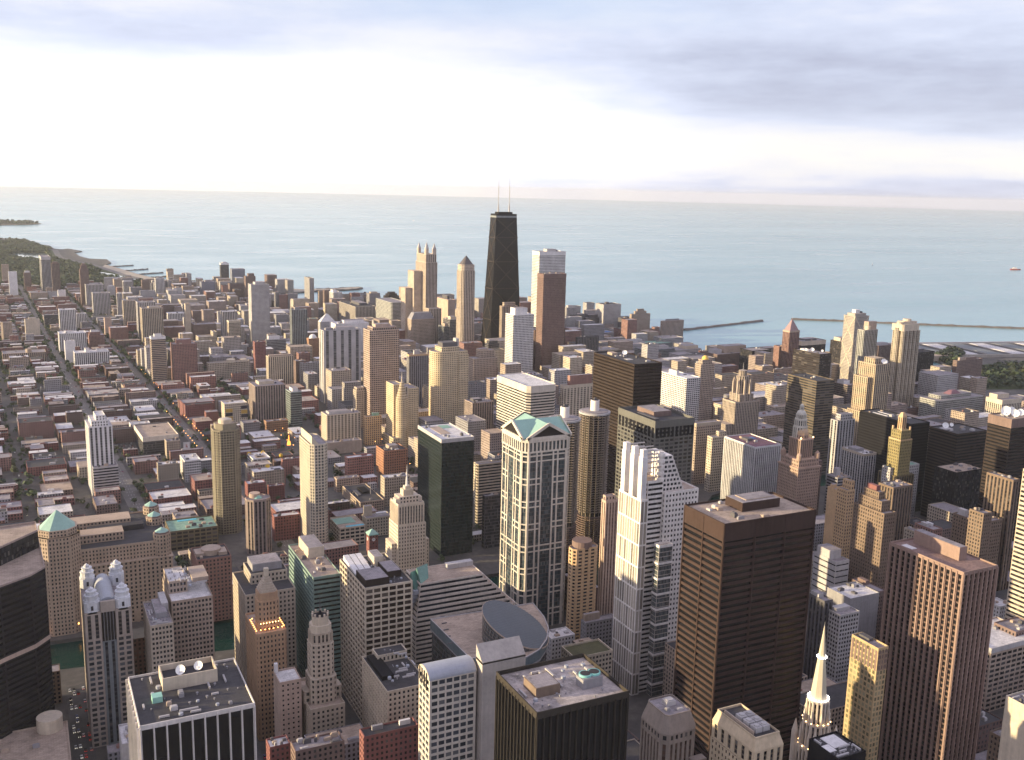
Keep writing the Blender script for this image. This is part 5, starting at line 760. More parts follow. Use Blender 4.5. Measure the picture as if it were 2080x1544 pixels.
# ------------------------------------------------------------------ generic towers
UNITM = {}
def roof_unit(parent, x, y, z, a, b, h, mat):
    """small plant boxes on the roofs share one mesh per colour"""
    if mat not in UNITM:
        g = G(); g.box(-.5, -.5, 0, .5, .5, .82); g.box(-.36, -.36, .82, .36, .36, 1.0)
        o = g.build('rooftop_unit', plain(mat), parent); UNITM[mat] = o
    else:
        o = UNITM[mat].copy(); C.objects.link(o); o.parent = parent
    o.location = (x, y, z); o.scale = (a, b, h); o.rotation_euler = (0, 0, 0)
    return o
def tower(name, label, cat, x, y, rot, w, d, H, wall, pat, roof, tops, cut, group=None):
    b = Bld(name, label, cat, x, y, rot, group)
    poly = crect(w, d, 0, 0, cut); z = H; par = 1.1; big = True
    b.walls(poly, 0, H, wall, pat)
    for t in tops:
        if t[0] == 'par2': par = t[1]
    b.roof(poly, H-.02, roof, wall, par)
    used = []
    for t in tops:
        k = t[0]
        if k in ('box', 'tray', 'court', 'hood', 'sign'):
            if k == 'court': t = t[:5]+(0.4,)+t[5:]
            _, fx, fy, fw_, fd, h, mat = t
            x0, x1, y0, y1 = (fx-fw_/2)*w, (fx+fw_/2)*w, (fy-fd/2)*d, (fy+fd/2)*d
            used.append((x0, y0, x1, y1))
            if k == 'box':
                o = b.box('penthouse', x0, y0, z-.3, x1, y1, z+h, mat)
                if (x1-x0) > 5 and h > 3:
                    g = G(); g.box(x0+.5, y0+.5, z+h-.1, x1-.5, y1-.5, z+h+.12); g.build('roof', roofmat('gravel'), o)
            elif k == 'court': b.box('roof_deck', x0, y0, z-.2, x1, y1, z+.35, mat)
            elif k == 'sign':
                g = G(); g.box(x0, -d/2+.1, z-2, x1, -d/2+.5, z+h-1); g.build('sign', lampmat('redsign', (.9, .05, .04), 1.2), b.root)
            elif k == 'tray':
                g = G(); g.box(x0, y0, z, x1, y0+.6, z+h); g.box(x0, y1-.6, z, x1, y1, z+h); g.box(x0, y0+.6, z, x0+.6, y1-.6, z+h); g.box(x1-.6, y0+.6, z, x1, y1-.6, z+h)
                g.build('roof_screen', plain(mat), b.root); b.box('roof_deck', x0+.6, y0+.6, z+h*.3, x1-.6, y1-.6, z+h*.55, 'dark')
            else:
                for q in range(3):
                    xa, xb = x0+(x1-x0)*q/3, x0+(x1-x0)*(q+.86)/3
                    g = G(); g.face([(xa,y0,z+1),(xb,y0,z+1),(xb,y1,z+h),(xa,y1,z+h)]); g.quad((xb,y0,z),(xb,y1,z),(xb,y1,z+h),(xb,y0,z+1)); g.quad((xa,y1,z),(xa,y0,z),(xa,y0,z+1),(xa,y1,z+h)); g.quad((xa,y0,z),(xb,y0,z),(xb,y0,z+1),(xa,y0,z+1)); g.quad((xb,y1,z),(xa,y1,z),(xa,y1,z+h),(xb,y1,z+h))
                    g.build('roof_hood', plain(mat), b.root)
        elif k == 'tier':
            _, fx, fy, fw_, fd, h = t
            p = crect(fw_*w, fd*d, fx*w, fy*d, cut); b.walls(p, z, z+h, wall, pat if PAT.get(pat, (0,)*9)[6] == 0 or h > 8 else 'punch', 'upper_tier'); z += h; b.roof(p, z, roof, wall, .8)
        elif k == 'band':
            p = crect(w+.5, d+.5, 0, 0, cut); g = G(); pi = crect(w-.8, d-.8, 0, 0, cut); n = len(p)
            for i in range(n):
                j = (i+1) % n; za, zb = H-t[1], H+1.2
                g.quad((*p[i],za),(*p[j],za),(*p[j],zb),(*p[i],zb)); g.quad((*p[i],zb),(*p[j],zb),(*pi[j],zb),(*pi[i],zb)); g.quad((*p[j],za),(*p[i],za),(*pi[i],za),(*pi[j],za)); g.quad((*pi[j],H-.2),(*pi[i],H-.2),(*pi[i],zb),(*pi[j],zb))
            g.build('crown_band', plain(t[2]), b.root)
        elif k == 'pyr':
            _, fw_, fd, h, mat, tf = t
            p = crect(fw_*w, fd*d, 0, 0, cut); p2 = [(q[0]*tf, q[1]*tf) for q in p]; b.prism('hipped_roof', p, z+.3, z+h, plain(mat, .7), p2); z += h
        elif k == 'cyl':
            _, fx, fy, r, h, mat, nm = t
            b.prism(nm, ngon(r, 20, fx*w, fy*d), z-.3, z+h, mat)
        elif k == 'colon':
            n_ = t[1]; h_ = t[3] if len(t) > 3 else 14; ct = t[2] if len(t) > 2 else 'black'; top_ = H-4.5 if h_ == 14 else H-1.2
            for q in range(n_):
                g = G(); xa = -w/2+w*(q+.22)/n_; g.box(xa, -d/2-.12, H-h_, xa+w*.56/n_, -d/2+.3, top_); g.build('colonnade_opening', plain(ct), b.root)
                g = G(); ya = -d/2+d*(q+.22)/n_; g.box(-w/2-.12, ya, H-h_, -w/2+.3, ya+d*.56/n_, top_); g.build('colonnade_opening', plain(ct), b.root)
        elif k == 'panel':
            _, fx, fz, fw_, fh, mat = t; b.box('painted_panel', (fx-fw_/2)*w, -d/2-.25, (fz-fh/2)*H, (fx+fw_/2)*w, -d/2+.1, (fz+fh/2)*H, mat)
        elif k == 'arches':
            for fx in (-.42, .40):
                g = G(); n = 14
                for q in range(n):
                    P = [[((fx*w)+rr*math.cos(math.pi*i/n), d*.40+yy, H+rr*1.25*math.sin(math.pi*i/n)) for yy in (-.5, .5) for rr in (2.1, 3.1)] for i in (q, q+1)]
                    a, c_ = P; g.quad(a[0], a[1], c_[1], c_[0]); g.quad(a[3], a[2], c_[2], c_[3]); g.quad(a[1], a[3], c_[3], c_[1]); g.quad(a[2], a[0], c_[0], c_[2])
                g.build('roof_arch', plain('yellowpaint', .5), b.root)
        elif k == 'dome': b.dome('dome', t[1]*w, t[2]*d, z, t[3], t[4], t[3]*1.15)
        elif k == 'mast': b.mast(t[1]*w, t[2]*d, z, t[3])
        elif k == 'dish': b.dish(t[1]*w, t[2]*d, z+(3.6 if any(q[0] == 'tray' for q in tops) else .2), t[3])
        elif k == 'fan':
            o = b.prism('cooling_fan', ngon(t[3], 20, t[1]*w, t[2]*d), z+4, z+6.2, 'fanteal'); g = G(); g.prism(ngon(t[3]*.8, 20, t[1]*w, t[2]*d), z+6.2, z+6.3); g.build('fan_grille', plain('dark'), o)
        elif k in ('prow', 'prow2'):
            h = t[1]; g = G()
            if k == 'prow': zz = {0: h, 1: .6, 2: .6, 3: h}
            else: zz = {0: .6, 1: .6, 2: h, 3: h}
            pp = rect(-w/2, -d/2, w/2, d/2) if k == 'prow2' else rect(-w/2+cut*w*.6, -d/2+cut*w*.6, -w*.0, d/2-cut*w*.6)
            for i in range(4):
                j = (i+1) % 4; g.quad((*pp[i], H-.3), (*pp[j], H-.3), (*pp[j], H+zz[j]), (*pp[i], H+zz[i]))
            g.face([(*pp[i], H+zz[i]) for i in range(4)]); g.build('raked_crown', plain(t[2]), b.root)
    if roof not in ('rustroof', 'greenroof') and (not tops or w > 20 and d > 18 and all(t[0] not in ('pyr', 'tier', 'prow', 'prow2', 'par2') for t in tops)):
        for _ in range(b.rng.randint(*((2, 4) if b.dist > 1500 else (4, 8) if b.dist > 800 else (9, 14)))):
            a, c_ = b.rng.uniform(1.5, min(6, w*.22)), b.rng.uniform(1.5, min(5, d*.22)); px, py = b.rng.uniform(-.4, .4)*w, b.rng.uniform(-.4, .4)*d
            if any(u[0]-a/2-.3 < px < u[2]+a/2+.3 and u[1]-c_/2-.3 < py < u[3]+c_/2+.3 for u in used) or cut: continue
            used.append((px-a/2, py-c_/2, px+a/2, py+c_/2)); roof_unit(b.root, px, py, z, a, c_, b.rng.uniform(1.2, 3.2), b.rng.choice(['grey', 'lgrey', 'dgrey', 'tan']))
    if b.dist < 760 and w*d > 380 and roof not in ('tan', 'rustroof', 'greenroof'): clutter(b, w, d, z, used, cut)
    b.finish()
    return b
KITM = {}
def kit(kind, parent, loc, sc_, rz=0):
    if kind not in KITM:
        g = G()
        if kind == 'duct': g.box(-.5, -.5, .25, .5, .5, 1, bottom=True); g.box(-.48, -.4, 0, -.44, .4, .26); g.box(.44, -.4, 0, .48, .4, .26); g.box(-.02, -.4, 0, .02, .4, .26)
        elif kind == 'roof_vent': g.prism(ngon(.3, 10), 0, .7); g.prism(ngon(.5, 10), .7, 1.0)
        else: g.prism(ngon(.5, 12), 0, .85); g.prism(ngon(.4, 12), .85, .86); g.prism(ngon(.5, 12), .86, 1.0, 0, ngon(.44, 12))
        o = g.build(kind, plain({'duct': 'lgrey', 'roof_vent': 'grey'}.get(kind, 'steel')), parent); KITM[kind] = o
    else: o = KITM[kind].copy(); C.objects.link(o); o.parent = parent
    o.location = loc; o.scale = sc_; o.rotation_euler = (0, 0, rz); return o
def clutter(b, w, d, z, used, cut):
    """ducts, vents and fan drums between the plant boxes of the near roofs"""
    def free(x, y, a, c_): return abs(x)+a/2 < w*.44 and abs(y)+c_/2 < d*.44 and not any(u[0]-a/2-.3 < x < u[2]+a/2+.3 and u[1]-c_/2-.3 < y < u[3]+c_/2+.3 for u in used)
    for kind, n_ in (('duct', 9), ('roof_vent', 14), ('fan_drum', 5)):
        for _ in range(n_):
            for t in range(12):
                x, y = b.rng.uniform(-.45, .45)*w, b.rng.uniform(-.45, .45)*d
                if kind == 'duct':
                    L = b.rng.uniform(3, 9); v = b.rng.random() < .5; a, c_ = (L, .9) if v else (.9, L)
                    if free(x, y, a, c_): kit('duct', b.root, (x, y, z), (L, .9, 1.2), 0 if v else R(90)); break
                else:
                    s_ = b.rng.uniform(.7, 1.3) if kind == 'roof_vent' else b.rng.uniform(1.6, 2.6); a = c_ = s_
                    if free(x, y, a, c_): kit(kind, b.root, (x, y, z), (s_, s_, s_*(1.1 if kind == 'roof_vent' else .6))); break
            else: continue
            used.append((x-a/2, y-c_/2, x+a/2, y+c_/2))
PAL.update(yellowpaint=(.75, .48, .04), mustardpaint=(.48, .30, .07), navy=(.05, .042, .058)); PAL['fanteal'] = (.25, .55, .52)

# ------------------------------------------------------------------ the landmarks
SPECIAL = {}
def special(f): SPECIAL[f.__name__[3:]] = f; return f
@special
def sp_hancock(b, w, d, H, wall, pat):
    W0, D0 = w*1.62, d*1.66; g = G(); rows, n = 92, 0
    p0, p1 = crect(W0, D0), crect(w, d)
    for i in range(4):
        j = (i+1) % 4; cols = 24 if i % 2 == 0 else 15
        g.quad((*p0[i],0),(*p0[j],0),(*p1[j],H),(*p1[i],H),[(0,0),(cols,0),(cols,rows),(0,rows)])
    g.build('wall', facade('black', 'hancock'), b.root)
    b.roof(p1, H, 'dark', 'black', 1.5); b.prism('penthouse', crect(w*.7, d*.6), H, H+6, 'black')
    def pt(i, f, t):
        j = (i+1) % 4; a = Vector((*p0[i], 0)).lerp(Vector((*p1[i], H)), t); c_ = Vector((*p0[j], 0)).lerp(Vector((*p1[j], H)), t)
        return a.lerp(c_, f)
    for i in range(4):
        nn = (pt(i,1,0)-pt(i,0,0)).cross(pt(i,0,1)-pt(i,0,0)).normalized()
        tl = [0, .26, .48, .67, .84, .97]
        def bar(a, c_, t=1.1):
            dr = (c_-a).normalized(); sd_ = dr.cross(nn)*t; o = nn*.7
            q = [a-sd_, c_-sd_, c_+sd_, a+sd_]; gg.quad(*[tuple(k+o) for k in q])
            for k in range(4):
                m_ = (k+1) % 4; gg.quad(tuple(q[k]), tuple(q[m_]), tuple(q[m_]+o), tuple(q[k]+o))
        for t0, t1 in zip(tl, tl[1:]):
            gg = G(); bar(pt(i,.02,t0), pt(i,.98,t1)); bar(pt(i,.98,t0), pt(i,.02,t1)); bar(pt(i,0,t0), pt(i,1,t0), .9); gg.build('cross_brace', plain('bronze', .5), b.root)
        gg = G(); bar(pt(i,0,.985), pt(i,1,.985), 2.2); gg.build('crown_band', plain('slate', .5), b.root)
    for sx_ in (-1, 1):
        g = G(); cx = sx_*w*.27
        g.prism(ngon(2.0, 10, cx, 0), H+6, H+22, 0, ngon(1.6, 10, cx, 0)); g.prism(ngon(1.0, 8, cx, 0), H+22, H+66, 0, ngon(.8, 8, cx, 0)); g.prism(ngon(.6, 8, cx, 0), H+66, H+108, 0, ngon(.3, 8, cx, 0))
        g.build('antenna', plain('lgrey'), b.root)
@special
def sp_nine(b, w, d, H, wall, pat):
    b.walls(crect(w, d), 0, H-26, wall, 'strip'); b.roof(crect(w, d), H-26, 'gravel', wall)
    b.walls(crect(w*.92, d*.9), H-26, H-6, wall, 'vs2', 'upper_tier'); b.roof(crect(w*.92, d*.9), H-6, 'gravel', wall)
    for sx_ in (-1, 1):
        for sy in (-1, 1):
            cx, cy = sx_*w*.34, sy*d*.36
            o = b.prism('lantern', crect(9, 9, cx, cy, .2), H-6.4, H+8, wall); g = G(); g.prism(crect(9, 9, cx, cy, .2), H+8, H+22, 0, crect(.6, .6, cx, cy)); g.build('lantern_roof', plain('lgrey'), o)
    b.walls(crect(22, 40, -w/2-11.02, 12), 0, H*.80, wall, 'fine', 'lower_wing', cap=True); b.walls(crect(18, 30, -w/2-31.04, 20), 0, H*.62, wall, 'fine', 'lower_wing', cap=True)
    b.walls(crect(w*1.1, 24, 0, -d/2-12.02), 0, H*.42, wall, 'strip', 'lower_wing'); b.roof(crect(w*1.1, 24, 0, -d/2-12.02), H*.42, 'gravel', wall)
@special
def sp_park(b, w, d, H, wall, pat):
    d = 32; p = crect(w, d, 0, 8, .16); b.walls(p, 0, H-14, wall, 'strip'); q = crect(w*.92, d*.92, 0, 8, .16); b.walls(q, H-14, H, wall, 'punch', 'upper_tier', cap=True)
    b.prism('hipped_roof', crect(w*.80, d*.80, 0, 8, .2), H, H+19, plain('slatedark', .6), crect(2, 2, 0, 8, .2)); b.mast(0, 8, H+19, 5)
PAL['tinted'] = (.026, .023, .026); PAL['slatedark'] = (.10, .085, .09)
@special
def sp_marina(b, w, d, H, wall, pat):
    r = 17.0; core = G(); core.prism(ngon(r-4.2, 32), 0, H-1); core.build('core_wall', plain('glassdark', .3), b.root)
    def ring(z, ro, amp, th, n=16, mat='marina'):
        g = G(); pts = []
        for i in range(n*6):
            a = 2*math.pi*i/(n*6); pts.append(((ro-amp*(1-abs(math.sin(a*n/2))**.7))*math.cos(a), (ro-amp*(1-abs(math.sin(a*n/2))**.7))*math.sin(a)))
        pin = ngon(r-4.9, n*6)
        for i in range(n*6):
            j = (i+1) % (n*6)
            g.quad((*pts[i],0),(*pts[j],0),(*pts[j],th),(*pts[i],th)); g.quad((*pts[i],th),(*pts[j],th),(*pin[j],th*.35),(*pin[i],th*.35)); g.quad((*pts[j],0),(*pts[i],0),(*pin[i],0),(*pin[j],0))
        o = g.build('balcony_ring', plain(mat), b.root); o.location.z = z; return o
    z = 56.0; first = None
    while z < H-4:
        if first is None: first = ring(0, r, 3.0, .85)
        o = first if z == 56.0 else first.copy()
        if o is not first: C.objects.link(o); o.parent = b.root
        o.location.z = z; z += 2.75
    z = 4.0; f2 = None
    while z < 52:
        if f2 is None: f2 = ring(0, r-.4, .5, .9, 16, 'brown'); f2.name = 'parking_ramp'
        o = f2 if z == 4.0 else f2.copy()
        if o is not f2: C.objects.link(o); o.parent = b.root
        o.location.z = z; z += 2.55
    g = G()
    for i in range(16):
        a = 2*math.pi*(i+.5)/16; x, y = (r-3.9)*math.cos(a), (r-3.9)*math.sin(a); g.prism(ngon(.5, 6, x, y), 0, H-2, cap=False)
    stuff(g.build('column', plain('marina'), b.root))
    b.prism('cornice', ngon(r+.3, 48), H-2, H, 'lgrey'); b.prism('roof', ngon(r-2.2, 40), H, H+.9, roofmat('gravel'))
    b.prism('core_cap', ngon(4.8, 28), H+.9, H+12.5, 'ivory2'); b.prism('core_cap', ngon(3.9, 28), H+12.5, H+13.1, 'dark')
    roof_unit(b.root, 0, 0, H+13.1, 3, 2, 2, 'dgrey')
PAL['glassdark'] = (.03, .026, .026)
@special
def sp_donn(b, w, d, H, wall, pat):
    H = 184.; p = crect(w, d, 0, 0, .09); g = G(); k = .09*w; n = 8
    for i in range(8):
        j = (i+1) % 8; L = math.hypot(p[j][0]-p[i][0], p[j][1]-p[i][1]); c_ = max(1, round(L/1.6)); g.quad((*p[i],0),(*p[j],0),(*p[j],H),(*p[i],H),[(0,0),(c_,0),(c_,48),(0,48)])
    g.build('glazing', facade('slatedark', 'thglass'), b.root)
    fr = [.02, .21, .33, .64, .76, .97]; zl = [H-16-21.5*i for i in range(8)]
    def face(i, nm):
        a = Vector((*p[i], 0)); c_ = Vector((*p[(i+1) % 8], 0)); u = (c_-a).normalized(); L = (c_-a).length; nn = Vector((u.y, -u.x, 0))
        def bar(u0, u1, z0, z1, dp=.9, ch=None):
            g = G(); q = [a+u*u0-nn*.2, a+u*u1-nn*.2, a+u*u1+nn*dp, a+u*u0+nn*dp]; q = [(t.x, t.y) for t in q][::-1]; g.prism([q[3], q[2], q[1], q[0]][::-1], z0, z1); return g
        def put(name, u0, u1, z0, z1, dp=.9): bar(u0, u1, z0, z1, dp).build(name, plain('ivory'), b.root)
        for f in fr:
            if L < 8 and 0.05 < f < .9: continue
            put('pier', f*L-.7, f*L+.7, 0, H-12, .9)
        for q, z in enumerate(zl):
            for dz in (0, -5.2):
                if L < 8 or q % 4 == 0: put('spandrel_beam', .3, L-.3, z+dz-.55, z+dz+.55, .75)
                else: put('spandrel_beam', .3, fr[2]*L, z+dz-.55, z+dz+.55, .75); put('spandrel_beam', fr[3]*L, L-.3, z+dz-.55, z+dz+.55, .75)
        put('cornice', -.3, L+.3, H-3.2, H, 1.3); put('cornice', -.3, L+.3, H-13, H-11.6, 1.2)
        m_ = 10 if L > 8 else 2
        for q in range(m_+1): put('colonnade_pier', q*L/m_-.75, q*L/m_+.75, H-11.6, H-3.2, 1.0)
    for i in range(8): 
        a = Vector((*p[i], 0)); c_ = Vector((*p[(i+1) % 8], 0)); u = (c_-a).normalized(); nn = Vector((u.y, -u.x, 0))
        if (Vector((b.cam.x, b.cam.y, 0))-(a+c_)/2).dot(nn) > 0: face(i, '')
        else:
            g = G(); q = [a+nn*1.0, c_+nn*1.0]; g.quad((q[0].x,q[0].y,H-13),(q[1].x,q[1].y,H-13),(q[1].x,q[1].y,H),(q[0].x,q[0].y,H)); g.build('cornice', plain('ivory'), b.root)
    # crossed gables
    hw, hd, rz = w/2+1, d/2+1, 12.8; a = hw-k*.7; c_ = hd-k*.7
    A = [(-hw,-c_),(hw,-c_),(hw,c_),(-hw,c_)]
    g = G()
    for sgn in (-1, 1):
        g.quad((-hw, sgn*c_, H+.4), (hw, sgn*c_, H+.4), (hw, 0, H+rz), (-hw, 0, H+rz)); g.quad((sgn*a, -hd, H+.4), (sgn*a, hd, H+.4), (0, hd, H+rz-.15), (0, -hd, H+rz-.15))
    g.build('pedimented_roof', plain('copper', .6, .10), b.root)
    def gable(P, Q_, Tp, nn):
        g = G(); P, Q_, Tp, nn = map(Vector, (P, Q_, Tp, nn)); i_ = -nn*.8
        g.face([tuple(P+i_), tuple(Q_+i_), tuple(Tp+i_)]); g.build('gable_glazing', plain('glassdark', .2), b.root)
        for s_, e_ in ((P, Tp), (Tp, Q_), (P, Q_)):
            g = G(); dr = (e_-s_).normalized(); up_ = Vector((0,0,1)); sd_ = dr.cross(nn).normalized()*1.3; o = nn*.7
            q = [s_-sd_, e_-sd_, e_+sd_, s_+sd_]; g.quad(*[tuple(t+o) for t in q])
            for t in range(4): m_ = (t+1) % 4; g.quad(tuple(q[t]-o), tuple(q[m_]-o), tuple(q[m_]+o), tuple(q[t]+o))
            g.build('raking_cornice', plain('ivory'), b.root)
    gable((-a,-hd,H+.3),(a,-hd,H+.3),(0,-hd,H+rz),(0,-1,0)); gable((-hw,c_,H+.3),(-hw,-c_,H+.3),(-hw,0,H+rz),(-1,0,0)); gable((hw,-c_,H+.3),(hw,c_,H+.3),(hw,0,H+rz),(1,0,0)); gable((a,hd,H+.3),(-a,hd,H+.3),(0,hd,H+rz),(0,1,0))
@special
def sp_title(b, w, d, H, wall, pat):
    H = 166.; x0 = -w/2; y0, y1 = -d/2, d/2
    b.walls(rect(x0, y0, x0+7, y1), 0, H, 'ivory2', 'titlew'); b.roof(rect(x0, y0, x0+7, y1), H, 'tan', 'ivory2')
    b.walls(rect(x0+7.02, y0+2, x0+22, y1), 0, H+14, 'ivory2', 'wband', 'central_bay'); b.roof(rect(x0+7.02, y0+2, x0+22, y1), H+14, 'tan', 'ivory2')
    b.walls(rect(x0+22.02, y0-1, w/2, y1), 0, H+4, 'ivory2', 'titlee', 'east_block'); b.roof(rect(x0+22.02, y0-1, w/2, y1), H+4, 'tan', 'ivory2')
    b.walls(rect(x0+14, y0-8, x0+27, y0-1.02), 0, H-38, 'conc2', 'thglass', 'projecting_bay'); b.roof(rect(x0+14, y0-8, x0+27, y0-1.02), H-38, 'tan', 'ivory2', 2.2)
    for k in range(9): b.box('bay_ledge', x0+13.4, y0-8.6, 10+k*13, x0+27.3, y0-1.1, 11.6+k*13, 'ivory2')
    # raked wall with punched windows
    zt = H+34; g = G(); rows = 8; ya = y0+3
    for q in range(rows):
        za, zb = H+4+q*(zt-H-4)/rows, H+4+(q+1)*(zt-H-4)/rows
        def xr(z): return x0+22+21*(1-.62*(z-H-4)/(zt-H-4))
        xl_ = x0+22.0; h = zb-za; xe = min(xr(za), xr(zb)); nw = max(1, int((xe-xl_-.6)/3.1)); bw = (xe-xl_)/nw
        g.face([(xl_,ya,za),(xr(za),ya,za),(xr((za+zb)/2),ya,za+h*.30),(xl_,ya,za+h*.30)][:4]); g.face([(xl_,ya,zb-h*.16),(xe,ya,zb-h*.16),(xr(zb),ya,zb),(xl_,ya,zb)])
        for i in range(nw+1):
            xa = xl_+i*bw-(.55 if i else 0); xb = xl_+i*bw+.55 if i < nw else xr((za+zb)/2)
            g.quad((xa,ya,za+h*.30),(xb,ya,za+h*.30),(xb,ya,zb-h*.16),(xa,ya,zb-h*.16))
            if i < nw:
                o = G(); o.quad((xl_+i*bw+.5,ya+.5,za+h*.28),(xl_+(i+1)*bw-.5,ya+.5,za+h*.28),(xl_+(i+1)*bw-.5,ya+.5,zb-h*.15),(xl_+i*bw+.5,ya+.5,zb-h*.15)); o.build('window', glassmat('white', 'whitegrid'), b.root)
    g.quad((xr(H+4),ya,H+4),(xr(H+4),y1-6,H+4),(xr(zt),y1-6,zt),(xr(zt),ya,zt)); g.quad((x0+22,ya,zt),(xr(zt),ya,zt),(xr(zt),y1-6,zt),(x0+22,y1-6,zt)); g.quad((x0+22,y1-6,H+4),(x0+22,ya+.6,H+4),(x0+22,ya+.6,zt),(x0+22,y1-6,zt)); g.quad((xr(H+4),y1-6,H+4),(x0+22,y1-6,H+4),(x0+22,y1-6,zt),(xr(zt),y1-6,zt))
    g.build('raked_crown', plain('ivory2'), b.root)
    # round stair column and fins
    for k in range(5): b.prism('stair_landing', ngon(3.4, 16, x0+19.5, ya+1), H+14+k*5.0, H+16.4+k*5.0, 'ivory2')
    b.prism('stair_column', ngon(2.3, 16, x0+19.5, ya+1), H+14, H+38, 'ivory2')
    for k, yy in enumerate((y0+1.5, y0+d*.42, y0+d*.80)):
        zt2 = H+37
        g = G(); g.box(x0+.6, yy, H, x0+5.4, yy+5.4, zt2-5); g.prism(rect(x0+.6, yy, x0+5.4, yy+5.4), zt2-5, zt2-2); g.box(x0+1.2, yy+.6, zt2-2.02, x0+5.4, yy+5.2, zt2+4); g.build('crown_fin', plain('white'), b.root)
        g = G()
        for q in range(4): g.box(x0+5.4, yy+1.8, zt2+2-q*3.0, x0+20, yy+2.5, zt2+2.8-q*3.0, bottom=True)
        g.box(x0+12.4, yy+1.9, H+14, x0+13.2, yy+2.4, zt2+2.5); g.build('roof_frame', plain('lgrey'), b.root)
        for q in range(2): 
            g = G(); g.box(x0+6, yy-1, H+18+q*8, x0+18, yy-.4, H+18.7+q*8, bottom=True); g.build('roof_truss', plain('tan'), b.root)
@special
def sp_temple(b, w, d, H, wall, pat):
    cx, cy, top = 0, 0, 163.6
    b.walls(crect(17, 17), 0, 88, wall, 'gothic'); b.roof(crect(17, 17), 88, 'gravel', wall, 2)
    b.walls(ngon(6.6, 8, 0, 0, R(22.5)), 88, 118, wall, 'gothic', 'octagon_stage', cap=True)
    b.walls(ngon(7.6, 8, 0, 0, R(22.5)), 88, 104, wall, 'gothic', 'octagon_stage', cap=True)
    for k in range(8):
        a = R(22.5+45*k); g = G()
        for r_, z1 in ((7.3, 112), (8.8, 100)):
            x, y = r_*math.cos(a), r_*math.sin(a); g.prism(crect(1.3, 1.3, x, y), 84, z1-4); g.prism(crect(1.3, 1.3, x, y), z1-4, z1, 0, crect(.1, .1, x, y))
        g.build('pinnacle', plain(wall), b.root)
    for sx_ in (-1, 1):
        for sy in (-1, 1):
            x, y = sx_*8, sy*8; g = G(); g.prism(ngon(2.0, 8, x, y), 60, 95); g.prism(ngon(2.0, 8, x, y), 95, 103, 0, ngon(.1, 8, x, y)); g.build('corner_turret', plain(wall), b.root)
    g = G(); g.prism(ngon(5.0, 8, 0, 0, R(22.5)), 118, top-1, 0, ngon(.25, 8, 0, 0, R(22.5))); g.build('spire', plain('spirewhite', .6, .06), b.root)
    b.mast(0, 0, top-2, 4, .15)
    b.prism('spire_collar', ngon(2.55, 8, 0, 0, R(22.5)), 143, 143.8, 'white')
    for r_, z, n_ in ((5.9, 118.8, 22), (2.7, 144, 12), (7.9, 104.8, 14), (9.4, 89.5, 14)):
        for i in range(n_): lamp_ball(b.root, r_*math.cos(2*math.pi*i/n_), r_*math.sin(2*math.pi*i/n_), z, .38, 'white' if z > 110 else 'warm')
PAL['spirewhite'] = (.50, .44, .34)
BALL = {}
LAMP = dict(white=((1, .95, .9), 5.0), warm=((1, .62, .25), 4.5), red=((1, .12, .06), 3.5), orange=((1, .42, .10), 5.0))
def lamp_ball(parent, x, y, z, r, kind, name='lamp'):
    if kind not in BALL:
        bm = bmesh.new(); bmesh.ops.create_icosphere(bm, subdivisions=2, radius=1); me = bpy.data.meshes.new('lamp'); bm.to_mesh(me); bm.free(); me.materials.append(lampmat('lamp_'+kind, *LAMP[kind])); BALL[kind] = me
    o = bpy.data.objects.new(name, BALL[kind]); C.objects.link(o); o.parent = parent; o.location = (x, y, z); o.scale = (r, r, r); return o
@special
def sp_mart(b, w, d, H, wall, pat):
    # south-east corner of the block is the local origin
    H = 74; b.walls(rect(-190, 0, 0, 100), 0, H-14, wall, 'marthalf'); b.walls(rect(-186, 4, -2, 97), H-14, H, wall, 'punch2', 'upper_tier'); b.roof(rect(-186, 4, -2, 97), H, 'dark', wall, 1.5)
    b.prism('cornice', rect(-190.6, -.6, .6, 100.6), H-14.9, H-13.9, wall)
    b.walls(rect(-95, 22, -40, 40), H, H+8, wall, 'punch', 'roof_house', cap=True); b.walls(rect(-90, 62, -30, 84), H, H+7, wall, 'punch', 'roof_house', cap=True)
    b.box('roof_deck', -185, 44, H, -110, 90, H+3, 'white'); b.box('penthouse', -70, 46, H, -20, 56, H+5, 'dark')
    for cx, cy in ((-8, 8), (-9, 58), (-8, 92)):
        r_ = 8; b.walls(ngon(r_, 8, cx, cy, R(22.5)), 0 if cy < 20 else H, H+7, wall, 'punch', 'corner_turret', cap=True); b.prism('turret_rim', ngon(r_-1.2, 8, cx, cy, R(22.5)), H+7, H+8.6, 'brown')
        b.prism('turret_roof', ngon(r_-1.6, 8, cx, cy, R(22.5)), H+8.6, H+12.5, plain('copper', .6, .08), ngon(.2, 8, cx, cy, R(22.5)))
    cx, cy = -96, 12; 
    b.walls(crect(36, 34, cx, cy, .26), 0, 92, wall, 'punch2', 'tower'); b.walls(crect(32, 30, cx, cy, .28), 92, 98, wall, 'punch', 'tower', cap=True)
    b.prism('tower_roof', crect(29, 27, cx, cy, .29), 98, 113, plain('copper', .6, .08), crect(.6, .6, cx, cy, .3))
    for k in range(6): lamp_ball(b.root, -100+k*3.2, -2.2, 8, .7, 'orange')
    for x in (-120, -112, -20, -12): lamp_ball(b.root, x, -2.5, 7, .8, 'orange')
    for k in range(22): b.box('ground_pier', -189+k*8.6, -1.4, 0, -186.5+k*8.6, -.02, 11, wall)
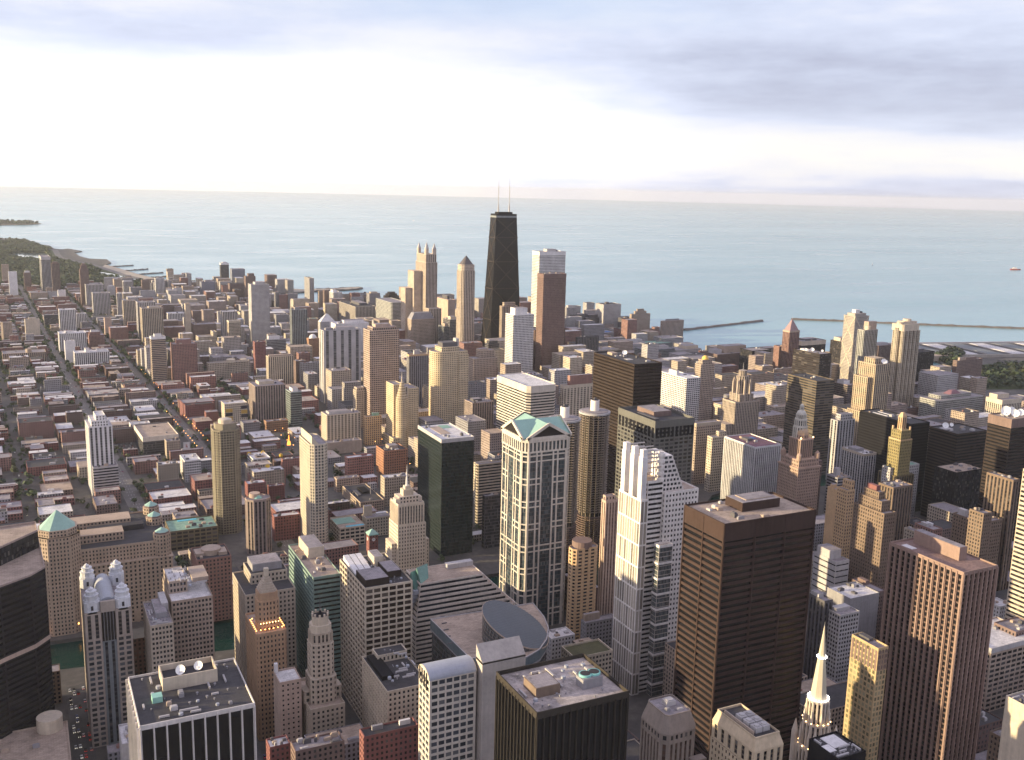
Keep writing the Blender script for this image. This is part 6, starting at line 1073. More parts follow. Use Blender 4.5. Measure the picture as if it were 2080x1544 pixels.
@special
def sp_domes(b, w, d, H, wall, pat):
    H = 107; d = 58; x0, x1, y0, y1 = -w/2, w/2, -d/2, d/2; cw = w*.30
    for sx_, nm in ((-1, 'a'), (1, 'b')):
        xa, xb = (x0, x0+w*.345) if sx_ < 0 else (x1-w*.345, x1)
        b.walls(rect(xa, y0, xb, y1), 0, H-24, wall, 'domeside'); b.walls(rect(xa, y0, xb, y1), H-24, H-4, wall, 'vs2', 'upper_tier'); b.roof(rect(xa, y0, xb, y1), H-4, 'gravel', wall)
    b.walls(rect(x0+w*.345, y0+.8, x1-w*.345, y1-.8), 0, H-26, 'slate', 'vs2', 'central_bay')
    b.prism('arched_window', rect(x0+w*.36, y0+.3, x1-w*.36, y0+.8), H-26, H-4, plain('glassdark', .2)); b.box('gable', x0+w*.345, y0-.2, H-4, x1-w*.345, y0+2, H+4, wall)
    for k in range(4): b.box('mullion', x0+w*(.40+.066*k), y0-.1, H-26, x0+w*(.41+.066*k), y0+.4, H-4, 'grey')
    b.walls(rect(x0+w*.345, y0+2, x1-w*.345, y1-.8), H-26, H-2, wall, 'blank', 'central_bay', cap=True)
    g = G(); n = 14; rr = w*.19
    for i in range(n):
        a, c_ = math.pi*i/n, math.pi*(i+1)/n; g.quad((-rr*math.cos(a), y0+5, H-2+rr*1.2*math.sin(a)), (-rr*math.cos(a), y1-5, H-2+rr*1.2*math.sin(a)), (-rr*math.cos(c_), y1-5, H-2+rr*1.2*math.sin(c_)), (-rr*math.cos(c_), y0+5, H-2+rr*1.2*math.sin(c_)))
    for yy in (y0+5, y1-5): g.face([(-rr*math.cos(math.pi*i/n), yy, H-2+rr*1.2*math.sin(math.pi*i/n)) for i in range(n+1)])
    g.build('barrel_vault', plain('steel', .5, .12), b.root)
    for sx_ in (-1, 1):
        for sy in (-1, 1):
            cx, cy = sx_*w*.33, sy*(d/2-5.2); o = b.prism('lantern', crect(10.4, 10.4, cx, cy, .2), H-4.2, H+4, 'lanternwhite')
            for r_, za, zb in ((5.4, 4, 5), (4.6, 5, 8), (5.0, 8, 8.8), (3.4, 8.8, 11), (3.8, 11, 11.7), (1.9, 11.7, 13.4)):
                g = G(); g.prism(ngon(r_, 10, cx, cy), H+za, H+zb); g.build('lantern_drum', plain('lanternwhite'), o)
            g = G(); g.prism(ngon(1.6, 10, cx, cy), H+13.4, H+14.8, 0, ngon(.2, 10, cx, cy)); g.build('lantern_cap', plain('lanternwhite'), o)
            for q in range(4):
                a = R(90*q); g = G(); x, y = cx+5.25*math.cos(a), cy+5.25*math.sin(a); g.prism(crect(1.6 if q % 2 else .3, .3 if q % 2 else 1.6, x, y), H-1.5, H+1.8); g.build('lantern_opening', plain('dark'), o)
PAL['lanternwhite'] = (.62, .62, .66)
@special
def sp_round(b, w, d, H, wall, pat):
    H = 53; d = 46; b.walls(crect(w, d, 0, 6), 0, H, wall, 'punch'); b.roof(crect(w, d, 0, 6), H, 'tan', wall, 2)
    s = w*.66
    b.walls(crect(s*1.15, s*1.2, 0, 0, .14), H, 72, wall, 'punch', 'lower_tier', cap=True); b.walls(crect(s, s, 0, 0, .16), 72, 96, wall, 'punch', 'shaft', cap=True); b.walls(crect(s*.88, s*.88, 0, 0, .18), 96, 104, wall, 'gothic', 'upper_tier', cap=True)
    b.prism('crown_block', crect(s*.86, s*.86, 0, 0, .24), 104, 109, 'cream'); b.walls(ngon(s*.36, 16), 109, 115, 'cream', 'blank', 'round_crown')
    b.prism('crown_roof', ngon(s*.36-.02, 16), 109, 114, 'dark')
    for i in range(10): a = R(36*i); b.prism('battlement', crect(1.1, 1.1, s*.34*math.cos(a), s*.34*math.sin(a)), 114.6, 116.6, 'cream')
    b.prism('roof_cone', ngon(2.4, 10), 114, 118, 'black', ngon(.4, 10)); b.mast(0, 0, 118, 12, .3, 'dgrey')
    for sx_ in (-1, 1): b.walls(crect(6, 9, sx_*s*.66, 0, .1), H, 62, wall, 'punch', 'buttress_tier', cap=True)
@special
def sp_goldstep(b, w, d, H, wall, pat):
    H = 83; d = 40; b.walls(crect(w, d, 0, 6, .05), 0, H, wall, 'punch2'); b.roof(crect(w, d, 0, 6, .05), H, 'tan', wall, 1.6)
    s = w*.70; b.walls(crect(s, s, 0, 0, .16), H, 106, wall, 'punch2', 'shaft', cap=True); b.walls(crect(s*.92, s*.92, 0, 0, .18), 106, 112, 'goldstone', 'blank', 'upper_tier', cap=True)
    z = 112
    for k in range(7): q = s*(.80-.1*k); b.prism('pyramid_step', crect(q, q, 0, 0, .1), z, z+1.6, 'beige'); z += 1.6
    b.prism('lantern', crect(3.4, 3.4, 0, 0, .2), z, z+5.5, 'cream')
    for i in range(26):
        t = i/26*4; sd = int(t); f = (t-sd)*2-1; x, y = [(f, -1), (1, f), (-f, 1), (-1, -f)][sd]; lamp_ball(b.root, x*w*.46, y*w*.5+1, H+2.6, .42, 'orange')
    for i in range(7): lamp_ball(b.root, (i-3)*s*.14, -s*.5-.4, H+6.5, .36, 'warm')
@special
def sp_thomp(b, w, d, H, wall, pat):
    # plan: straight west and north walls, one long curve from the north-east corner round to the south
    P = [(296, 744), (297.5, 676)]; cx_, cy_ = 318, 717
    arc = [(315, 664), (334, 661), (348, 668), (360, 680), (370, 696), (376, 714), (380, 740)]
    poly = [(x-b.x, y-b.y) for x, y in P+arc]
    b.walls(poly, 0, H-7, 'slatedark', 'thglass'); g = G(); n = len(poly)
    out = [(x*1.03, y*1.03) for x, y in poly]
    for i in range(n): j = (i+1) % n; g.quad((*out[i],H-7),(*out[j],H-7),(*out[j],H+.6),(*out[i],H+.6)); g.quad((*poly[j],H-7),(*poly[i],H-7),(*out[i],H-7),(*out[j],H-7))
    g.build('sloped_glass_band', plain('bluegrey', .25), b.root)
    b.roof(out, H+.2, 'tan', 'lgrey', .8); b.prism('roof_rim', [(x*1.035, y*1.035) for x, y in poly], H-8.2, H-7, 'grey')
    cx, cy, r_ = 341-b.x, 692-b.y, 24.5; n = 48; lo = ngon(r_, n, cx, cy)
    def zt(x, y): return H+10.5+.88*((-(x-cx)*.40)+(y-cy)*.38)
    top = [(x, y, zt(x, y)) for x, y in lo]; g = G()
    for i in range(n): j = (i+1) % n; c_ = 3; g.quad((*lo[i],H),(*lo[j],H),top[j],top[i],[(0,0),(c_,0),(c_,6),(0,6)])
    g.build('rotunda_wall', facade('brown', 'thglass'), b.root)
    g = G(); m_ = 26
    for k in range(m_):      # standing-seam strips of the slanted roof, each a shallow ridge
        ya, yb = cy-r_+2*r_*k/m_, cy-r_+2*r_*(k+1)/m_; ym = (ya+yb)/2
        def xs(y): q = math.sqrt(max(0, r_*r_-(y-cy)**2)); return cx-q, cx+q
        for y0_, y1_, h0, h1 in ((ya, ym, 0, .55), (ym, yb, .55, 0)):
            a0, a1 = xs(y0_); c0, c1 = xs(y1_); g.quad((a0,y0_,zt(a0,y0_)+h0),(a1,y0_,zt(a1,y0_)+h0),(c1,y1_,zt(c1,y1_)+h1),(c0,y1_,zt(c0,y1_)+h1))
    g.build('slanted_roof', plain('roofsteel', .55, .10), b.root)
    g = G(); o2 = ngon(r_+.5, n, cx, cy)
    for i in range(n): j = (i+1) % n; g.quad((*o2[i], top[i][2]-.6), (*o2[j], top[j][2]-.6), (*o2[j], top[j][2]+.3), (*o2[i], top[i][2]+.3)); g.quad((*o2[i], top[i][2]+.3), (*o2[j], top[j][2]+.3), (*lo[j], top[j][2]+.3), (*lo[i], top[i][2]+.3))
    g.build('roof_rim', plain('tan'), b.root)
    for k in range(5): b.box('roof_vent', -30+k*3-b.x+331-10, -20+k*11, H+.3, -26+k*3-b.x+331-10, -19.2+k*11, H+.9, 'dgrey')
PAL['bluegrey'] = (.13, .17, .20); PAL['roofsteel'] = (.115, .13, .155)
@special
def sp_stripes(b, w, d, H, wall, pat):
    d = 44; x0, x1, y0, y1 = -w/2, w/2, -d/2+10, d/2+10; z = 0; hb = 52
    b.walls(rect(x0, y0, x1, y1), 0, hb, wall, 'sband'); b.roof(rect(x0, y0, x1, y1), hb, 'slate', wall)
    n = 8; fh = (H-hb)/n
    for k in range(n):
        p = rect(x0+.6*k+.5, y0+.3*(k+1), x1-4.2*(k+1), y1-1*(k+1)); b.walls(p, hb+k*fh, hb+(k+1)*fh-.02, wall, 'sband', 'setback_floor'); b.roof(p, hb+(k+1)*fh-.05, 'tan', wall, .5)
    g = G(); zz = H
    for k, (xa, xb, za, zb) in enumerate(((x0+1, x0+11, H-6, H+7), (x0+6, x0+16, H-1, H+10))):
        g = G(); g.face([(xa,y0+3,za),(xb,y0+12,za),(xb+2,y0+20,zb),(xa,y0+14,zb)]); g.face([(xa,y0+3,za),(xa,y0+14,zb),(xa,y0+20,za)]); g.face([(xb,y0+12,za),(xb,y0+24,za),(xb+2,y0+20,zb)]); g.face([(xa,y0+14,zb),(xb+2,y0+20,zb),(xb,y0+26,za),(xa,y0+22,za)]); g.build('atrium_peak', plain('tealglass2', .25), b.root)
    for k in range(6): b.box('corner_step', x0-.4, y0+2+k*2.2, H-8-k*4.5, x0+3.5, y0+6+k*2.2, H-5-k*4.5, 'steel')
    b.box('penthouse', -10, y0+24, H, 14, y0+30, H+4, 'lgrey')
PAL['tealglass2'] = (.13, .26, .23)
@special
def sp_rounded(b, w, d, H, wall, pat):
    H = 122; b.walls(crect(w, d), 0, H, wall, 'whitegrid', em=.9); n = 14; g = G(); rr = d/2
    pr = [(-rr*math.cos(math.pi*i/n), H+rr*.62*math.sin(math.pi*i/n)) for i in range(n+1)]
    for i in range(n): g.quad((-w/2,pr[i+1][0],pr[i+1][1]),(-w/2,pr[i][0],pr[i][1]),(w/2,pr[i][0],pr[i][1]),(w/2,pr[i+1][0],pr[i+1][1]))
    g.build('vaulted_roof', plain('steel', .5), b.root)
    for sx_ in (-1, 1):
        g = G(); g.face([(sx_*w/2, y, z) for y, z in pr]); g.build('gable_wall', plain(wall), b.root)
        g = G(); o = sx_*(w/2+.35)
        for i in range(n):
            (ya, za), (yb, zb) = pr[i], pr[i+1]; k_ = .86; g.quad((o,ya,za),(o,yb,zb),(o,yb*k_,H+(zb-H)*k_),(o,ya*k_,H+(za-H)*k_)); g.quad((o,ya,za),(sx_*w/2,ya,za),(sx_*w/2,yb,zb),(o,yb,zb))
        g.build('gable_arch', plain('cream'), b.root)
        for k in range(4):
            g = G(); g.box(o-.1 if sx_ > 0 else o+.0, -rr*.55+k*3.6, H-8+k*.8, o+.05 if sx_ > 0 else o+.12, -rr*.55+k*3.6+1.6, H+3); g.build('gable_window', plain('glassdark', .2), b.root)
@special
def sp_deco(b, w, d, H, wall, pat):
    b.walls(crect(w, 26), 0, H-28, wall, 'punch2'); b.roof(crect(w, 26), H-28, 'gravel', wall); b.walls(crect(w*.92, 23, 0, 1), H-28, H-8, wall, 'gothic', 'upper_tier'); b.roof(crect(w*.92, 23, 0, 1), H-8, 'gravel', wall, 1.6)
    b.walls(crect(w*.72, 14, 0, 2), H-8, H-1, wall, 'punch', 'crown_tier', cap=True); b.prism('crown_tier', crect(w*.36, 9, 0, 2), H-1, H+5, 'cream'); b.prism('crown_tier', crect(w*.2, 6, 0, 2), H+5, H+8, 'cream')
    for sx_ in (-1, 1): b.prism('shoulder', crect(4, 8, sx_*w*.40, 0), H-8, H-3, wall)
    for sx_ in (-1, 1): b.walls(crect(5, 18, sx_*(w/2+2.52), 0), 0, H-46, wall, 'punch2', 'side_wing', cap=True)
    b.prism('spire_base', ngon(1.5, 8, 0, 2), H+8, H+17, 'white', ngon(1.0, 8, 0, 2)); b.mast(0, 2, H+17, 12, .6, 'white', 'needle_spire')
@special
def sp_yellow(b, w, d, H, wall, pat):
    d = 30; p = crect(w, d, 0, 0, .22); b.walls(p, 0, H-8, wall, 'yellow'); b.roof(p, H-8, 'tan', wall, 1.5)
    for k in range(4):
        a = R(45+90*k); b.walls(ngon(3.0, 8, math.cos(a)*w*.47, math.sin(a)*d*.47, R(22.5)), 0, H-10, wall, 'yellow', 'round_bay', cap=True)
    q = crect(w*.80, d*.8, 0, 0, .3); b.walls(q, H-8, H-1, wall, 'blank', 'crown_tier'); b.roof(q, H-1, 'tan', wall, .8); b.prism('crown_tier', ngon(w*.26, 16), H-1, H+3.5, 'cream'); b.dome('dome', 0, 0, H+3.5, w*.24, 'cream', 1.2)
@special
def sp_pinnacle(b, w, d, H, wall, pat):
    d = 40; b.walls(rect(-w*.10, -d/2, w/2, d/2), 0, H-6, wall, 'fine'); b.roof(rect(-w*.10, -d/2, w/2, d/2), H-6, 'gravel', wall); b.walls(rect(-w/2, -d/2+8, -w*.10-.02, d/2), 0, H, wall, 'fine', 'west_wing'); b.roof(rect(-w/2, -d/2+8, -w*.10-.02, d/2), H, 'gravel', wall)
    cx, cy, r_ = -w*.20, -d/2+3, 9.5; b.walls(ngon(r_, 20, cx, cy), 0, H-22, wall, 'fine', 'round_bay', cap=True); z = H-22
    for k in range(7): rr = r_*(1-.11*(k+.4)); b.walls(ngon(rr, 18, cx, cy), z, z+3.3, wall, 'fine', 'stepped_ring', cap=True); b.prism('ring_ledge', ngon(rr+.7, 18, cx, cy), z+3.3, z+3.9, 'cream'); z += 3.9
    b.mast(cx, cy, z, 17, 1.1, 'cream', 'needle_spire'); b.walls(rect(-w*.09, -d/2-.6, w*.02, -d/2+3), H-30, H-2, 'cream', 'strip', 'slender_pier', cap=True)
    b.walls(crect(w*1.25, d*1.1, 0, -1), 0, 16, wall, 'punch', 'podium'); b.roof(crect(w*1.25, d*1.1, 0, -1), 16, 'gravel', wall)
@special
def sp_curved(b, w, d, H, wall, pat):
    d = 38; p = [(w*.28*(-1)-d*.40*math.cos(R(90-180*i/14)), -d/2*math.sin(R(90-180*i/14))) for i in range(15)]; p = p[::-1]
    poly = [(-w*.28, -d/2), (w/2, -d/2), (w/2, d/2), (-w*.28, d/2)] + [(-w*.28-d*.42*math.sin(R(180*i/14)), d/2*math.cos(R(180*i/14))) for i in range(1, 14)]
    b.walls(poly, 0, H, wall, 'fine'); b.roof(poly, H, 'gravel', wall); b.walls(rect(w*.2, -d/2-1.5, w/2+1, d/2), 0, H*.97, wall, 'punch2', 'east_bay', cap=True)
    b.walls(crect(w*.6, d*.7, 0, 2), H, H+7, wall, 'fine', 'upper_tier', cap=True); b.prism('penthouse', crect(w*.5, d*.5, .02*w, 3), H+7, H+14, 'dgrey'); b.prism('penthouse', crect(w*.1, d*.3, w*.3, 3), H+7, H+19, 'lgrey')
@special
def sp_nbc(b, w, d, H, wall, pat):
    d = 36; b.walls(crect(w*.62, d), 0, H, wall, 'nbc'); b.roof(crect(w*.62, d), H, 'gravel', wall); b.walls(crect(w, d*.8, 0, 2), 0, H*.86, wall, 'nbc', 'side_wing'); b.roof(crect(w, d*.8, 0, 2), H*.86, 'gravel', wall); b.walls(crect(w*1.25, d*.9, 0, 2), 0, H*.5, wall, 'nbc', 'lower_wing'); b.roof(crect(w*1.25, d*.9, 0, 2), H*.5, 'gravel', wall)
    b.walls(crect(w*.42, d*.6), H, H+9, wall, 'nbc', 'crown_tier', cap=True); b.mast(0, 0, H+9, 9)
    b.dish(w*.12, -d*.4, H+.2, 4.2); b.dish(w*.24, -d*.38, H+.2, 3); b.dish(w*.2, d*.1, H+.2, 3)
@special
def sp_pier(b, w, d, H, wall, pat):
    d = 30; H = 170
    b.walls(crect(w*.8, d*.8), 0, H, wall, 'strip')
    for k in range(5): cx = (-.42+.21*k)*w; b.walls(ngon(4.2, 10, cx, -d*.42), 0, H-9, wall, 'strip', 'round_bay', cap=True)
    for sx_ in (-1, 1): b.walls(ngon(5.6, 12, sx_*w*.42, 0), 0, H-4, wall, 'strip', 'round_bay', cap=True)
    b.prism('crown_band', crect(w*.95, d*.95, 0, 0, .1), H-9, H+3, 'cream')
    for k, (cx, r_, h) in enumerate(((-w*.38, 6, 4), (0, 7.5, 9), (w*.38, 6, 4))): b.prism('crown_lobe', ngon(r_, 14, cx, -2), H+3, H+3+h, 'cream')
    b.prism('penthouse', crect(w*.6, d*.5), H+3, H+8, 'cream')
@special
def sp_onterie(b, w, d, H, wall, pat):
    d = 30; b.walls(crect(w, d), 0, H-6, wall, 'fine'); b.roof(crect(w, d), H-6, 'dark', wall); b.walls(crect(w*.8, d*.7), H-6, H, wall, 'blank', 'upper_tier', cap=True); b.box('penthouse', -w*.2, -4, H, w*.1, 6, H+7, 'white'); b.box('rooftop_plant', w*.12, -4, H, w*.3, 2, H+3, 'dark')
    for k in range(3):
        for s_ in (0, 1):
            for face in (0, 1):
                g = G(); z0, z1 = (H-6)*k/3, (H-6)*(k+1)/3; t = 1.5; o = .5
                if face == 0: y0, y1 = (-d/2, d/2) if s_ else (d/2, -d/2); x = -w/2-o; q = [(x,y0,z0-t),(x,y0,z0+t),(x,y1,z1+t),(x,y1,z1-t)]; q2 = [(x+o,)+v[1:] for v in q]
                else: x0, x1 = (-w/2, w/2) if s_ else (w/2, -w/2); y = -d/2-o; q = [(x0,y,z0-t),(x0,y,z0+t),(x1,y,z1+t),(x1,y,z1-t)]; q2 = [(v[0], v[1]+o, v[2]) for v in q]
                g.quad(*q)
                for i in range(4): j = (i+1) % 4; g.quad(q2[i], q2[j], q[j], q[i])
                g.build('cross_brace', plain('cream'), b.root)
@special
def sp_tribune(b, w, d, H, wall, pat):
    s = 30; b.walls(crect(w, 30), 0, H-14, wall, 'gothic'); b.roof(crect(w, 30), H-14, 'gravel', wall, 2); b.walls(crect(s*.86, s*.8), H-14, H-2, wall, 'gothic', 'upper_tier', cap=True)
    b.walls(ngon(9.5, 8, 0, 0, R(22.5)), H-2, H+24, wall, 'gothic', 'octagon_crown', cap=True); b.walls(ngon(6.5, 8, 0, 0, R(22.5)), H+24, H+32, wall, 'gothic', 'octagon_crown', cap=True)
    for k in range(8):
        a = R(22.5+45*k); x, y = 13.2*math.cos(a), 13.2*math.sin(a); g = G(); g.prism(crect(2.4, 2.4, x, y), H-14, H+14); g.prism(crect(2.4, 2.4, x, y), H+14, H+21, 0, crect(.2, .2, x, y))
        xm, ym = 9.5*math.cos(a), 9.5*math.sin(a); nx, ny = -math.sin(a)*.7, math.cos(a)*.7
        for sgn in (-1, 1): g.quad((x+sgn*nx, y+sgn*ny, H+8), (x+sgn*nx, y+sgn*ny, H+12), (xm+sgn*nx, ym+sgn*ny, H+20), (xm+sgn*nx, ym+sgn*ny, H+16))
        g.quad((x-nx, y-ny, H+12), (x+nx, y+ny, H+12), (xm+nx, ym+ny, H+20), (xm-nx, ym-ny, H+20)); g.build('flying_buttress', plain(wall), b.root)
    b.mast(0, 0, H+32, 12); b.walls(rect(-w/2-14, -13, -w/2-.02, 13), 0, H*.62, wall, 'gothic', 'west_wing', cap=True)
@special
def sp_mather(b, w, d, H, wall, pat):
    b.walls(crect(26, 24, 0, 3), 0, 92, wall, 'punch'); b.roof(crect(26, 24, 0, 3), 92, 'gravel', wall); z = 92
    for r_, z1 in ((8.6, 134), (7.4, 143), (6.2, 149)): b.walls(ngon(r_, 8, 0, 0, R(22.5)), z, z1, wall, 'gothic', 'octagon_tier', cap=True); z = z1
    b.dome('dome', 0, 0, z, 5.4, 'mather', 5); b.walls(ngon(2.2, 8), z+4.6, z+9.5, wall, 'gothic', 'lantern', cap=True); b.dome('lantern_cap', 0, 0, z+9.5, 2.2, 'mather', 2.4)
@special
def sp_jewelers(b, w, d, H, wall, pat):
    w, d = 34, 34; H = 88; b.walls(crect(w, d), 0, H-2, wall, 'punch2'); b.prism('cornice', crect(w+2, d+2), H-2, H, wall); b.walls(crect(w*.92, d*.92), H, H+9, wall, 'punch2', 'upper_tier', cap=True)
    b.walls(crect(19, 19), H+9, H+32, wall, 'gothic', 'square_tower', cap=True); b.prism('cornice', crect(20.5, 20.5), H+31, H+32.2, wall); b.walls(ngon(8.2, 16), H+32.2, H+37, wall, 'punch2', 'drum', cap=True); b.dome('dome', 0, 0, H+37, 8.0, 'domestone', 8.5)
    for sx_ in (-1, 1):
        for sy in (-1, 1):
            x, y = sx_*w*.41, sy*d*.41; o = b.prism('corner_lantern', ngon(3.2, 10, x, y), H+9, H+15, wall); g = G(); g.prism(ngon(3.0, 10, x, y), H+15, H+18.5, 0, ngon(.4, 10, x, y)); g.build('lantern_cap', plain(wall), o)
    lamp_ball(b.root, -9.5, -9.5, H+34, .9, 'warm'); lamp_ball(b.root, 9.5, -9.5, H+34, .9, 'warm')
    b.walls(rect(w/2+.02, -6, w/2+14, 14), 0, H+2, 'brown', 'punch2', 'east_wing', cap=True)
PAL['domestone'] = (.50, .34, .22)
@special
def sp_carbide(b, w, d, H, wall, pat):
    b.walls(crect(w*1.5, d*1.6, 3, 4), 0, H*.62, 'goldgreen', 'strip', 'lower_block', cap=True); b.walls(crect(w, d), 0, H-4, 'goldlit', 'punch2'); b.roof(crect(w, d), H-4, 'dark', 'gold', 1.5)
    b.walls(crect(w*.84, d*.84), H-4, H+8, 'goldlit', 'punch2', 'upper_tier', cap=True)
    for sx_ in (-1, 1):
        for sy in (-1, 1): b.prism('finial', crect(1.8, 1.8, sx_*w*.36, sy*d*.36), H+8, H+12, 'gold')
    b.walls(crect(w*.36, d*.36), H+8, H+24, 'gold', 'strip', 'cap_tower', cap=True); b.prism('cap_roof', crect(w*.36, d*.36), H+24, H+29, plain('gold'), crect(w*.14, d*.14))
PAL['goldlit'] = (.25, .20, .09)
@special
def sp_blackleft(b, w, d, H, wall, pat):
    L = [(33, 787), (24, 775), (6, 762), (-14, 744), (-45, 722), (-90, 740), (-60, 800), (-10, 845), (30, 852)]; U_ = [(30, 830), (4, 800), (-20, 780), (-70, 770), (-60, 800), (-10, 845), (29, 850)]
    lp = lambda q: [(x-b.x, y-b.y) for x, y in q]; L, U_ = lp(L[::-1])[::-1], lp(U_)
    def ccw(p): return p if sum(p[i][0]*p[(i+1) % len(p)][1]-p[(i+1) % len(p)][0]*p[i][1] for i in range(len(p))) > 0 else p[::-1]
    L, U_ = ccw(L), ccw(U_); b.walls(L, 0, 96, 'tinted', 'bband', lod=True); b.prism('ledge', [(x*1.02, y*1.02) for x, y in L], 96, 99, 'pink'); b.walls(L, 99, H-3, 'tinted', 'bband', lod=True); b.roof(L, H-3, 'tan', 'pinkgrey', 1.2); b.walls(U_, H-3, H+9, 'black', 'curtain', 'upper_tier', lod=True); b.roof(U_, H+9, 'tan', 'pinkgrey', 1.4)
@special
def sp_mansard(b, w, d, H, wall, pat):
    d = 26; w = 24; b.walls(crect(w, d, 2, 0, .14), 0, H-14, wall, 'vs3'); b.walls(crect(w, d, 2, 0, .14), H-14, H-9, wall, 'punch', 'attic_storey'); b.prism('mansard', crect(w, d, 2, 0, .14), H-9, H, plain(wall), crect(w*.72, d*.78, 2, 0, .10)); b.roof(crect(w*.72, d*.78, 2, 0, .10), H+.05, 'gravel', wall, .8)
    roof_unit(b.root, 3, 2, H, 6, 5, 3.5, 'lgrey'); roof_unit(b.root, -2, -4, H, 2.5, 2.5, 2, 'grey'); roof_unit(b.root, 5, -6, H, 4, 1.6, 1.4, 'lgrey')
    b.box('penthouse', w*.32, -d/2-5, 0, w*.32+9, -d/2-.02, H-26, wall); b.box('flue', w*.1, -d/2-4, 0, w*.1+1.6, -d/2-2, H-36, 'lgrey')
@special
def sp_creamtop(b, w, d, H, wall, pat):
    w = max(w, 20); d = 36; b.walls(crect(w, d), 0, H-16, wall, 'punch2'); b.walls(crect(w-.6, d-.6), H-16, H-6, wall, 'vs2', 'attic_storey'); b.prism('cornice', crect(w-.4, d-.4), H-6, H-.4, plain(wall), crect(w-4, d-4)); b.roof(crect(w-4, d-4), H-.3, 'dark', wall, 1.2)
    for i in range(2):
        for j in range(3):
            x, y = -2+i*5, -9+j*6; g = G(); g.box(x-2.2, y-2.4, H-.2, x+2.2, y+2.4, H+2.8); g.prism(ngon(1.6, 12, x, y), H+2.8, H+3.6); g.build('cooling_unit', plain('lgrey'), b.root)
    b.box('roof_beam', -6.5, -12, H, -5.8, 12, H+2, 'tan')
@special
def sp_clock(b, w, d, H, wall, pat):
    w = d = 10; H = 34; b.walls(crect(w, d), 0, H, wall, 'fine2'); b.prism('eaves', crect(w+1.4, d+1.4), H, H+.8, 'teal'); b.prism('hipped_roof', crect(w+1.4, d+1.4), H+.8, H+5.5, plain('copper', .6), crect(1.2, 1.2)); 
    for nx, ny in ((0, -1), (-1, 0)):
        g = G(); n = 20; pts = [(1.9*math.cos(2*math.pi*i/n), 1.9*math.sin(2*math.pi*i/n)) for i in range(n)]
        P = [((p[0], -d/2-.2, H-5+p[1]) if ny else (-w/2-.2, -p[0], H-5+p[1])) for p in pts]; Q_ = [((p[0], -d/2, H-5+p[1]) if ny else (-w/2, -p[0], H-5+p[1])) for p in pts]
        g.face(P)
        for i in range(n): j = (i+1) % n; g.quad(Q_[i], Q_[j], P[j], P[i])
        o = g.build('clock_face', plain('white'), b.root)
        g = G()
        if ny: g.box(-.12, -d/2-.3, H-5, .12, -d/2-.21, H-3.5); g.box(0, -d/2-.3, H-5.1, 1.0, -d/2-.21, H-4.9)
        else: g.box(-w/2-.3, -.12, H-5, -w/2-.21, .12, H-3.5); g.box(-w/2-.3, -1.0, H-5.1, -w/2-.21, 0, H-4.9)
        g.build('clock_hand', plain('black'), o)
for row in TOWERS:
    (name, label, cat, x, y, rot, w_, d_, H_, wall, pat, roof, tops, cut, spk) = row
    if spk:
        if spk == 'mart': x, y = 142, 1012
        if spk == 'temple': x, y = 432, 480
        b = Bld(name, label, cat, x, y, rot); SPECIAL[spk](b, w_, d_, H_, wall, pat); b.finish()
    else: tower(name, label, cat, x, y, rot, w_, d_, H_, wall, pat, roof, tops, cut)

NEAR = ['dark grey stone block', 'pinkish block', 'brownish ribbed tower', 'blank golden party-wall slab', 'black glass box tower', 'small cream block', 'low tan classical block', 'big pale tower', 'red brick clock tower', 'tan block of stepped wings', 'brick wing', 'low white restaurant', 'grey stone tower', 'gothic stone tower', 'brown riverside block', 'gilded glass office block', 'dark banded block', 'black office block', 'pale low roof strip', 'dark irregular lakefront block', 'lower glass block', 'low tan block', 'pale gridded hotel', 'beige brick cube', 'long low tan school building', 'broad red brick slab tower', 'small orange brick tower', 'gothic stone church tower', 'low pale hall', 'grey office block', 'small red block', 'city hall block', 'open parking garage', 'black banded glass tower', 'white colonnaded hospital block', 'low red brick block', 'tan tower', 'tan hotel tower', 'gold-lit tower', 'plain brown block', 'blank concrete flank slab', 'cream low block', 'long green-roofed hall', 'dark brick mass', 'tall gold-lit tower', 'beige corner block', 'olive block', 'thin cream gridded tower edge', 'beige tower', 'cream pillared block', 'tan banded tower', 'stepped limestone tower', 'tan hotel block', 'dark olive banded tower', 'dark ribbed block', 'pale campus block', 'long beige building', 'grey-green wide block', 'dark block', 'low cream gridded block', 'blue-grey broad apartment block', 'wide tan roofed hall', 'small white office box', 'white gridded slab', 'slim tall slab', 'orange brick warehouse', 'red brick loft', 'long low white ribbed block', 'rounded pinkish office block', 'red brick loft block', 'orange brick garage', 'white and black striped slab', 'white campus block', 'rust-brown steel courthouse tower', 'pale stone tower', 'brown narrow block', 'narrow teal glass tower', 'yellow-green apartment tower', 'slim cream tower', 'small gilded annex', 'pale blank-faced block', 'brown apartment block', 'pale green-grey glass tower', 'banded apartment block', 'dark stone block', 'brown mid-height block', 'low pinkish block', 'pink brick block', 'red loft block', 'red brick hall', 'concrete tower', 'pinkish ribbed slab', 'brown-grey tower', 'tan apartment block', 'dark blue-grey block', 'grey-green ribbed slab', 'white marble tower', 'pale stub of a tower', 'narrow grey tower', 'slender dark glass tower', 'cream apartment block', 'dark green glass tower', 'wide red-brown brick block', 'dark brick low block', 'dark horizontal-banded block', 'pinkish narrow tower', 'tan rounded block', 'brown brick midrise', 'shorter white ribbed tower', 'wide pale ribbed slab', 'white ribbed slab', 'narrow pale tower', 'vast sandstone block', 'white-framed block', 'pale squat block', 'low white ribbed row', 'pale vertical-striped slab', 'broad beige slab', 'tall grey concrete slab tower']
WK = ['beige', 'brick', 'brown', 'conc', 'cream', 'darkbrick', 'grey', 'lgrey', 'pinkbrick', 'pinkgrey', 'redbrick', 'tan', 'umber']
RK = ['dark', 'gravel', 'stained', 'tan', 'white']
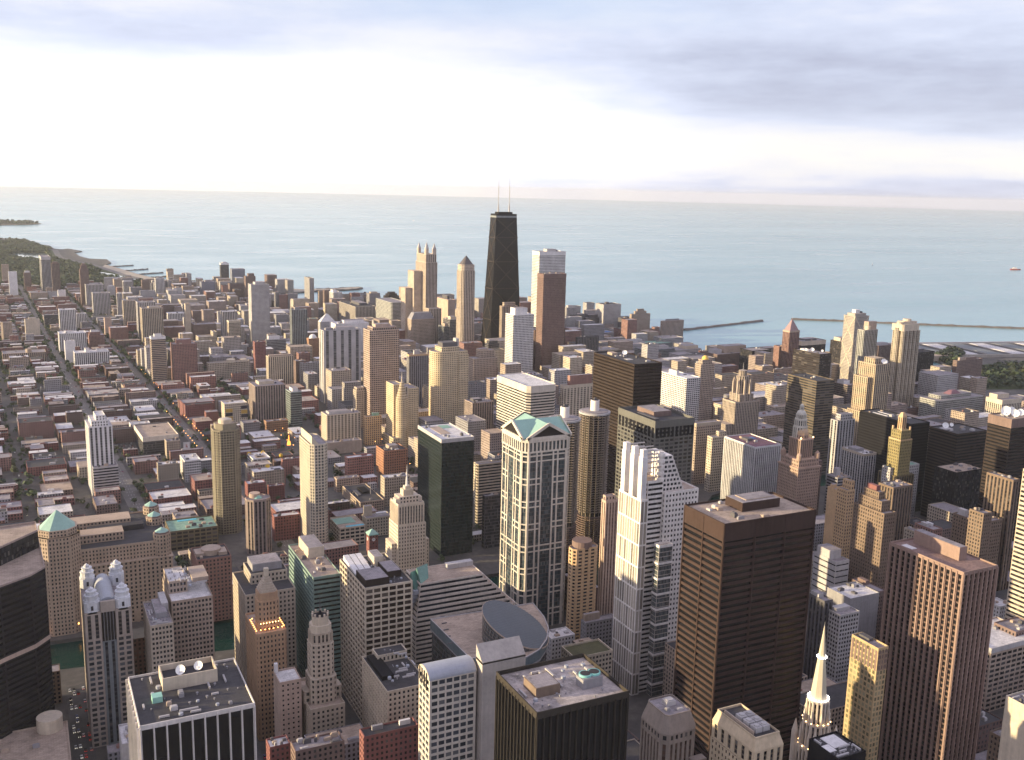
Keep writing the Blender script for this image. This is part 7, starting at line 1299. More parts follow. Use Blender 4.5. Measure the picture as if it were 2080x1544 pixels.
# x, y, turned, width, depth, height, wall, roof, roof boxes, and how its label is worded
LOW = [
(553,611,0,55.4,20.5,33.7,6,3,2,0,3,0),
(199,669,0,38.6,21.7,46.6,6,3,3,0,1,1),
(623,1407,1,30.3,42.5,66,6,1,3,0,0,2),
(814,880,0,44.1,22.7,49.3,6,1,0,0,2,3),
(1641,1428,1,60.5,43.7,69.9,7,1,0,0,1,4),
(1059,1888,1,54.5,31.4,66.5,0,3,0,0,0,5),
(617,511,0,23.4,21.7,47.8,5,0,2,0,3,6),
(1122,1974,1,60.5,20.5,66.7,0,4,0,0,2,5),
(545,1833,1,37.9,33.7,71.5,0,1,3,0,3,7),
(323,1089,1,40.5,21.7,18.6,1,1,0,0,0,8),
(791,1727,1,58,27.4,51.6,6,1,3,0,3,9),
(1353,1619,1,60.5,21.7,53.6,11,0,1,0,0,10),
(310,1371,1,40.5,17.7,29.6,0,4,3,0,3,11),
(1219,1460,1,60.5,43.4,50.4,6,4,1,0,3,10),
(544,1802,1,50.5,26.5,43.6,7,1,0,0,3,7),
(923,1673,1,36.3,21.4,76.8,7,4,1,0,3,5),
(627,1336,1,25.2,27.4,62.4,9,3,0,0,1,2),
(382,588,0,24.5,42.5,30.6,0,0,1,0,2,12),
(1701,1494,1,54.5,15.7,61.4,6,3,1,0,1,4),
(1148,1356,1,60.5,31.7,42.3,11,1,3,0,1,13),
(1270,1615,1,45.4,20.5,57,0,0,0,0,3,14),
(555,586,0,61.5,27.7,38.7,11,0,0,0,0,15),
(861,1755,1,34.8,20.5,77.7,11,4,0,0,1,16),
(932,815,0,39.6,26.5,48.7,2,0,0,0,3,17),
(312,1386,1,48.6,11.7,21.1,8,0,2,0,3,11),
(84,752,0,41.9,10.7,25,6,1,3,0,2,18),
(1327,2228,1,60.5,15.4,72.5,6,4,0,0,1,19),
(1353,1644,1,45.4,27.4,52.5,1,1,1,0,1,14),
(915,2066,1,45.4,26.5,70.3,1,1,2,0,1,20),
(379,1207,1,54,21.4,13,1,1,0,0,3,21),
(986,845,0,26.4,42.5,51.9,0,1,0,0,3,17),
(1437,1197,1,36.3,26.5,58.5,11,0,2,0,1,22),
(184,1362,1,46.8,33.4,13,10,4,2,0,3,23),
(549,1767,1,30.3,14.5,59.8,3,1,0,0,3,7),
(1288,1515,1,36.3,33.4,54.5,9,4,2,0,3,10),
(37,1784,1,49.5,33.7,28.5,1,0,2,0,3,24),
(294,1847,1,54,33.4,28.5,10,1,1,0,3,25),
(1702,1475,1,36.3,21.4,71.8,0,1,0,0,1,4),
(537,1984,1,50.5,9.7,59.9,6,1,2,0,3,26),
(1225,1424,1,23,26.5,75.1,0,4,3,0,3,10),
(485,511,0,41.5,21.7,36.8,12,1,0,0,1,27),
(734,1637,1,30.3,21.7,70.9,6,0,1,0,0,9),
(580,2257,1,50.5,32.5,49.3,0,3,1,0,0,26),
(1511,1269,1,45.4,20.5,39.8,7,0,0,0,1,22),
(1432,1269,1,60.5,14.5,32.6,0,1,0,0,0,22),
(1341,1891,1,60.5,27.4,39.9,0,4,0,0,0,28),
(182,1407,1,46.8,33.7,12,1,0,1,0,3,23),
(1231,1249,1,45.4,37.4,69.7,0,0,0,0,1,29),
(912,2096,1,60.5,31.7,53.8,0,0,3,0,1,20),
(926,1966,1,36.3,21.4,69.2,4,0,0,0,2,16),
(130,669,0,34.9,21.4,37.9,0,1,1,0,0,30),
(377,626,0,44.1,31.7,28,2,0,0,0,3,31),
(1053,1854,1,30.2,32.5,65,4,4,3,0,3,5),
(46,1574,1,49.5,41.7,13,10,0,2,0,0,32),
(1081,1297,1,45.4,42.5,40.5,0,1,2,0,1,13),
(19,886,0,39.6,12.7,27.4,12,1,0,0,2,33),
(1333,2105,1,54.5,27.4,47.1,11,3,0,0,0,34),
(293,1822,1,48.6,14.7,28.1,10,0,1,0,3,25),
(310,1427,1,32.4,20.5,23.3,0,2,1,0,3,11),
(1406,1890,1,60.5,43.7,39.1,3,1,0,0,0,35),
(979,2042,1,60.5,43.4,77.2,4,1,2,0,0,36),
(921,1871,1,54.5,21.4,35.6,3,4,3,0,1,16),
(1214,1584,1,60.5,9.4,37.3,0,1,1,0,1,37),
(601,1514,1,30.3,33.4,43.8,6,1,0,0,1,38),
(617,1374,1,50.5,21.7,20.6,0,1,2,0,3,2),
(50,1356,1,37.1,33.7,11,0,4,0,0,0,32),
(1706,1387,1,30.2,15.4,64,11,1,1,0,1,39),
(817,2588,1,58,33.4,56.4,4,3,0,0,3,40),
(1192,1961,1,45.4,21.4,51.6,0,0,0,0,2,41),
(1269,1885,1,30.2,21.7,76.9,7,0,3,0,0,42),
(1062,1939,1,54.5,43.4,28.3,0,1,3,0,3,43),
(95,1689,1,49.5,16.5,28.6,1,1,2,0,2,32),
(725,1658,1,50.5,21.7,39.6,1,1,0,0,1,44),
(231,1543,1,46.8,8.5,21.5,1,1,2,0,1,45),
(183,1305,1,46.8,16.5,12,1,4,1,0,2,46),
(991,1745,1,45.4,20.5,36.2,4,1,0,0,0,47),
(458,2400,1,39,27.7,54.6,3,3,1,0,0,48),
(1410,1671,1,30.2,21.4,57,11,1,1,0,0,10),
(1410,1800,1,60.5,21.7,34.3,1,1,2,0,3,14),
(341,2107,1,54,11.7,29.5,1,3,0,0,1,25),
(1339,1764,1,36.3,43.7,51.3,7,3,0,0,3,35),
(1721,1420,1,30.2,21.7,57.9,0,4,2,0,1,39),
(1406,1693,1,23,20.5,74.5,9,3,0,0,0,10),
(1203,1685,1,23,20.5,76.2,0,1,0,0,3,28),
(1512,1222,1,54.5,27.7,39.6,0,4,0,0,0,49),
(213,1970,1,52,10.7,25.4,2,3,1,0,3,50),
(1430,1348,1,54.5,27.4,39.7,9,3,2,0,1,51),
(784,2087,1,34.8,37.7,53.4,7,0,3,0,3,52),
(1222,1399,1,60.5,21.4,42.7,0,3,3,0,0,53),
(1489,1702,1,60.5,8.5,40.6,11,1,3,0,3,10),
(112,1393,1,29.7,16.5,18.3,1,2,0,0,3,32),
(-12,1394,1,52,25.7,11,10,1,2,0,0,32),
(1133,1942,1,30.2,42.5,60.6,0,4,2,0,2,54),
(1400,1948,1,45.4,32.5,38.8,7,1,1,0,0,28),
(107,1362,1,24.8,41.4,14,2,1,3,0,3,32),
(1224,1295,1,45.4,27.7,77.9,6,3,0,0,0,29),
(1252,2220,1,60.5,24.5,60.7,1,4,1,0,2,55),
(341,2079,1,48.6,16.5,27.3,8,4,1,0,1,25),
(350,1891,1,54,8.4,24.5,11,4,0,0,3,56),
(1335,1983,1,54.5,20.5,37.1,9,1,0,0,0,57),
(1289,1328,1,60.5,43.7,34.4,9,1,3,0,3,29),
(1463,2269,1,30.2,27.7,75.5,1,1,0,0,1,58),
(904,2253,1,54.5,43.4,34.5,7,4,1,0,0,20),
(395,2403,1,39,15.4,47.2,0,1,1,0,0,59),
(1348,1680,1,45.4,43.7,25.2,4,1,2,0,3,14),
(1710,1312,1,60.5,21.7,39.8,7,1,0,0,2,49),
(545,3090,1,50.5,33.4,59.2,9,4,1,0,3,60),
(55,1467,1,37.1,41.7,7,2,3,1,0,0,32),
(172,1522,1,31.2,21.7,18.1,1,1,1,0,3,61),
(368,1468,1,54,17.7,14,5,1,1,0,1,11),
(161,1859,1,52,12.5,18.4,5,0,1,0,0,62),
(1483,1759,1,23,33.4,66.9,0,1,0,0,0,10),
(1431,1247,1,36.3,26.5,30.9,9,0,0,0,0,22),
(608,1590,1,45.5,26.5,40,11,1,0,0,1,38),
(947,1391,1,45.4,26.5,61.4,4,1,0,0,0,63),
(911,1757,1,23,33.7,54.9,7,1,3,0,3,43),
(799,3095,1,52.2,21.7,58,4,1,0,0,0,64),
(51,1408,1,44.6,16.5,9,10,2,1,0,0,32),
(1354,1556,1,30.2,21.4,46.2,4,1,2,0,3,10),
(493,1435,1,52,11.7,28.3,6,1,0,0,2,65),
(318,1260,1,54,32.5,12,10,4,1,0,1,66),
(154,2040,1,52,41.7,16,6,2,3,0,3,67),
(245,1093,1,19.8,17.4,13,5,4,2,0,3,68),
(1207,1731,1,54.5,43.4,48.8,6,1,2,0,3,57),
(189,1269,1,26,25.4,14,11,1,2,0,2,46),
(1541,1954,1,54.5,33.7,41.2,7,1,0,0,2,14),
(96,1703,1,44.6,7.5,24.7,11,2,1,0,2,32),
(219,1814,1,52,25.4,13,0,0,0,0,1,62),
(-18,1605,1,39,25.4,20,1,1,0,0,3,24),
(1350,1581,1,30.2,26.5,35.2,6,0,0,0,3,10),
(1083,1341,1,54.5,43.7,43.8,7,3,1,0,2,13),
(159,1906,1,52,17.7,16,2,1,1,0,0,62),
(-18,1419,1,39,22.7,14,6,1,0,0,0,32),
(259,1111,1,26,17.7,8,0,0,3,0,3,69),
(357,1626,1,32.4,40.5,14,0,4,2,0,0,70),
(180,1323,1,31.2,16.4,11,1,4,0,0,3,23),
(1620,1916,1,60.5,21.4,46.8,9,1,0,0,0,10),
(307,1464,1,48.6,13.5,14,6,0,0,0,0,11),
(1452,2552,1,54.5,21.7,47.5,7,1,1,0,1,71),
(1329,2159,1,54.5,32.5,40,7,3,0,0,1,72),
(400,2328,1,52,21.7,25.4,2,4,3,0,3,59),
(408,2261,1,39,43.4,35.2,6,1,3,0,2,56),
(347,1959,1,54,42.7,11,7,4,3,0,3,56),
(560,1427,1,50.5,20.5,38,3,3,1,0,1,38),
(487,675,0,20.8,33.7,49.9,11,0,3,0,0,73),
(1452,2483,1,45.4,26.5,45,6,1,0,0,0,19),
(174,1563,1,46.8,7.5,12,6,2,1,0,3,61),
(220,1795,1,52,11.4,14,5,2,0,0,1,62),
(1276,1644,1,36.3,33.7,37.6,9,3,0,0,3,14),
(1392,2228,1,54.5,21.7,35.6,3,1,1,0,1,72),
(1417,1731,1,36.3,27.4,31.3,11,3,0,0,1,14),
(1221,2965,1,60.5,30.5,74.6,3,0,0,0,1,74),
(1269,1857,1,45.4,32.5,45.2,7,1,0,0,3,57),
(473,1913,1,46.8,41.4,29.3,1,3,2,0,3,75),
(1701,1526,1,60.5,21.4,27.8,9,1,0,0,3,4),
(477,1818,1,39,41.4,23.9,8,2,0,0,1,76),
(1502,1379,1,54.5,14.5,20.1,1,0,2,0,1,51),
(1476,2020,1,60.5,14.5,23.9,3,0,0,0,1,28),
(237,1376,1,46.8,32.5,26.9,10,3,3,0,0,77),
(358,1596,1,40.5,17.4,12,1,4,0,0,3,70),
(-15,1470,1,46.8,7.5,14,1,1,0,0,0,32),
(405,2294,1,26,21.4,47.7,7,1,0,0,1,59),
(1428,1647,1,30.2,27.7,40.1,7,0,1,0,3,10),
(369,1441,1,48.6,9.4,13,10,2,0,0,2,78),
(357,1431,1,27,7.5,24.8,8,1,3,0,1,11),
(551,1616,1,45.5,26.5,29,0,1,0,0,2,79),
(40,1721,1,49.5,21.7,9,6,3,0,0,0,32),
(802,1703,1,29,21.7,61.6,9,4,2,0,1,9),
(47,1425,1,29.7,14.5,12,6,4,3,0,0,32),
(526,1961,1,19.2,33.7,43.6,6,4,3,0,1,75),
(216,1951,1,46.8,25.4,14,7,4,3,0,2,62),
(-9,1372,1,46.8,17.7,8,10,1,0,0,0,32),
(-17,1357,1,31.2,11.4,16,7,0,0,0,0,32),
(791,1752,1,52.2,20.5,18.5,1,3,1,0,3,9),
(422,3135,1,52,33.7,47.8,2,1,0,0,3,80),
(841,2273,1,29,43.7,47.1,11,1,0,0,0,52),
(1276,1763,1,30.2,33.7,43.9,4,1,1,0,3,28),
(928,3137,1,45.4,27.4,50.8,9,1,1,0,1,81),
(883,2574,1,30.2,43.7,58.6,9,3,0,0,0,82),
(390,2463,1,39,32.5,37,2,4,0,0,0,59),
(886,2673,1,45.4,27.4,42.3,11,1,0,0,1,40),
(-23,1636,1,52,16.7,12,11,1,3,0,3,24),
(484,3228,1,50.5,42.5,50.4,4,3,0,0,1,80),
(56,1501,1,29.7,25.7,10,1,2,0,0,0,32),
(284,1890,1,32.4,10.5,22.6,1,1,3,0,3,25),
(885,2726,1,45.4,33.7,42.1,7,3,1,0,1,40),
(566,1229,1,25.2,21.4,49.2,4,1,0,0,2,83),
(-16,1489,1,52,11.7,10,1,4,0,0,0,32),
(1275,1679,1,60.5,37.4,30.6,4,1,0,0,2,37),
(90,1744,1,44.6,21.5,16,5,1,0,0,2,32),
(95,1671,1,49.5,17.7,13,0,1,0,0,2,32),
(972,880,0,26.4,24.4,26.2,11,0,2,0,1,84),
(540,3213,1,50.5,20.5,43.4,9,3,0,0,3,60),
(990,1786,1,60.5,15.7,23,9,1,3,0,0,47),
(55,1522,1,29.7,14.7,13,11,1,0,0,0,32),
(88,1889,1,44.6,24.5,12,10,4,2,0,3,67),
(625,1311,1,25.2,21.4,35.7,7,0,1,0,3,2),
(489,2899,1,30.3,27.7,57.7,9,1,0,0,1,85),
(1141,1323,1,30.2,32.5,22.9,0,3,0,1,0,53),
(241,1302,1,52,40.5,13,2,1,2,0,3,77),
(369,1250,1,32.4,8.7,13,5,4,3,0,3,86),
(-6,1311,1,46.8,24.4,11,5,0,1,0,0,32),
(754,2882,1,34.8,26.5,59.7,1,1,0,0,3,64),
(207,2057,1,46.8,16.5,16,11,1,1,0,3,50),
(1470,1995,1,45.4,33.4,27.6,3,0,1,1,1,28),
(57,1296,1,49.5,41.7,12,10,0,0,0,3,32),
(320,1282,1,32.4,8.7,13,10,1,1,0,1,66),
(1462,2401,1,54.5,32.5,30.7,7,0,0,0,2,72),
(214,2074,1,39,15.4,20.1,1,0,3,0,0,50),
(1388,2291,1,45.4,32.5,33.5,11,1,0,0,2,72),
(84,1948,1,49.5,8.7,14,2,0,0,0,3,67),
(16,2421,1,37.1,25.4,28.4,11,4,3,0,0,24),
(414,2086,1,31.2,8.5,28,1,0,3,0,1,56),
(439,1334,1,19.8,15.5,16,8,4,0,0,1,87),
(1711,1260,1,45.4,42.5,40.3,9,3,0,0,1,49),
(286,2045,1,54,40.5,8,1,1,0,0,3,25),
(155,2010,1,46.8,17.7,14,2,3,2,0,3,67),
(72,2121,1,29.7,8.4,29,6,1,0,0,1,24),
(156,1958,1,46.8,17.4,13,7,0,0,0,0,62),
(455,2342,1,52,43.7,18.3,11,1,1,0,2,56),
(552,632,0,23.4,19.4,35.9,11,0,3,0,3,0),
(311,1399,1,48.6,13.5,8,6,2,2,0,2,88),
(1527,1987,1,30.2,32.5,43.3,3,3,0,0,1,35),
(1472,2231,1,36.3,20.5,42.8,7,4,0,0,2,89),
(251,1065,1,52,8.7,13,6,1,2,0,3,69),
(529,3477,1,45.5,21.4,51.9,7,4,1,0,1,80),
(1419,1621,1,54.5,21.4,19.6,4,0,3,0,3,10),
(200,2283,1,46.8,25.4,17.7,5,1,2,0,1,67),
(535,3365,1,45.5,31.7,46.9,3,4,0,0,0,60),
(45,1621,1,29.7,21.4,12,6,0,3,0,0,32),
(1509,2639,1,30.2,21.7,67.1,7,0,0,0,2,71),
(80,2032,1,49.5,21.4,12,8,4,3,0,3,67),
(774,2130,1,58,21.7,36.2,7,4,1,0,3,52),
(273,2345,1,54,20.5,42.9,0,1,0,0,2,50),
(1552,1627,1,36.3,21.4,58.7,0,1,0,0,0,90),
(230,1352,1,26,11.7,16,0,0,0,0,0,77),
(168,1705,1,52,11.7,22.3,2,0,0,0,0,62),
(1333,2124,1,36.3,9.4,37.1,0,0,0,0,0,34),
(-29,1797,1,52,11.7,14,10,3,2,0,3,24),
(1388,2121,1,36.3,20.5,36.3,7,1,0,0,3,89),
(1535,2125,1,45.4,24.5,30.1,3,1,1,0,2,28),
(478,3414,1,45.5,43.7,45.3,7,1,0,0,2,80),
(774,2152,1,58,21.4,55.6,11,3,2,0,0,52),
(41,1386,1,18.8,25.4,12,0,1,0,0,0,32),
(138,2230,1,31.2,24.5,25.8,1,0,3,0,3,67),
(486,3192,1,50.5,26.5,42.4,7,1,0,0,1,80),
(1359,1729,1,36.3,26.5,20.1,7,1,2,0,3,14),
(1589,2665,1,60.5,21.4,49.4,7,3,0,0,2,19),
(306,1411,1,27,8.4,12,7,3,1,0,3,11),
(357,1710,1,27,21.4,16,6,1,1,0,3,91),
(403,3541,1,46.8,21.4,48.2,7,1,1,0,1,92),
(807,2994,1,29,32.5,56.7,11,3,0,0,0,93),
(76,2133,1,49.5,14.7,14,6,0,1,0,1,24),
(797,3052,1,52.2,37.7,36.1,1,3,0,0,3,64),
(343,1841,1,27,8.4,25.6,7,4,0,0,3,56),
(47,1691,1,37.1,8.4,12,10,4,3,0,0,32),
(711,3633,1,58,33.4,57.3,2,0,0,0,3,94),
(32,1887,1,44.6,25.7,9,7,1,0,0,3,24),
(96,1856,1,24.8,14.4,22.2,2,4,2,0,3,67),
(899,2516,1,23,27.4,61.6,0,3,0,0,1,82),
(159,1831,1,39,41.7,9,1,4,3,0,0,62),
(79,2067,1,49.5,18.4,12,2,1,0,0,3,67),
(78,1789,1,24.8,41.7,14,10,4,1,0,2,32),
(284,2076,1,40.5,17.5,16,8,2,1,0,3,25),
(-29,1784,1,52,14.7,12,10,0,1,0,3,24),
(1342,1832,1,36.3,20.5,26,7,1,0,0,3,28),
(1408,1835,1,60.5,21.4,23.9,0,0,3,0,3,35),
(346,2018,1,48.6,11.4,13,10,3,2,0,0,56),
(1639,2774,1,30.2,21.7,58.4,7,0,0,0,2,19),
(865,3001,1,30.2,42.5,52.2,4,1,0,0,1,81),
(366,3256,1,39,21.4,54.2,1,3,0,0,3,92),
(36,1812,1,49.5,20.5,7,0,0,3,0,3,24),
(446,2440,1,26,26.5,37.2,11,4,0,0,0,48),
(577,2361,1,45.5,27.7,21.9,11,3,0,0,3,95),
(1365,1329,1,60.5,27.4,67.4,9,3,3,0,2,51),
(399,2384,1,39,21.7,22.4,3,0,2,0,3,59),
(498,1318,1,52,8.4,13,2,1,0,0,1,65),
(581,2229,1,25.2,21.7,38.6,1,1,3,0,0,26),
(19,2211,1,49.5,33.4,11,1,4,2,0,3,24),
(967,2290,1,54.5,42.5,27.5,4,1,0,0,1,20),
(520,3658,1,45.5,43.7,56.5,2,4,0,0,2,80),
(1368,2696,1,45.4,33.7,76.8,1,1,0,0,0,96),
(1284,1446,1,60.5,21.4,32.8,7,3,3,0,2,53),
(896,2484,1,60.5,33.7,41.2,1,4,0,0,3,82),
(187,1138,1,26,13.5,16,0,0,0,0,3,46),
(-38,2066,1,46.8,10.4,19.8,11,2,0,0,0,24),
(200,2320,1,46.8,21.7,16,1,0,1,0,1,67),
(1639,1461,1,45.4,21.4,21.6,11,0,2,0,3,4),
(330,4004,1,52,20.5,51.4,7,4,0,0,2,97),
(671,1649,1,50.5,27.4,67.8,0,0,2,0,2,44),
(-25,1623,1,39,8.4,14,6,1,3,0,3,24),
(894,2635,1,30.2,20.5,47.9,7,1,0,0,0,82),
(673,2886,1,50.5,43.4,46.2,11,4,0,0,3,98),
(1342,1860,1,60.5,33.4,19.9,11,1,3,0,3,28),
(1209,3291,1,30.2,20.5,66.6,11,3,0,0,0,74),
(358,1654,1,40.5,11.5,9,5,4,0,0,0,70),
(857,1631,1,58,43.4,58.9,9,1,3,0,3,43),
(-25,1678,1,31.2,41.7,11,6,4,3,0,3,24),
(492,1478,1,52,24.5,7,1,0,0,0,2,87),
(296,1804,1,54,21.7,7,2,1,1,0,2,45),
(702,3846,1,43.5,33.4,55.2,11,1,0,0,0,99),
(-5,1455,1,19.8,20.5,12,1,3,0,0,0,32),
(547,1737,1,50.5,42.5,27.9,6,0,3,0,2,100),
(501,1258,1,52,13.5,16,2,3,2,0,0,101),
(27,1963,1,44.6,9.7,12,11,0,1,0,3,24),
(912,3809,1,45.4,31.4,52.2,7,4,1,0,2,98),
(982,2167,1,36.3,32.5,38.4,3,1,3,0,2,16),
(42,1702,1,44.6,14.4,7,1,3,1,0,0,32),
(364,1514,1,27,20.5,9,1,0,0,0,1,11),
(791,3120,1,29,27.7,54.1,3,3,0,0,0,64),
]
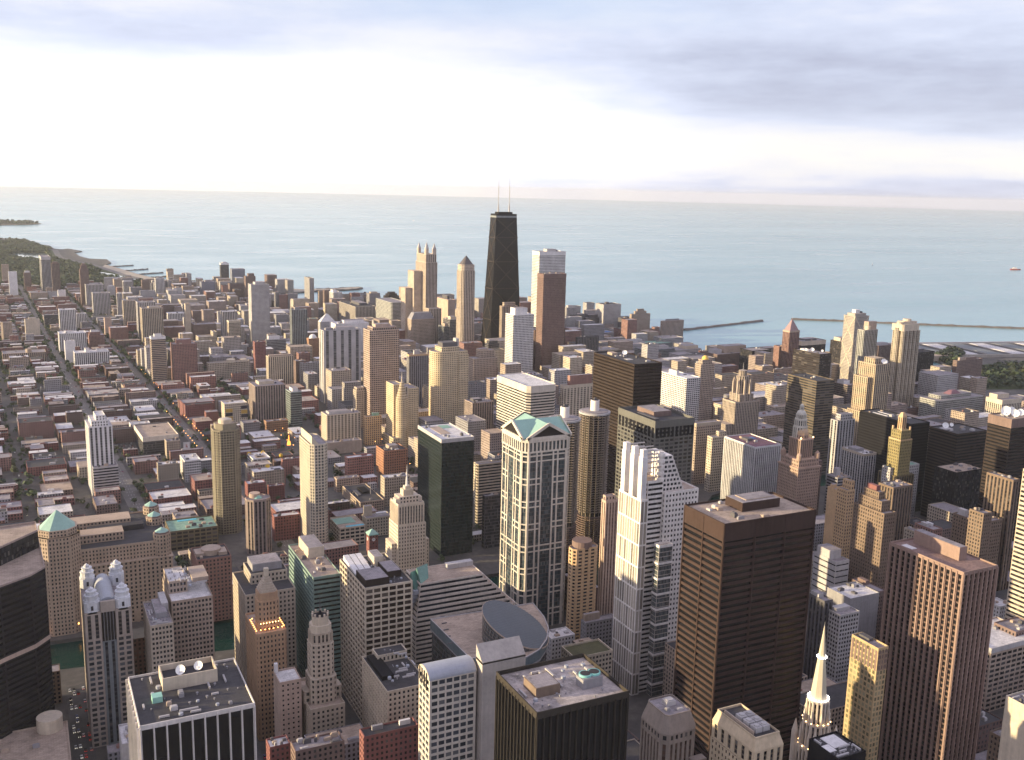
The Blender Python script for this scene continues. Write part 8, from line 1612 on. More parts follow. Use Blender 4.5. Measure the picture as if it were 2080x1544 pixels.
TREES = [
(117,2329,12.7,2,0,5,67),
(214,2515,12.6,2,0,3,102),
(357,2721,11.2,2,0,5,103),
(283,2837,12.7,3,0,6,102),
(83,2513,14.8,1,0,6,24),
(75,2700,12.8,2,0,3,104),
(94,2242,10.5,3,0,5,67),
(214,2516,12.1,3,0,3,102),
(77,3266,12.7,0,0,5,104),
(94,2861,15,2,1,3,104),
(-10,2342,12.8,2,0,5,24),
(73,2745,11.6,0,0,3,104),
(212,2835,12.4,3,0,3,105),
(249,2299,9.5,2,0,5,50),
(248,2325,12.4,0,0,5,50),
(117,2308,11,1,0,5,67),
(97,2797,11.2,3,0,3,104),
(85,2458,9,2,0,6,24),
(-13,2421,12.6,0,0,5,24),
(77,2658,9.1,0,0,6,24),
(-21,2593,12,1,0,3,106),
(207,2678,14,0,0,6,107),
(88,3019,9.7,2,1,3,104),
(360,2647,10.3,3,0,3,103),
(237,2589,9.7,3,1,3,102),
(17,2785,12,1,0,6,106),
(249,2305,14.6,1,0,5,50),
(238,2552,15,2,1,3,102),
(224,2263,13.7,2,1,5,50),
(212,2661,10.7,3,0,6,107),
(236,2619,12.4,0,0,3,102),
(238,2557,12.8,2,0,3,105),
(98,2163,14.2,2,1,5,67),
(346,2605,12.3,2,0,3,103),
(51,3271,12.5,2,0,5,104),
(222,2951,9.4,2,0,5,105),
(357,2734,9.4,3,0,5,103),
(196,2941,13.3,0,0,6,108),
(67,2896,14.6,0,1,5,104),
(115,2367,9.6,0,0,5,67),
(82,2776,11.3,1,0,3,104),
(101,2706,10.3,0,1,3,104),
(213,2546,12.2,0,1,3,102),
(347,2597,10,3,1,3,103),
(238,2551,11.5,0,1,3,102),
(23,2303,12.6,1,0,3,24),
(228,2184,13.1,3,0,5,50),
(121,2214,11.8,1,0,3,67),
(213,3286,14.3,1,0,5,109),
(219,2391,14.1,3,1,3,102),
(195,2975,9.7,0,1,6,108),
(94,2259,12.5,2,1,6,24),
(33,2400,11.1,1,1,3,24),
(245,2396,9.2,3,1,5,50),
(94,2857,13.4,2,0,5,110),
(214,2505,13.6,1,0,3,102),
(71,2265,13.7,1,1,6,24),
(92,2285,14.1,2,0,5,107),
(214,2508,14.7,2,0,6,107),
(-21,2606,11.8,0,0,3,106),
(248,2315,12.2,1,1,5,50),
(87,2265,14.6,2,1,5,107),
(77,2645,11.1,1,1,6,24),
(195,2974,13.7,3,0,6,108),
(481,2712,13,2,0,6,59),
(99,2740,10.8,0,0,3,110),
(84,2477,12.7,3,0,6,24),
(209,2638,14.7,2,1,6,107),
(73,2740,14.5,1,1,3,104),
(163,2389,10.4,2,0,3,67),
(242,2461,12.8,1,1,3,102),
(207,3301,11.4,1,0,2,108),
(97,2184,14.6,0,1,5,67),
(91,2936,10.9,3,1,3,104),
(93,2273,13,1,1,5,67),
(52,2715,13.8,2,0,2,24),
(95,2218,9.3,2,1,5,67),
(196,2941,9.1,2,0,2,107),
(181,2375,12.8,2,0,6,67),
(111,2455,11,3,1,5,67),
(272,3294,12.7,3,0,5,111),
(-13,2405,10.7,2,1,5,24),
(250,2272,12.6,2,0,5,25),
(248,2323,12.6,3,1,5,50),
(113,2418,11.2,0,1,5,67),
(-13,2818,12.5,3,0,3,106),
(252,2221,13.1,0,0,3,50),
(243,2445,10.5,0,1,5,50),
(106,2584,10.8,1,0,3,110),
(93,3053,10.6,1,1,3,104),
(182,3271,13.2,2,0,2,108),
(358,2709,9.1,0,0,3,103),
(248,2319,10.4,1,1,5,50),
(209,3251,10.5,2,0,6,108),
(222,2952,9.2,1,0,5,105),
(196,2941,10.9,2,1,2,107),
(78,3258,12.2,1,0,5,104),
(359,2676,15,1,0,3,103),
(93,2890,15,0,1,3,104),
(86,3048,11,3,0,5,104),
(4,3188,11.7,1,0,2,106),
(99,2740,11.3,3,0,3,110),
(193,2945,9.5,0,0,2,107),
(96,2206,10.9,3,1,6,24),
(253,2196,12.9,1,0,3,50),
(92,2289,10.5,3,0,5,107),
(113,2405,10.6,0,0,5,107),
(170,2241,10.5,0,0,3,67),
(251,2249,12,0,0,5,25),
(210,3231,11.6,3,1,6,108),
(208,2651,14.1,2,0,5,102),
(160,2396,12.9,0,1,3,67),
(208,2655,10.8,1,0,6,107),
(48,2649,11.2,1,1,6,106),
(357,2730,13.8,2,1,5,103),
(51,3268,13,3,1,5,104),
(78,3242,9.6,0,1,5,104),
(225,2255,12,1,1,3,102),
(236,2609,13.7,2,1,3,105),
(89,2996,9.4,1,0,5,110),
(231,2718,11.4,0,0,3,105),
(256,2645,13.2,0,0,6,102),
(220,2357,11.9,2,1,3,102),
(231,2732,12.3,1,0,5,102),
(101,2706,9.3,3,1,3,110),
(0,3158,14.8,1,1,2,106),
(166,2703,10.4,3,1,5,107),
(357,2724,11.1,2,1,5,103),
(210,3232,10.4,0,0,3,109),
(240,2510,12.8,0,1,3,105),
(79,3219,14.8,0,0,5,110),
(208,2659,12,2,1,6,107),
(351,2693,14.7,0,0,5,103),
(-13,2299,9.2,3,0,5,24),
(83,2501,13.7,0,1,6,24),
(-6,2248,13.9,0,0,3,24),
(205,3082,9.1,2,1,6,108),
(-11,2359,12.4,0,1,5,24),
(207,3294,10.1,1,1,2,108),
(75,2694,13.6,0,1,3,110),
(81,2551,10.4,2,1,6,24),
(359,2693,14,3,1,3,103),
(251,2245,10.3,0,1,5,25),
(82,2538,11.1,3,0,3,108),
(239,2536,11.6,1,0,3,105),
(119,2275,14.2,1,0,3,107),
(88,3008,11.9,0,1,5,110),
(83,2517,13.7,0,0,3,108),
(361,2644,9.8,2,1,3,103),
(362,2620,13.1,0,1,3,103),
(17,1678,11.8,2,0,5,32),
(186,2012,10.2,3,0,2,62),
(-5,1833,14.1,2,0,3,24),
(240,1903,13.3,0,0,2,62),
(14,1754,11.1,0,1,3,24),
(133,1946,9.5,2,1,3,67),
(246,1745,10.9,3,0,2,45),
(91,2084,14.4,1,1,3,67),
(267,1866,13.6,2,0,2,61),
(155,1412,14.7,2,0,5,23),
(4,1598,12.6,2,1,5,32),
(-1,1747,11.2,3,0,3,24),
(3,1622,9.2,2,1,5,32),
(14,1743,12.3,0,1,3,24),
(5,1566,14.1,2,1,3,24),
(27,1440,14.9,1,0,5,32),
(142,1374,9.7,0,0,6,32),
(-8,1900,10.3,0,1,3,106),
(145,1646,9.5,2,0,5,62),
(11,1427,10.9,2,0,5,112),
(250,1997,12.3,3,0,3,50),
(387,2007,13.4,0,0,3,56),
(369,2058,10.1,2,0,3,56),
(155,1420,13.8,0,0,5,23),
(271,1767,12,2,0,2,45),
(111,1832,11.8,3,0,5,62),
(201,1544,11.8,2,0,3,45),
(26,1453,10.2,3,0,5,32),
(247,1727,14.2,1,0,2,45),
(255,1525,12,1,0,6,113),
(143,1693,11.4,3,1,5,62),
(276,1652,12.2,1,0,2,113),
(261,2020,14.6,2,0,3,50),
(156,1385,12.2,1,0,5,23),
(-12,1995,10.7,3,1,3,24),
(271,1767,13,1,1,2,45),
(263,1961,14.5,0,0,3,25),
(112,1974,12.3,2,1,3,67),
(262,1998,11.2,2,1,3,50),
(287,1710,11.3,0,0,6,45),
(154,1427,13.8,1,1,5,23),
(190,1834,13.6,3,1,2,62),
(107,1938,10.2,0,1,3,67),
(133,1931,13.2,3,0,3,67),
(247,1723,9.9,2,1,2,45),
(345,2645,12.9,2,1,3,103),
(494,2403,10.5,3,0,3,48),
(619,2283,10.9,2,0,3,26),
(375,2031,14.7,1,0,3,56),
(386,2032,13.5,3,0,3,56),
(593,2891,11.8,0,0,3,114),
(361,2636,14.2,2,0,3,115),
(358,2712,14.6,1,0,5,103),
(390,1941,10.4,3,0,5,91),
(345,2642,12.8,1,1,3,103),
(387,2004,10.8,1,1,3,56),
(369,2055,13.4,3,1,3,56),
(622,2299,10.5,1,0,3,26),
(410,2077,13.2,0,1,3,56),
(390,1937,12.2,2,0,5,91),
(357,2736,13.6,0,1,5,103),
(494,2399,9.3,2,0,6,56),
(481,2705,9.5,0,0,6,59),
(481,2700,9.3,1,0,6,59),
(380,2086,13.8,0,0,3,59),
(360,2664,10,3,0,3,115),
(368,2086,10.9,2,0,5,56),
(370,2045,11.2,3,1,3,56),
(345,2639,13.2,2,0,2,50),
(646,2686,12,3,0,5,95),
(376,2285,11.6,3,0,6,25),
(481,2700,14.6,1,0,5,116),
(369,2057,12.2,0,0,6,25),
(619,2287,13.5,2,1,3,26),
(374,1997,11.4,0,1,3,56),
(389,1976,11.7,1,0,5,91),
(482,2686,13.5,1,0,3,116),
(384,2090,12.9,1,1,3,56),
(344,2650,13.6,0,0,3,117),
(594,2874,13,2,0,5,118),
(363,2729,10.4,1,1,3,103),
(634,2689,13.8,0,0,5,95),
(389,1978,11.8,2,1,3,56),
(377,2111,10.8,2,1,5,56),
(370,2031,14.8,2,1,3,56),
(391,1921,10.3,1,1,5,91),
(360,2654,11.1,3,1,3,115),
(359,2680,13.2,1,0,3,115),
(345,2639,12,1,0,2,50),
(369,2063,12.2,1,0,6,25),
]
CARS = [(151, 1627, 0, 'lot'), (154, 1627, 0, 'lot'), (157, 1627, 0, 'lot'), (160, 1627, 0, 'lot'), (163, 1627, 0, 'lot'), (166, 1627, 0, 'lot'), (169, 1627, 0, 'lot'), (148, 1635.5, 0, 'lot'), (151, 1635.5, 0, 'lot'), (154, 1635.5, 0, 'lot'), (160, 1635.5, 0, 'lot'), (166, 1635.5, 0, 'lot'), (142, 1641.7, 0, 'lot'), (145, 1641.7, 0, 'lot'), (157, 1641.7, 0, 'lot'), (160, 1641.7, 0, 'lot'), (163, 1641.7, 0, 'lot'), (166, 1641.7, 0, 'lot'), (169, 1641.7, 0, 'lot'), (151, 1647.9, 0, 'lot'), (154, 1647.9, 0, 'lot'), (157, 1647.9, 0, 'lot'), (160, 1647.9, 0, 'lot'), (169, 1647.9, 0, 'lot'), (142, 1656.4, 0, 'lot'), (145, 1656.4, 0, 'lot'), (148, 1656.4, 0, 'lot'), (151, 1656.4, 0, 'lot'), (157, 1656.4, 0, 'lot'), (160, 1656.4, 0, 'lot'), (163, 1656.4, 0, 'lot'), (169, 1656.4, 0, 'lot'), (142, 1662.6, 0, 'lot'), (154, 1662.6, 0, 'lot'), (163, 1662.6, 0, 'lot'), (169, 1662.6, 0, 'lot'), (145, 1668.8, 0, 'lot'), (148, 1668.8, 0, 'lot'), (151, 1668.8, 0, 'lot'), (154, 1668.8, 0, 'lot'), (157, 1668.8, 0, 'lot'), (166, 1668.8, 0, 'lot'), (169, 1668.8, 0, 'lot'), (145, 1677.3, 0, 'lot'), (148, 1677.3, 0, 'lot'), (151, 1677.3, 0, 'lot'), (154, 1677.3, 0, 'lot'), (157, 1677.3, 0, 'lot'), (160, 1677.3, 0, 'lot'), (163, 1677.3, 0, 'lot'), (166, 1677.3, 0, 'lot'), (169, 1677.3, 0, 'lot'), (145, 1685.8, 0, 'lot'), (148, 1685.8, 0, 'lot'), (154, 1685.8, 0, 'lot'), (160, 1685.8, 0, 'lot'), (169, 1685.8, 0, 'lot'), (142, 1692, 0, 'lot'), (145, 1692, 0, 'lot'), (148, 1692, 0, 'lot'), (151, 1692, 0, 'lot'), (154, 1692, 0, 'lot'), (160, 1692, 0, 'lot'), (163, 1692, 0, 'lot'), (166, 1692, 0, 'lot'), (169, 1692, 0, 'lot'), (145, 1716.8, 0, 'lot'), (151, 1716.8, 0, 'lot'), (157, 1716.8, 0, 'lot'), (160, 1716.8, 0, 'lot'), (163, 1716.8, 0, 'lot'), (145, 1723, 0, 'lot'), (148, 1723, 0, 'lot'), (154, 1723, 0, 'lot'), (157, 1723, 0, 'lot'), (160, 1723, 0, 'lot'), (163, 1723, 0, 'lot'), (145, 1731.5, 0, 'lot'), (154, 1731.5, 0, 'lot'), (157, 1731.5, 0, 'lot'), (160, 1731.5, 0, 'lot'), (166, 1731.5, 0, 'lot'), (102, 2227, 1, 'avenue'), (86, 2612, 1, 'avenue'), (100, 2367, 1, 'avenue'), (107, 2367, 0, 'avenue'), (113, 1968, 1, 'avenue'), (84, 2845, 0, 'avenue'), (118, 1930, 1, 'avenue'), (97, 2360, 1, 'avenue'), (72, 3145, 0, 'avenue'), (100, 2360, 1, 'avenue'), (86, 2609, 1, 'avenue'), (79, 3041, 0, 'avenue'), (106, 2220, 1, 'avenue'), (94, 2697, 0, 'avenue'), (142, 1532, 0, 'avenue'), (84, 2935, 0, 'avenue'), (71, 3152, 0, 'avenue'), (95, 2666, 0, 'avenue'), (117, 2054, 0, 'avenue'), (69, 3024, 1, 'avenue'), (107, 2182, 1, 'avenue'), (100, 2285, 1, 'avenue'), (83, 2941, 0, 'avenue'), (91, 2572, 1, 'avenue'), (103, 2219, 1, 'avenue'), (112, 2185, 0, 'avenue'), (115, 1921, 1, 'avenue'), (88, 2577, 1, 'avenue'), (92, 2725, 0, 'avenue'), (96, 2390, 1, 'avenue'), (115, 2186, 0, 'avenue'), (117, 2136, 0, 'avenue'), (134, 1480, 1, 'avenue'), (78, 2990, 0, 'avenue'), (107, 2112, 1, 'avenue'), (112, 2267, 0, 'avenue'), (88, 2835, 0, 'avenue'), (116, 1966, 1, 'avenue'), (87, 2662, 1, 'avenue'), (77, 2834, 1, 'avenue'), (100, 2476, 0, 'avenue'), (106, 2222, 1, 'avenue'), (80, 2756, 1, 'avenue'), (79, 2983, 0, 'avenue'), (110, 2308, 0, 'avenue'), (79, 2856, 1, 'avenue'), (115, 2125, 0, 'avenue'), (107, 2116, 1, 'avenue'), (101, 2272, 1, 'avenue'), (117, 1887, 1, 'avenue'), (85, 2712, 1, 'avenue'), (74, 3155, 0, 'avenue'), (87, 2589, 1, 'avenue'), (99, 2488, 0, 'avenue'), (86, 2871, 0, 'avenue'), (68, 3296, 0, 'avenue'), (107, 2385, 0, 'avenue'), (233, 2314, 1, 'crowded street'), (253, 1958, 0, 'crowded street'), (232, 2347, 1, 'crowded street'), (236, 2420, 0, 'crowded street'), (266, 1700, 0, 'crowded street'), (259, 1817, 0, 'crowded street'), (256, 1760, 1, 'crowded street'), (234, 2463, 0, 'crowded street'), (256, 1755, 1, 'crowded street'), (235, 2265, 1, 'crowded street'), (233, 2229, 1, 'crowded street'), (233, 2433, 0, 'crowded street'), (229, 2334, 1, 'crowded street'), (236, 2436, 0, 'crowded street'), (220, 2629, 1, 'crowded street'), (249, 2050, 0, 'crowded street'), (266, 1713, 0, 'crowded street'), (221, 2706, 0, 'crowded street'), (252, 1859, 1, 'crowded street'), (253, 1757, 1, 'crowded street'), (241, 2234, 0, 'crowded street'), (257, 1664, 1, 'crowded street'), (224, 2524, 1, 'crowded street'), (254, 1810, 1, 'crowded street'), (253, 2016, 0, 'crowded street'), (251, 1807, 1, 'crowded street'), (228, 2539, 0, 'crowded street'), (260, 1848, 0, 'crowded street'), (226, 2594, 0, 'crowded street'), (224, 2516, 1, 'crowded street'), (228, 2610, 0, 'crowded street'), (230, 2314, 1, 'crowded street'), (219, 2648, 1, 'crowded street'), (228, 2613, 0, 'crowded street'), (247, 1975, 1, 'crowded street'), (218, 2599, 1, 'crowded street'), (232, 2262, 1, 'crowded street'), (268, 1670, 0, 'crowded street'), (257, 1735, 1, 'crowded street'), (267, 1678, 0, 'crowded street'), (259, 1809, 0, 'crowded street'), (257, 1855, 0, 'crowded street'), (220, 2614, 1, 'crowded street'), (257, 1916, 0, 'crowded street'), (223, 2657, 0, 'crowded street'), (229, 2598, 0, 'crowded street'), (259, 1687, 1, 'crowded street'), (224, 2630, 0, 'crowded street'), (258, 1716, 1, 'crowded street'), (235, 2439, 0, 'crowded street'), (252, 1860, 1, 'crowded street'), (264, 1751, 0, 'crowded street'), (9, 1790, 0, 'rail street'), (11, 1562, 1, 'rail street'), (19, 1377, 1, 'rail street'), (15, 1577, 0, 'rail street'), (6, 1695, 1, 'rail street'), (14, 1608, 0, 'rail street'), (19, 1492, 0, 'rail street'), (410, 1399, 0, 'street'), (410, 1398, 0, 'street'), (392, 1569, 1, 'street'), (48, 867, 1, 'downtown street'), (55, 815, 0, 'downtown street'), (45, 867, 1, 'downtown street'), (51, 890, 0, 'downtown street'), (48, 822, 1, 'downtown street'), (48, 890, 1, 'downtown street'), (51, 800, 0, 'downtown street'), (55, 837, 0, 'downtown street'), (51, 867, 0, 'downtown street'), (45, 837, 1, 'downtown street'), (48, 792, 1, 'downtown street'), (163, 747, 1, 'downtown street'), (166, 740, 0, 'downtown street'), (55, 822, 0, 'downtown street'), (55, 875, 0, 'downtown street'), (55, 860, 0, 'downtown street'), (55, 800, 0, 'downtown street'), (45, 897, 1, 'downtown street'), (48, 852, 1, 'downtown street'), (45, 882, 1, 'downtown street'), (45, 830, 1, 'downtown street'), (45, 875, 1, 'downtown street'), (45, 807, 1, 'downtown street'), (48, 830, 1, 'downtown street'), (48, 897, 1, 'downtown street'), (48, 845, 1, 'downtown street'), (51, 792, 0, 'downtown street'), (48, 807, 1, 'downtown street'), (55, 897, 0, 'downtown street'), (51, 822, 0, 'downtown street')]
LAMPS = [(257.9, 1524.3, 'crowded street'), (257.2, 1541.3, 'crowded street'), (254.3, 1609.2, 'crowded street'), (253.6, 1626.2, 'crowded street'), (275.2, 1637.1, 'crowded street'), (252.9, 1643.2, 'crowded street'), (274.4, 1654.1, 'crowded street'), (252.2, 1660.2, 'crowded street'), (273.7, 1671.1, 'crowded street'), (251.5, 1677.1, 'crowded street'), (273, 1688.1, 'crowded street'), (250.8, 1694.1, 'crowded street'), (272.3, 1705, 'crowded street'), (250, 1711.1, 'crowded street'), (271.6, 1722, 'crowded street'), (249.3, 1728.1, 'crowded street'), (270.9, 1739, 'crowded street'), (248.6, 1745.1, 'crowded street'), (270.2, 1756, 'crowded street'), (247.9, 1762.1, 'crowded street'), (269.5, 1773, 'crowded street'), (247.2, 1779.1, 'crowded street'), (268.8, 1790, 'crowded street'), (246.5, 1796, 'crowded street'), (268, 1806.9, 'crowded street'), (267.3, 1823.9, 'crowded street'), (244.3, 1847, 'crowded street'), (265.9, 1857.9, 'crowded street'), (243.6, 1864, 'crowded street'), (265.2, 1874.9, 'crowded street'), (243.6, 1865, 'crowded street'), (265.2, 1875.9, 'crowded street'), (241.4, 1916.9, 'crowded street'), (263, 1927.8, 'crowded street'), (260.8, 1979.8, 'crowded street'), (256.4, 2083.7, 'crowded street'), (254.3, 2135.7, 'crowded street'), (230.5, 2176.7, 'crowded street'), (252.1, 2187.6, 'crowded street'), (249.9, 2239.6, 'crowded street'), (226.2, 2280.6, 'crowded street'), (247.7, 2291.5, 'crowded street'), (412.6, 1401.6, 'street'), (391, 1560.9, 'street'), (389.5, 1594.9, 'street'), (404.1, 1605.5, 'street'), (388.1, 1628.8, 'street'), (402.7, 1639.4, 'street'), (386.7, 1662.8, 'street'), (401.3, 1673.4, 'street'), (521, 1396.2, 'side street'), (515.1, 1536.1, 'side street'), (529.7, 1546.7, 'side street')]

# ------------------------------------------------------------------ low streets: houses, lofts and fillers
HM = {}
def lowhouse(name, label, x, y, rot, w, d, H, wall, roof, nu):
    g = G(); p = rect(-w/2, -d/2, w/2, d/2); rows = max(1, round(H/3.6))
    for i in range(4):
        j = (i+1) % 4; W = w if i % 2 == 0 else d; c_ = max(1, round(W/3.3))
        g.quad((*p[i],0),(*p[j],0),(*p[j],H),(*p[i],H),[(0,0),(c_,0),(c_,rows),(0,rows)])
    o = g.build(name, facade(wall, 'punch'))
    o.location = (x, y, 0); o.rotation_euler.z = rot; tag(o, label, 'building' if H >= 18 else 'low building', 'low blocks between the towers')
    pi = inset(p, .5); g = G(); g.face([(*q, H-.7) for q in pi]); r_ = g.build('roof', roofmat(roof), o)
    g = G()
    for i in range(4): j = (i+1) % 4; g.quad((*p[i],H),(*p[j],H),(*pi[j],H),(*pi[i],H)); g.quad((*pi[j],H-.72),(*pi[i],H-.72),(*pi[i],H),(*pi[j],H))
    g.build('parapet', plain('lgrey' if roof == 'white' else wall), o)
    rg = random.Random(label)
    for k in range(nu): roof_unit(o, rg.uniform(-.33, .33)*w, (-.3+.3*k+rg.uniform(-.06, .06))*d, H-.7, rg.uniform(1.8, .16*w+2), rg.uniform(1.8, 4), rg.uniform(1.2, 2.8), rg.choice(['grey', 'lgrey', 'dgrey', 'white', 'brick']))
    return o
RELS = ['to the left of', 'to the right of', 'behind', 'in front of', 'near', 'left of', 'right of']
CN = dict(brick='brown-red brick', redbrick='red brick', pinkbrick='pink brick', darkbrick='dark brick', lgrey='pale grey', pinkgrey='pinkish grey', dgrey='dark grey', conc='concrete', umber='dark brown')
for X_, Y_, tn, w_, d_, H_, wi, ri, nu, ti, rel, lm in LOW:
    wc, rc = CN.get(WK[wi], WK[wi]), dict(gravel='grey', stained='mottled').get(RK[ri], RK[ri]); size = 'small' if w_*d_ < 500 else ('large' if w_*d_ > 1300 else 'mid-sized')
    ht = 'low' if H_ < 11 else ('three-storey' if H_ < 14 else ('four-storey' if H_ < 18 else 'taller')); tail = f'{RELS[rel]} the {NEAR[lm]}'
    lb = [f'{wc} {ht} block, {rc} roof, {tail}', f'{size} {ht} {wc} block, {rc} roof, {tail}', f"{size} {wc} block, {rc} roof with {['no', 'one', 'two', 'three'][nu]} roof box{'es' if nu != 1 else ''}, {tail}"][ti]
    lowhouse('lowrise_building' if H_ < 18 else 'midrise_building', lb, X_, Y_, R(2.4)*tn, w_, d_, H_, WK[wi], RK[ri], nu)
# every other lot of the street grid, built as one mass
rl = random.Random(11); FAR = []; YARDS = []; taken = {(t[0], t[1]) for t in LOW}; BXS = []
for row in TOWERS:
    x, y, ro, w_, d_, spk = row[3], row[4], row[5], row[6], row[7], row[14]
    hw, hd = (w_*math.cos(ro)+d_*math.sin(ro))/2, (w_*math.sin(ro)+d_*math.cos(ro))/2; q = (x-hw, y-hd, x+hw, y+hd)
    if spk: q = dict(mart=(-50, 1010, 144, 1114), thomp=(290, 660, 384, 748), blackleft=(-90, 720, 36, 855), jewelers=(x-17, y-17, x+32, y+17), hancock=(x-46, y-27, x+46, y+27)).get(spk, q)
    BXS.append(q)
BXS = np.array(BXS)
def hit(x0, y0, x1, y1, m=3): return bool(np.any((BXS[:,0] < x1+m) & (BXS[:,2] > x0-m) & (BXS[:,1] < y1+m) & (BXS[:,3] > y0-m)))
def lots(x0, y0, x1, y1, tr, rot, zone):
    W = x1-x0
    for a, b_ in ([(x0, x0+W/2-2), (x0+W/2+2, x1)] if W > 50 else [(x0, x1)]):
        y = y0
        while y < y1-8:
            L = rl.choice([9,12,15,18,22,26,34,42]) if zone == 'low' else (rl.choice([8,10,12,15,18,26]) if zone == 'far' else rl.choice([22,28,34,44]))
            if y+L > y1-6: L = y1-y
            cx, cy = (a+b_)/2, y+L/2; dx = (b_-a)*rl.choice([.38, .5, .6, .75, .9, 1.0]); X_, Y_ = tr(cx+rl.uniform(-1, 1)*(b_-a-dx)/2, cy); q = rl.random()
            if zone == 'low': H_ = rl.choice([7,8,9,10,11,12,13,14,16]) if q < .80 else rl.uniform(17, 30)
            elif zone == 'far': H_ = rl.choice([9,10,11,12,13]) if q < .8 else rl.uniform(15, 26)
            elif zone == 'gold': H_ = rl.uniform(12, 30) if q < .62 else rl.uniform(30, 62)
            elif zone == 'mid': H_ = rl.uniform(18, 44) if q < .75 else rl.uniform(44, 78)
            else: H_ = rl.uniform(22, 52)
            gap = rl.random()
            if dx < .62*(b_-a) and zone in ('low', 'far'): YARDS.append((2*cx-X_ if rot == 99 else X_, Y_, (b_-a)*1.1, L))
            if gap < (.30 if zone == 'far' else .14 if zone == 'low' else .08):
                if zone in ('low', 'far'): YARDS.append((X_, Y_, dx, L))
            elif L > 6:
                gp = rl.choice([0.3, .6, 1.5])
                if not hit(X_-dx/2, Y_-L/2, X_+dx/2, Y_+L/2) and (int(round(X_)), int(round(Y_))) not in taken:
                    rs = random.Random(int(X_*7+Y_*13)); FAR.append((X_, Y_, dx, L-gp, H_, rs.choice(FW[zone]), rs.choice(FR[zone])))
            y += L
BK = ['brick']*4+['redbrick']*4+['brown']*3+['tan']*2+['beige']*2+['pinkbrick']+['grey']*2+['darkbrick']*2+['lgrey']
FW = dict(gold=['beige','tan','lgrey','brown','brick','cream','pinkgrey','conc','grey','lgrey'], low=BK, far=BK, mid=['tan','beige','cream','grey','lgrey','brick','pinkgrey','lgrey','conc','beige'], loop=['umber','brown','tan','grey','darkbrick','beige'])
FR = dict(gold=['gravel']*5+['white']*3+['tan']*2+['dark'], low=['gravel']*5+['white']*5+['dark']*3+['tan']*2+['stained']*2, far=['gravel']*5+['white']*4+['dark']*3+['tan']*2, mid=['gravel']*5+['dark']*3+['tan']*2+['white'], loop=['gravel']*3+['dark']*4+['tan']*2)
def inpoly(x, y, poly):
    c_ = False; n = len(poly)
    for i in range(n):
        (x1, y1), (x2, y2) = poly[i], poly[(i+1) % n]
        if (y1 > y) != (y2 > y) and x < (x2-x1)*(y-y1)/(y2-y1)+x1: c_ = not c_
    return c_
US = [-640,-510,-380,-245,-122,0,131,262,385,505,625,760,900,1040,1180,1320,1460,1600]; VS = [-790+107*i for i in range(33)]
for i in range(len(US)-1):
    for j in range(len(VS)-1):
        ua, ub, va, vb = US[i]+7.5+4*(US[i] in (0, 131)), US[i+1]-7.5-4*(US[i+1] in (0, 131)), VS[j]+6.5, VS[j+1]-6.5; c_ = nn((ua+ub)/2, (va+vb)/2)
        if not inpoly(*c_, NORTH) or inpoly(*c_, PARK) or c_[1] < 1040 or not all(inpoly(*nn(a, b_), NORTH) for a, b_ in ((ua,va),(ub,va),(ub,vb),(ua,vb))): continue
        lots(ua, va, ub, vb, nn, TH, 'gold' if c_[1] > 2180 and 300 < c_[0] < 1000 else 'far' if c_[1] > 2500 and c_[0] < 600 else ('low' if c_[0] < 560 else 'mid'))
sxs, sys_ = [-60,50,165,290,410,515,660,780,900,1010], [420,530,650,765,900]
for i in range(len(sxs)-1):
    for j in range(len(sys_)-1): lots(sxs[i]+9, sys_[j]+8, sxs[i+1]-9, sys_[j+1]-8, lambda a, b_: (a, b_), 0, 'loop')
keys = sorted({t[5] for t in FAR}); rk = sorted({t[6] for t in FAR}); g = G()
for x, y, w_, d_, H_, wall, roof in FAR:
    t_ = TH if y > 1000 else 0; c_, s_ = math.cos(t_), math.sin(t_); p = [(x+a*w_/2*c_-b_*d_/2*s_, y+a*w_/2*s_+b_*d_/2*c_) for a, b_ in ((-1,-1),(1,-1),(1,1),(-1,1))]; rows = max(1, round(H_/3.6))
    for i in range(4): j = (i+1) % 4; n_ = max(1, round((w_ if i % 2 == 0 else d_)/3.3)); g.quad((*p[i],0),(*p[j],0),(*p[j],H_),(*p[i],H_),[(0,0),(n_,0),(n_,rows),(0,rows)], keys.index(wall))
    g.face([(*q, H_) for q in p], len(keys)+rk.index(roof))
    rs = random.Random(int(x*3+y*5)); 
    for q in range(rs.choice([0, 0, 1, 1, 2])):
        a, b_ = rs.uniform(-.32, .32), rs.uniform(-.32, .32); ux, uy = x+a*w_*c_-b_*d_*s_, y+a*w_*s_+b_*d_*c_; e = rs.uniform(1, 2.6); g.box(ux-e, uy-e*.8, H_-.1, ux+e, uy+e*.8, H_+rs.uniform(1.2, 3.2), rs.randrange(len(keys)))
    if rs.random() < .35: g.box(x-.4, y-.4, H_-.1, x+.5, y+.5, H_+2.2, keys.index('brick'))
if FAR:
    o = stuff(g.build('distant_rooftops', [facade(k, 'punch') for k in keys]+[roofmat(k) for k in rk])); o['label'] = 'sea of small far-off low rooftops between the nearer blocks'; o['category'] = 'rooftops'

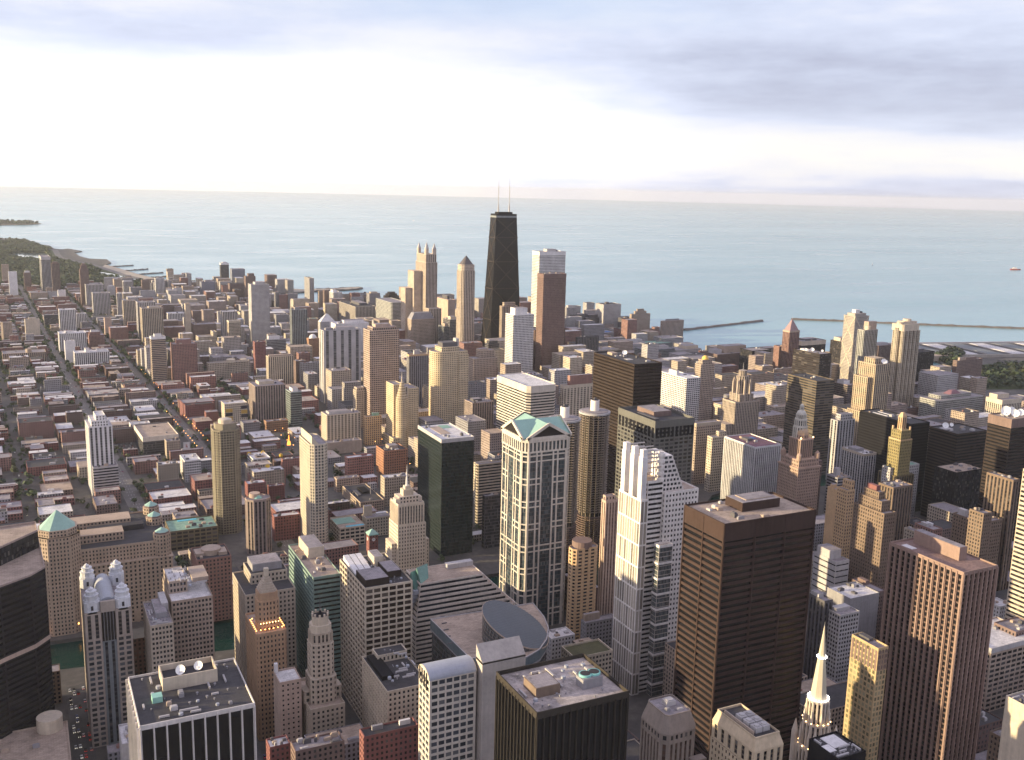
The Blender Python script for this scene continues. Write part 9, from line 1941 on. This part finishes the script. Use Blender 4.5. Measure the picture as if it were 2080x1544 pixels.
# ------------------------------------------------------------------ trees
def leafmat(name, a):
    mt, n, b = pbsdf(name); oi = n.n('ShaderNodeObjectInfo'); uv = n.n('ShaderNodeUVMap'); s = n.n('ShaderNodeSeparateXYZ'); n.put(s.inputs[0], uv.outputs[0])
    wn = n.n('ShaderNodeTexWhiteNoise', noise_dimensions='3D'); n.put(wn.inputs['Vector'], n.vec(n.m('FLOOR', s.outputs[0]), n.m('FLOOR', s.outputs[1]), oi.outputs['Random']))
    n.put(b.inputs['Base Color'], n.mix(wn.outputs['Value'], c4(tuple(x*.55 for x in a)), c4(tuple(x*1.55 for x in a)))); b.inputs['Roughness'].default_value = .75; return mt
LM_ = [leafmat('leaf_dark', (.038, .056, .022)), leafmat('leaf_green', (.052, .075, .026)), leafmat('leaf_olive', (.060, .070, .026)), leafmat('leaf_deep', (.030, .048, .024))]
def leaves(g, rg, cx, cy, cz, rx, rz, n, sz, mi=0):
    for i in range(n):
        a, t = rg.uniform(0, 6.283), math.acos(rg.uniform(-.75, 1)); k = rg.uniform(.55, 1.05)*(1+.25*math.sin(3*a+cx))
        c_ = Vector((cx+rx*k*math.sin(t)*math.cos(a), cy+rx*k*math.sin(t)*math.sin(a), cz+rz*k*math.cos(t)))
        nr = Vector((math.sin(t)*math.cos(a), math.sin(t)*math.sin(a), math.cos(t)+.5)) + Vector((rg.uniform(-.6, .6), rg.uniform(-.6, .6), rg.uniform(-.3, .6)))
        nr.normalize(); u = nr.orthogonal().normalized(); v_ = nr.cross(u); s1, s2 = sz*rg.uniform(.6, 1.3), sz*rg.uniform(.6, 1.3); q = rg.randint(0, 60)
        g.quads([[c_-u*s1-v_*s2*.6, c_+u*s1*.7-v_*s2, c_+u*s1+v_*s2*.7, c_-u*s1*.6+v_*s2]], [[(q+.2, i % 9+.2)]*4], mi)
proto = []
for k in range(4):
    rg = random.Random(k); g = G(); rx, rz = [(.36, .34), (.46, .30), (.25, .42), (.44, .34)][k]
    for q in range(5): a = q*1.257; leaves(g, rg, rx*.5*math.cos(a), rx*.5*math.sin(a), .60+rg.uniform(-.08, .1), rx*.62, rz*.62, 34, .075)
    leaves(g, rg, 0, 0, .70, rx*.7, rz*.8, 50, .08)
    cr = g.build('crown', LM_[k]); g = G(); g.prism(ngon(.035, 7), 0, .45, 0, ngon(.022, 7))
    for q in range(4):
        a = q*1.57+.4; e = Vector((.16*math.cos(a), .16*math.sin(a), .66)); s_ = Vector((0, 0, .38)); sd_ = Vector((-math.sin(a), math.cos(a), 0))*.012
        g.quad(tuple(s_-sd_), tuple(s_+sd_), tuple(e+sd_*.6), tuple(e-sd_*.6)); up_ = Vector((0, 0, .02)); g.quad(tuple(s_-up_), tuple(s_+up_), tuple(e+up_*.6), tuple(e-up_*.6))
    tk = g.build('trunk', plain('bark')); proto.append((cr, tk))
used = [0]*4
for x, y, h, k, ti, rel, lm in TREES:
    sh = ['round', 'broad', 'tall narrow', 'spreading'][k]; lb = [f'{sh} dark green tree {RELS[rel]} the {NEAR[lm]}', f"{sh} {'tall' if h > 12 else 'short'} green tree {RELS[rel]} the {NEAR[lm]}"][ti]
    root = thing('street_tree', lb, 'tree', (x, y, 0), (x*7.7) % 6.28, 'trees along the low streets'); root.scale = (h, h, h)
    for o in proto[k]:
        c_ = o if not used[k] else o.copy()
        if used[k]: C.objects.link(c_)
        c_.parent = root
    used[k] = 1
for k in range(4):
    if not used[k]:
        for o in proto[k]: bpy.data.objects.remove(o)
def wood(name, label, poly, n, rg, size, skip=()):
    g = G(); xs = [p[0] for p in poly]; ys = [p[1] for p in poly]; k = t = 0
    while k < n and t < n*12:
        t += 1; x, y = rg.uniform(min(xs), max(xs)), rg.uniform(min(ys), max(ys))
        if not inpoly(x, y, poly) or any(inpoly(x, y, q) for q in skip): continue
        if math.sin(x*.011+2)*math.sin(y*.013) > .55 and rg.random() < .8: continue      # glades
        s_ = rg.uniform(.7, 1.25)*size; leaves(g, rg, x, y, s_*.75, s_*.62, s_*.55, 22, s_*.27, rg.randint(0, 3)); k += 1
    o = stuff(g.build(name, LM_)); o['label'] = label; o['category'] = 'trees'; return o
rg = random.Random(5)
wood('forest', 'dark mass of park trees stretching along the lakeshore', PARK, 3300, rg, 13, [[(x, y-d_) for x, y in p] for p in PONDS+[BEACH] for d_ in (0, 45, 90)]+[[(x+a, y+b_) for x, y in DRIVE]+[(x+c_, y+d_) for x, y in DRIVE[::-1]] for a, b_, c_, d_ in ((20, 30, -40, -70),)])
wood('forest', 'low wooded headland far off on the west horizon', HEAD, 420, rg, 16)
wood('forest', 'grove of trees between the harbour inlet and the filtration plant', EASTPARK[1], 90, rg, 13)
wood('forest', 'grove in the lakeside park at the east edge', EASTPARK[0], 160, rg, 12)
g = G(); rg = random.Random(8)
for x, y, w_, d_ in YARDS:
    for q in range(rg.randint(1, 5)):
        s_ = rg.uniform(4, 7.5); leaves(g, rg, x+rg.uniform(-.45, .45)*w_, y+rg.uniform(-.45, .45)*d_, s_*.7, s_*.6, s_*.55, 16, s_*.28, rg.randint(0, 3))
for u in US:
    for k in range(-55, 165):
        for sd_ in (-1, 1):
            if rg.random() < (.5 if k > 40 else .16):
                x, y = nn(u+sd_*(6.2+3.5*(u in (0, 131))), k*14+rg.uniform(-3, 3))
                if y > 1120 and u < 620 and not hit(x-2, y-2, x+2, y+2, 0) and inpoly(x, y, NORTH): s_ = rg.uniform(4.5, 8.5); leaves(g, rg, x, y, s_*.8, s_*.62, s_*.6, 16, s_*.28, rg.randint(0, 3))
o = stuff(g.build('undergrowth', LM_)); o['label'] = 'dark shrubs and small trees in yards and along kerbs between low houses'; o['category'] = 'greenery'

# ------------------------------------------------------------------ filtration plant, boats, cars, lamps
cx, cy = 2350, 1905
t = thing('filtration_plant', 'sprawling low filtration plant with white and dark striped flat roofs by the lake', 'waterworks', (cx, cy, 0), R(-14))
g = G(); g.box(-260, -90, 0, 420, 100, 8); g.build('wall', plain('conc'), t)
for k in range(9):
    g = G(); g.box(-250+k*74, -84, 8, -206+k*74, 92, 8.9); g.build('roof_panel', roofmat('white' if k % 2 == 0 else 'slate'), t)
    g = G(); g.box(-204+k*74, -84, 8, -182+k*74, 92, 8.5); g.build('roof_panel', roofmat('dark'), t)
g = G(); g.box(-300, 106, 0, 420, 112, 10); g.build('long_shed', plain('lgrey'), t); g = G(); g.box(-255, -130, 0, -150, -96, 14); g.build('pump_house', plain('tan'), t)
def boat(name, label, x, y, L, hull, kind, rz):
    t = thing(name, label, 'boat', (x, y, -4.5), rz); g = G(); W = L*.22; n = 8; st = []
    for i in range(n+1):
        f = i/n; wd = W/2*math.sin(math.pi*min(1, .28+f*.5))*(1-max(0, f-.72)/.28*.98); st.append((L*(f-.5), wd))
    h = L*.11
    for (xa, wa), (xb, wb) in zip(st, st[1:]):
        for sg in (-1, 1): q = [(xa, sg*wa*.7, -.3), (xb, sg*wb*.7, -.3), (xb, sg*wb, h), (xa, sg*wa, h)]; g.quad(*(q if sg < 0 else q[::-1]))
        g.quad((xa, -wa, h), (xb, -wb, h), (xb, wb, h), (xa, wa, h))
    g.quad((st[0][0], st[0][1], h), (st[0][0], -st[0][1], h), (st[0][0], -st[0][1]*.7, -.3), (st[0][0], st[0][1]*.7, -.3)); g.build('hull', plain(hull), t)
    if kind == 'sail':
        g = G(); g.prism(ngon(.12, 6), h, L*1.25); g.build('mast', plain('lgrey'), t); g = G(); a = [(0, .12, h+1), (-L*.42, .12, h+1.2), (0, .12, L*1.2)]; b_ = [(p[0], -.12-.25*(i == 1), p[2]) for i, p in enumerate(a)]; g.face(a); g.face(b_[::-1]); g.quad(a[0], a[1], b_[1], b_[0]); g.quad(a[1], a[2], b_[2], b_[1]); g.build('sail', plain('white'), t)
    else:
        g = G(); g.box(-L*.32, -W*.3, h, L*.1, W*.3, h+L*.09); g.box(-L*.2, -W*.22, h+L*.09, L*.04, W*.22, h+L*.15); g.build('deck_house', plain('white'), t); g = G(); g.prism(ngon(L*.012, 8, -L*.1), h+L*.15, h+L*.24); g.build('funnel', plain('dgrey'), t)
boat('motor_boat', 'tiny white motor boat far out on the lake', *BOATS[0], 34, 'white', 'motor', 1.9)
boat('sailing_boat', 'lone dark-hulled sailing boat in mid lake', *BOATS[1], 16, 'dgrey', 'sail', .4)
boat('cruise_boat', 'red and white cruise boat at the east edge of the lake', *BOATS[2], 62, 'red', 'motor', -.5)
boat('sailing_boat', 'white sailing boat between the pale lantern tower and the pyramid-topped tower', *BOATS[3], 14, 'white', 'sail', 1.2)
boat('motor_boat', 'white speck of a boat in open water right of the antennas', *BOATS[4], 30, 'white', 'motor', .9)
CP = {}
def car(paint):
    g = G(); g.box(-.9, -2.2, .32, .9, 2.2, .86); g.prism(rect(-.86, -1.5, .86, 1.0), .86, 1.44, 1, rect(-.68, -1.05, .68, .45)); g.prism(rect(-.67, -1.04, .67, .44), 1.44, 1.47)
    for sx_ in (-1, 1):
        for yy in (-1.35, 1.35):
            for q in range(10):
                a, b_ = 6.283*q/10, 6.283*(q+1)/10; X0 = sx_*.93; g.ng.append((np.array([(X0, yy, .33), (X0, yy+.33*math.cos(a), .33+.33*math.sin(a)), (X0, yy+.33*math.cos(b_), .33+.33*math.sin(b_))]), 2))
    for sx_ in (-.6, .6): g.quad((sx_-.2, 2.21, .55), (sx_+.2, 2.21, .55), (sx_+.2, 2.21, .75), (sx_-.2, 2.21, .75), None, 3); g.quad((sx_-.2, -2.21, .6), (sx_+.2, -2.21, .6), (sx_+.2, -2.21, .78), (sx_-.2, -2.21, .78), None, 4)
    return g
cols = dict(white=(.7, .7, .7), silver=(.45, .45, .47), black=(.02, .02, .022), red=(.35, .03, .03), blue=(.05, .08, .22), grey=(.18, .18, .19), beige=(.45, .38, .28))
rg = random.Random(3); seen = {}
for x, y, dr, where in CARS:
    cn = rg.choice(['white', 'white', 'silver', 'silver', 'black', 'black', 'black', 'grey', 'grey', 'silver', 'blue', 'red']); PAL['car'+cn] = cols[cn]
    ck = (cn, where == 'lot')
    if ck not in CP:
        o = car(cn).build('car', [plain('car'+cn, .35, .05), plain('glassdark', .2), plain('dark'), *([plain('lgrey'), plain('redbrick')] if where == 'lot' else [lampmat('headlamp', (1, .9, .7), 1.5), lampmat('taillamp', (1, .05, .03), 1.0)])]); CP[ck] = o
    else: o = CP[ck].copy(); C.objects.link(o)
    o.location = (x, y, .05); o.rotation_euler.z = (TH if where != 'lot' else 0) + (math.pi if dr else 0)
    tag(o, f'{cn} car parked on the lot beside the wide tan roofed hall' if where == 'lot' else f'{cn} car driving {"away along" if not dr else "this way down"} the {where}', 'car', f'{cn} cars on the lot' if where == 'lot' else f'{cn} cars {"going north" if not dr else "coming south"} on the {where}')
first = None
for i, (x, y, where) in enumerate(LAMPS):
    t = thing('street_lamp', f'lit orange street lamp along the {where}', 'street lamp', (x, y, 0), 0, f'lit lamps on the {where}')
    if first is None:
        g = G(); g.prism(ngon(.12, 8), 0, 8.6, 0, ngon(.08, 8)); g.box(-.06, -.06, 8.5, 1.2, .06, 8.65); p = g.build('pole', plain('dgrey'), t); first = p
    else: p = first.copy(); C.objects.link(p); p.parent = t
    lamp_ball(t, 1.2, 0, 8.35, .45, 'orange', 'lamp_head')
# ------------------------------------------------------------------ air
g = G(); g.box(-50000, -50000, -8, 50000, 50000, 470, bottom=True)
hz = bpy.data.materials.new('haze'); hz.use_nodes = True; hz.node_tree.nodes.clear()
ou = hz.node_tree.nodes.new('ShaderNodeOutputMaterial'); pv = hz.node_tree.nodes.new('ShaderNodeVolumePrincipled'); pv.inputs['Color'].default_value = (.90, .92, 1.0, 1); pv.inputs['Density'].default_value = 2.2e-5; pv.inputs['Anisotropy'].default_value = .2
hz.node_tree.links.new(pv.outputs[0], ou.inputs['Volume']); o = g.build('haze', hz); stuff(o); o['label'] = 'thin pale haze over the lake and far shore'
# ------------------------------------------------------------------ roadside pieces north of the river
def tank(label, x, y, z, h, r_):
    t = thing('water_tank', label, 'water tank', (x, y, z)); g = G()
    for i in range(4): a = R(45+90*i); g.prism(ngon(.16, 6, r_*.75*math.cos(a), r_*.75*math.sin(a)), 0, h)
    g.build('leg_frame', plain('dgrey'), t); g = G(); g.prism(ngon(r_, 16), h, h+r_*1.7); g.build('barrel', plain('yellowpaint', .6), t); g = G(); g.prism(ngon(r_*1.05, 16), h+r_*1.7, h+r_*2.4, 0, ngon(.1, 16)); g.build('cap', plain('mustardpaint'), t)
    g = G(); g.prism(ngon(r_+.06, 16), h+r_*.3, h+r_*.6); g.build('band', plain('black'), t)
tank('yellow tank on legs beside the low white restaurant', *TANK_A, 7, 2.6); tank('yellow and black tank standing over a brick loft roof', *TANK_B, 7, 2.8)
t = thing('roadside_sign', 'tall glowing orange sign between the white restaurant and the slim cream tower', 'sign', SIGN_AT); g = G(); g.prism(ngon(.5, 8), 0, 6); g.build('pole', plain('dgrey'), t)
g = G(); g.prism(crect(6, 1.2, 0, 0, .3), 6, 12, 0, crect(4.5, 1.2, 0, 0, .3)); g.prism(crect(1.6, .9), 12, 22, 0, crect(1.0, .7)); g.build('lit_body', lampmat('orange_neon', (1, .32, .05), 1.6), t)
t = thing('billboard', 'upright white billboard with red lettering beside the blue-glass block', 'billboard', BILL_AT); g = G(); g.box(-4.5, -.4, 4, 4.5, .4, 24); g.build('panel', plain('white'), t); g = G(); g.box(-.3, -.3, 0, .3, .3, 4); g.build('pole', plain('dgrey'), t)
g = G()
for q in range(6): g.box(-1.2, -.48, 7+q*2.4, 1.6-.3*(q % 3), -.41, 8.3+q*2.4)
g.build('lettering', plain('red'), t)
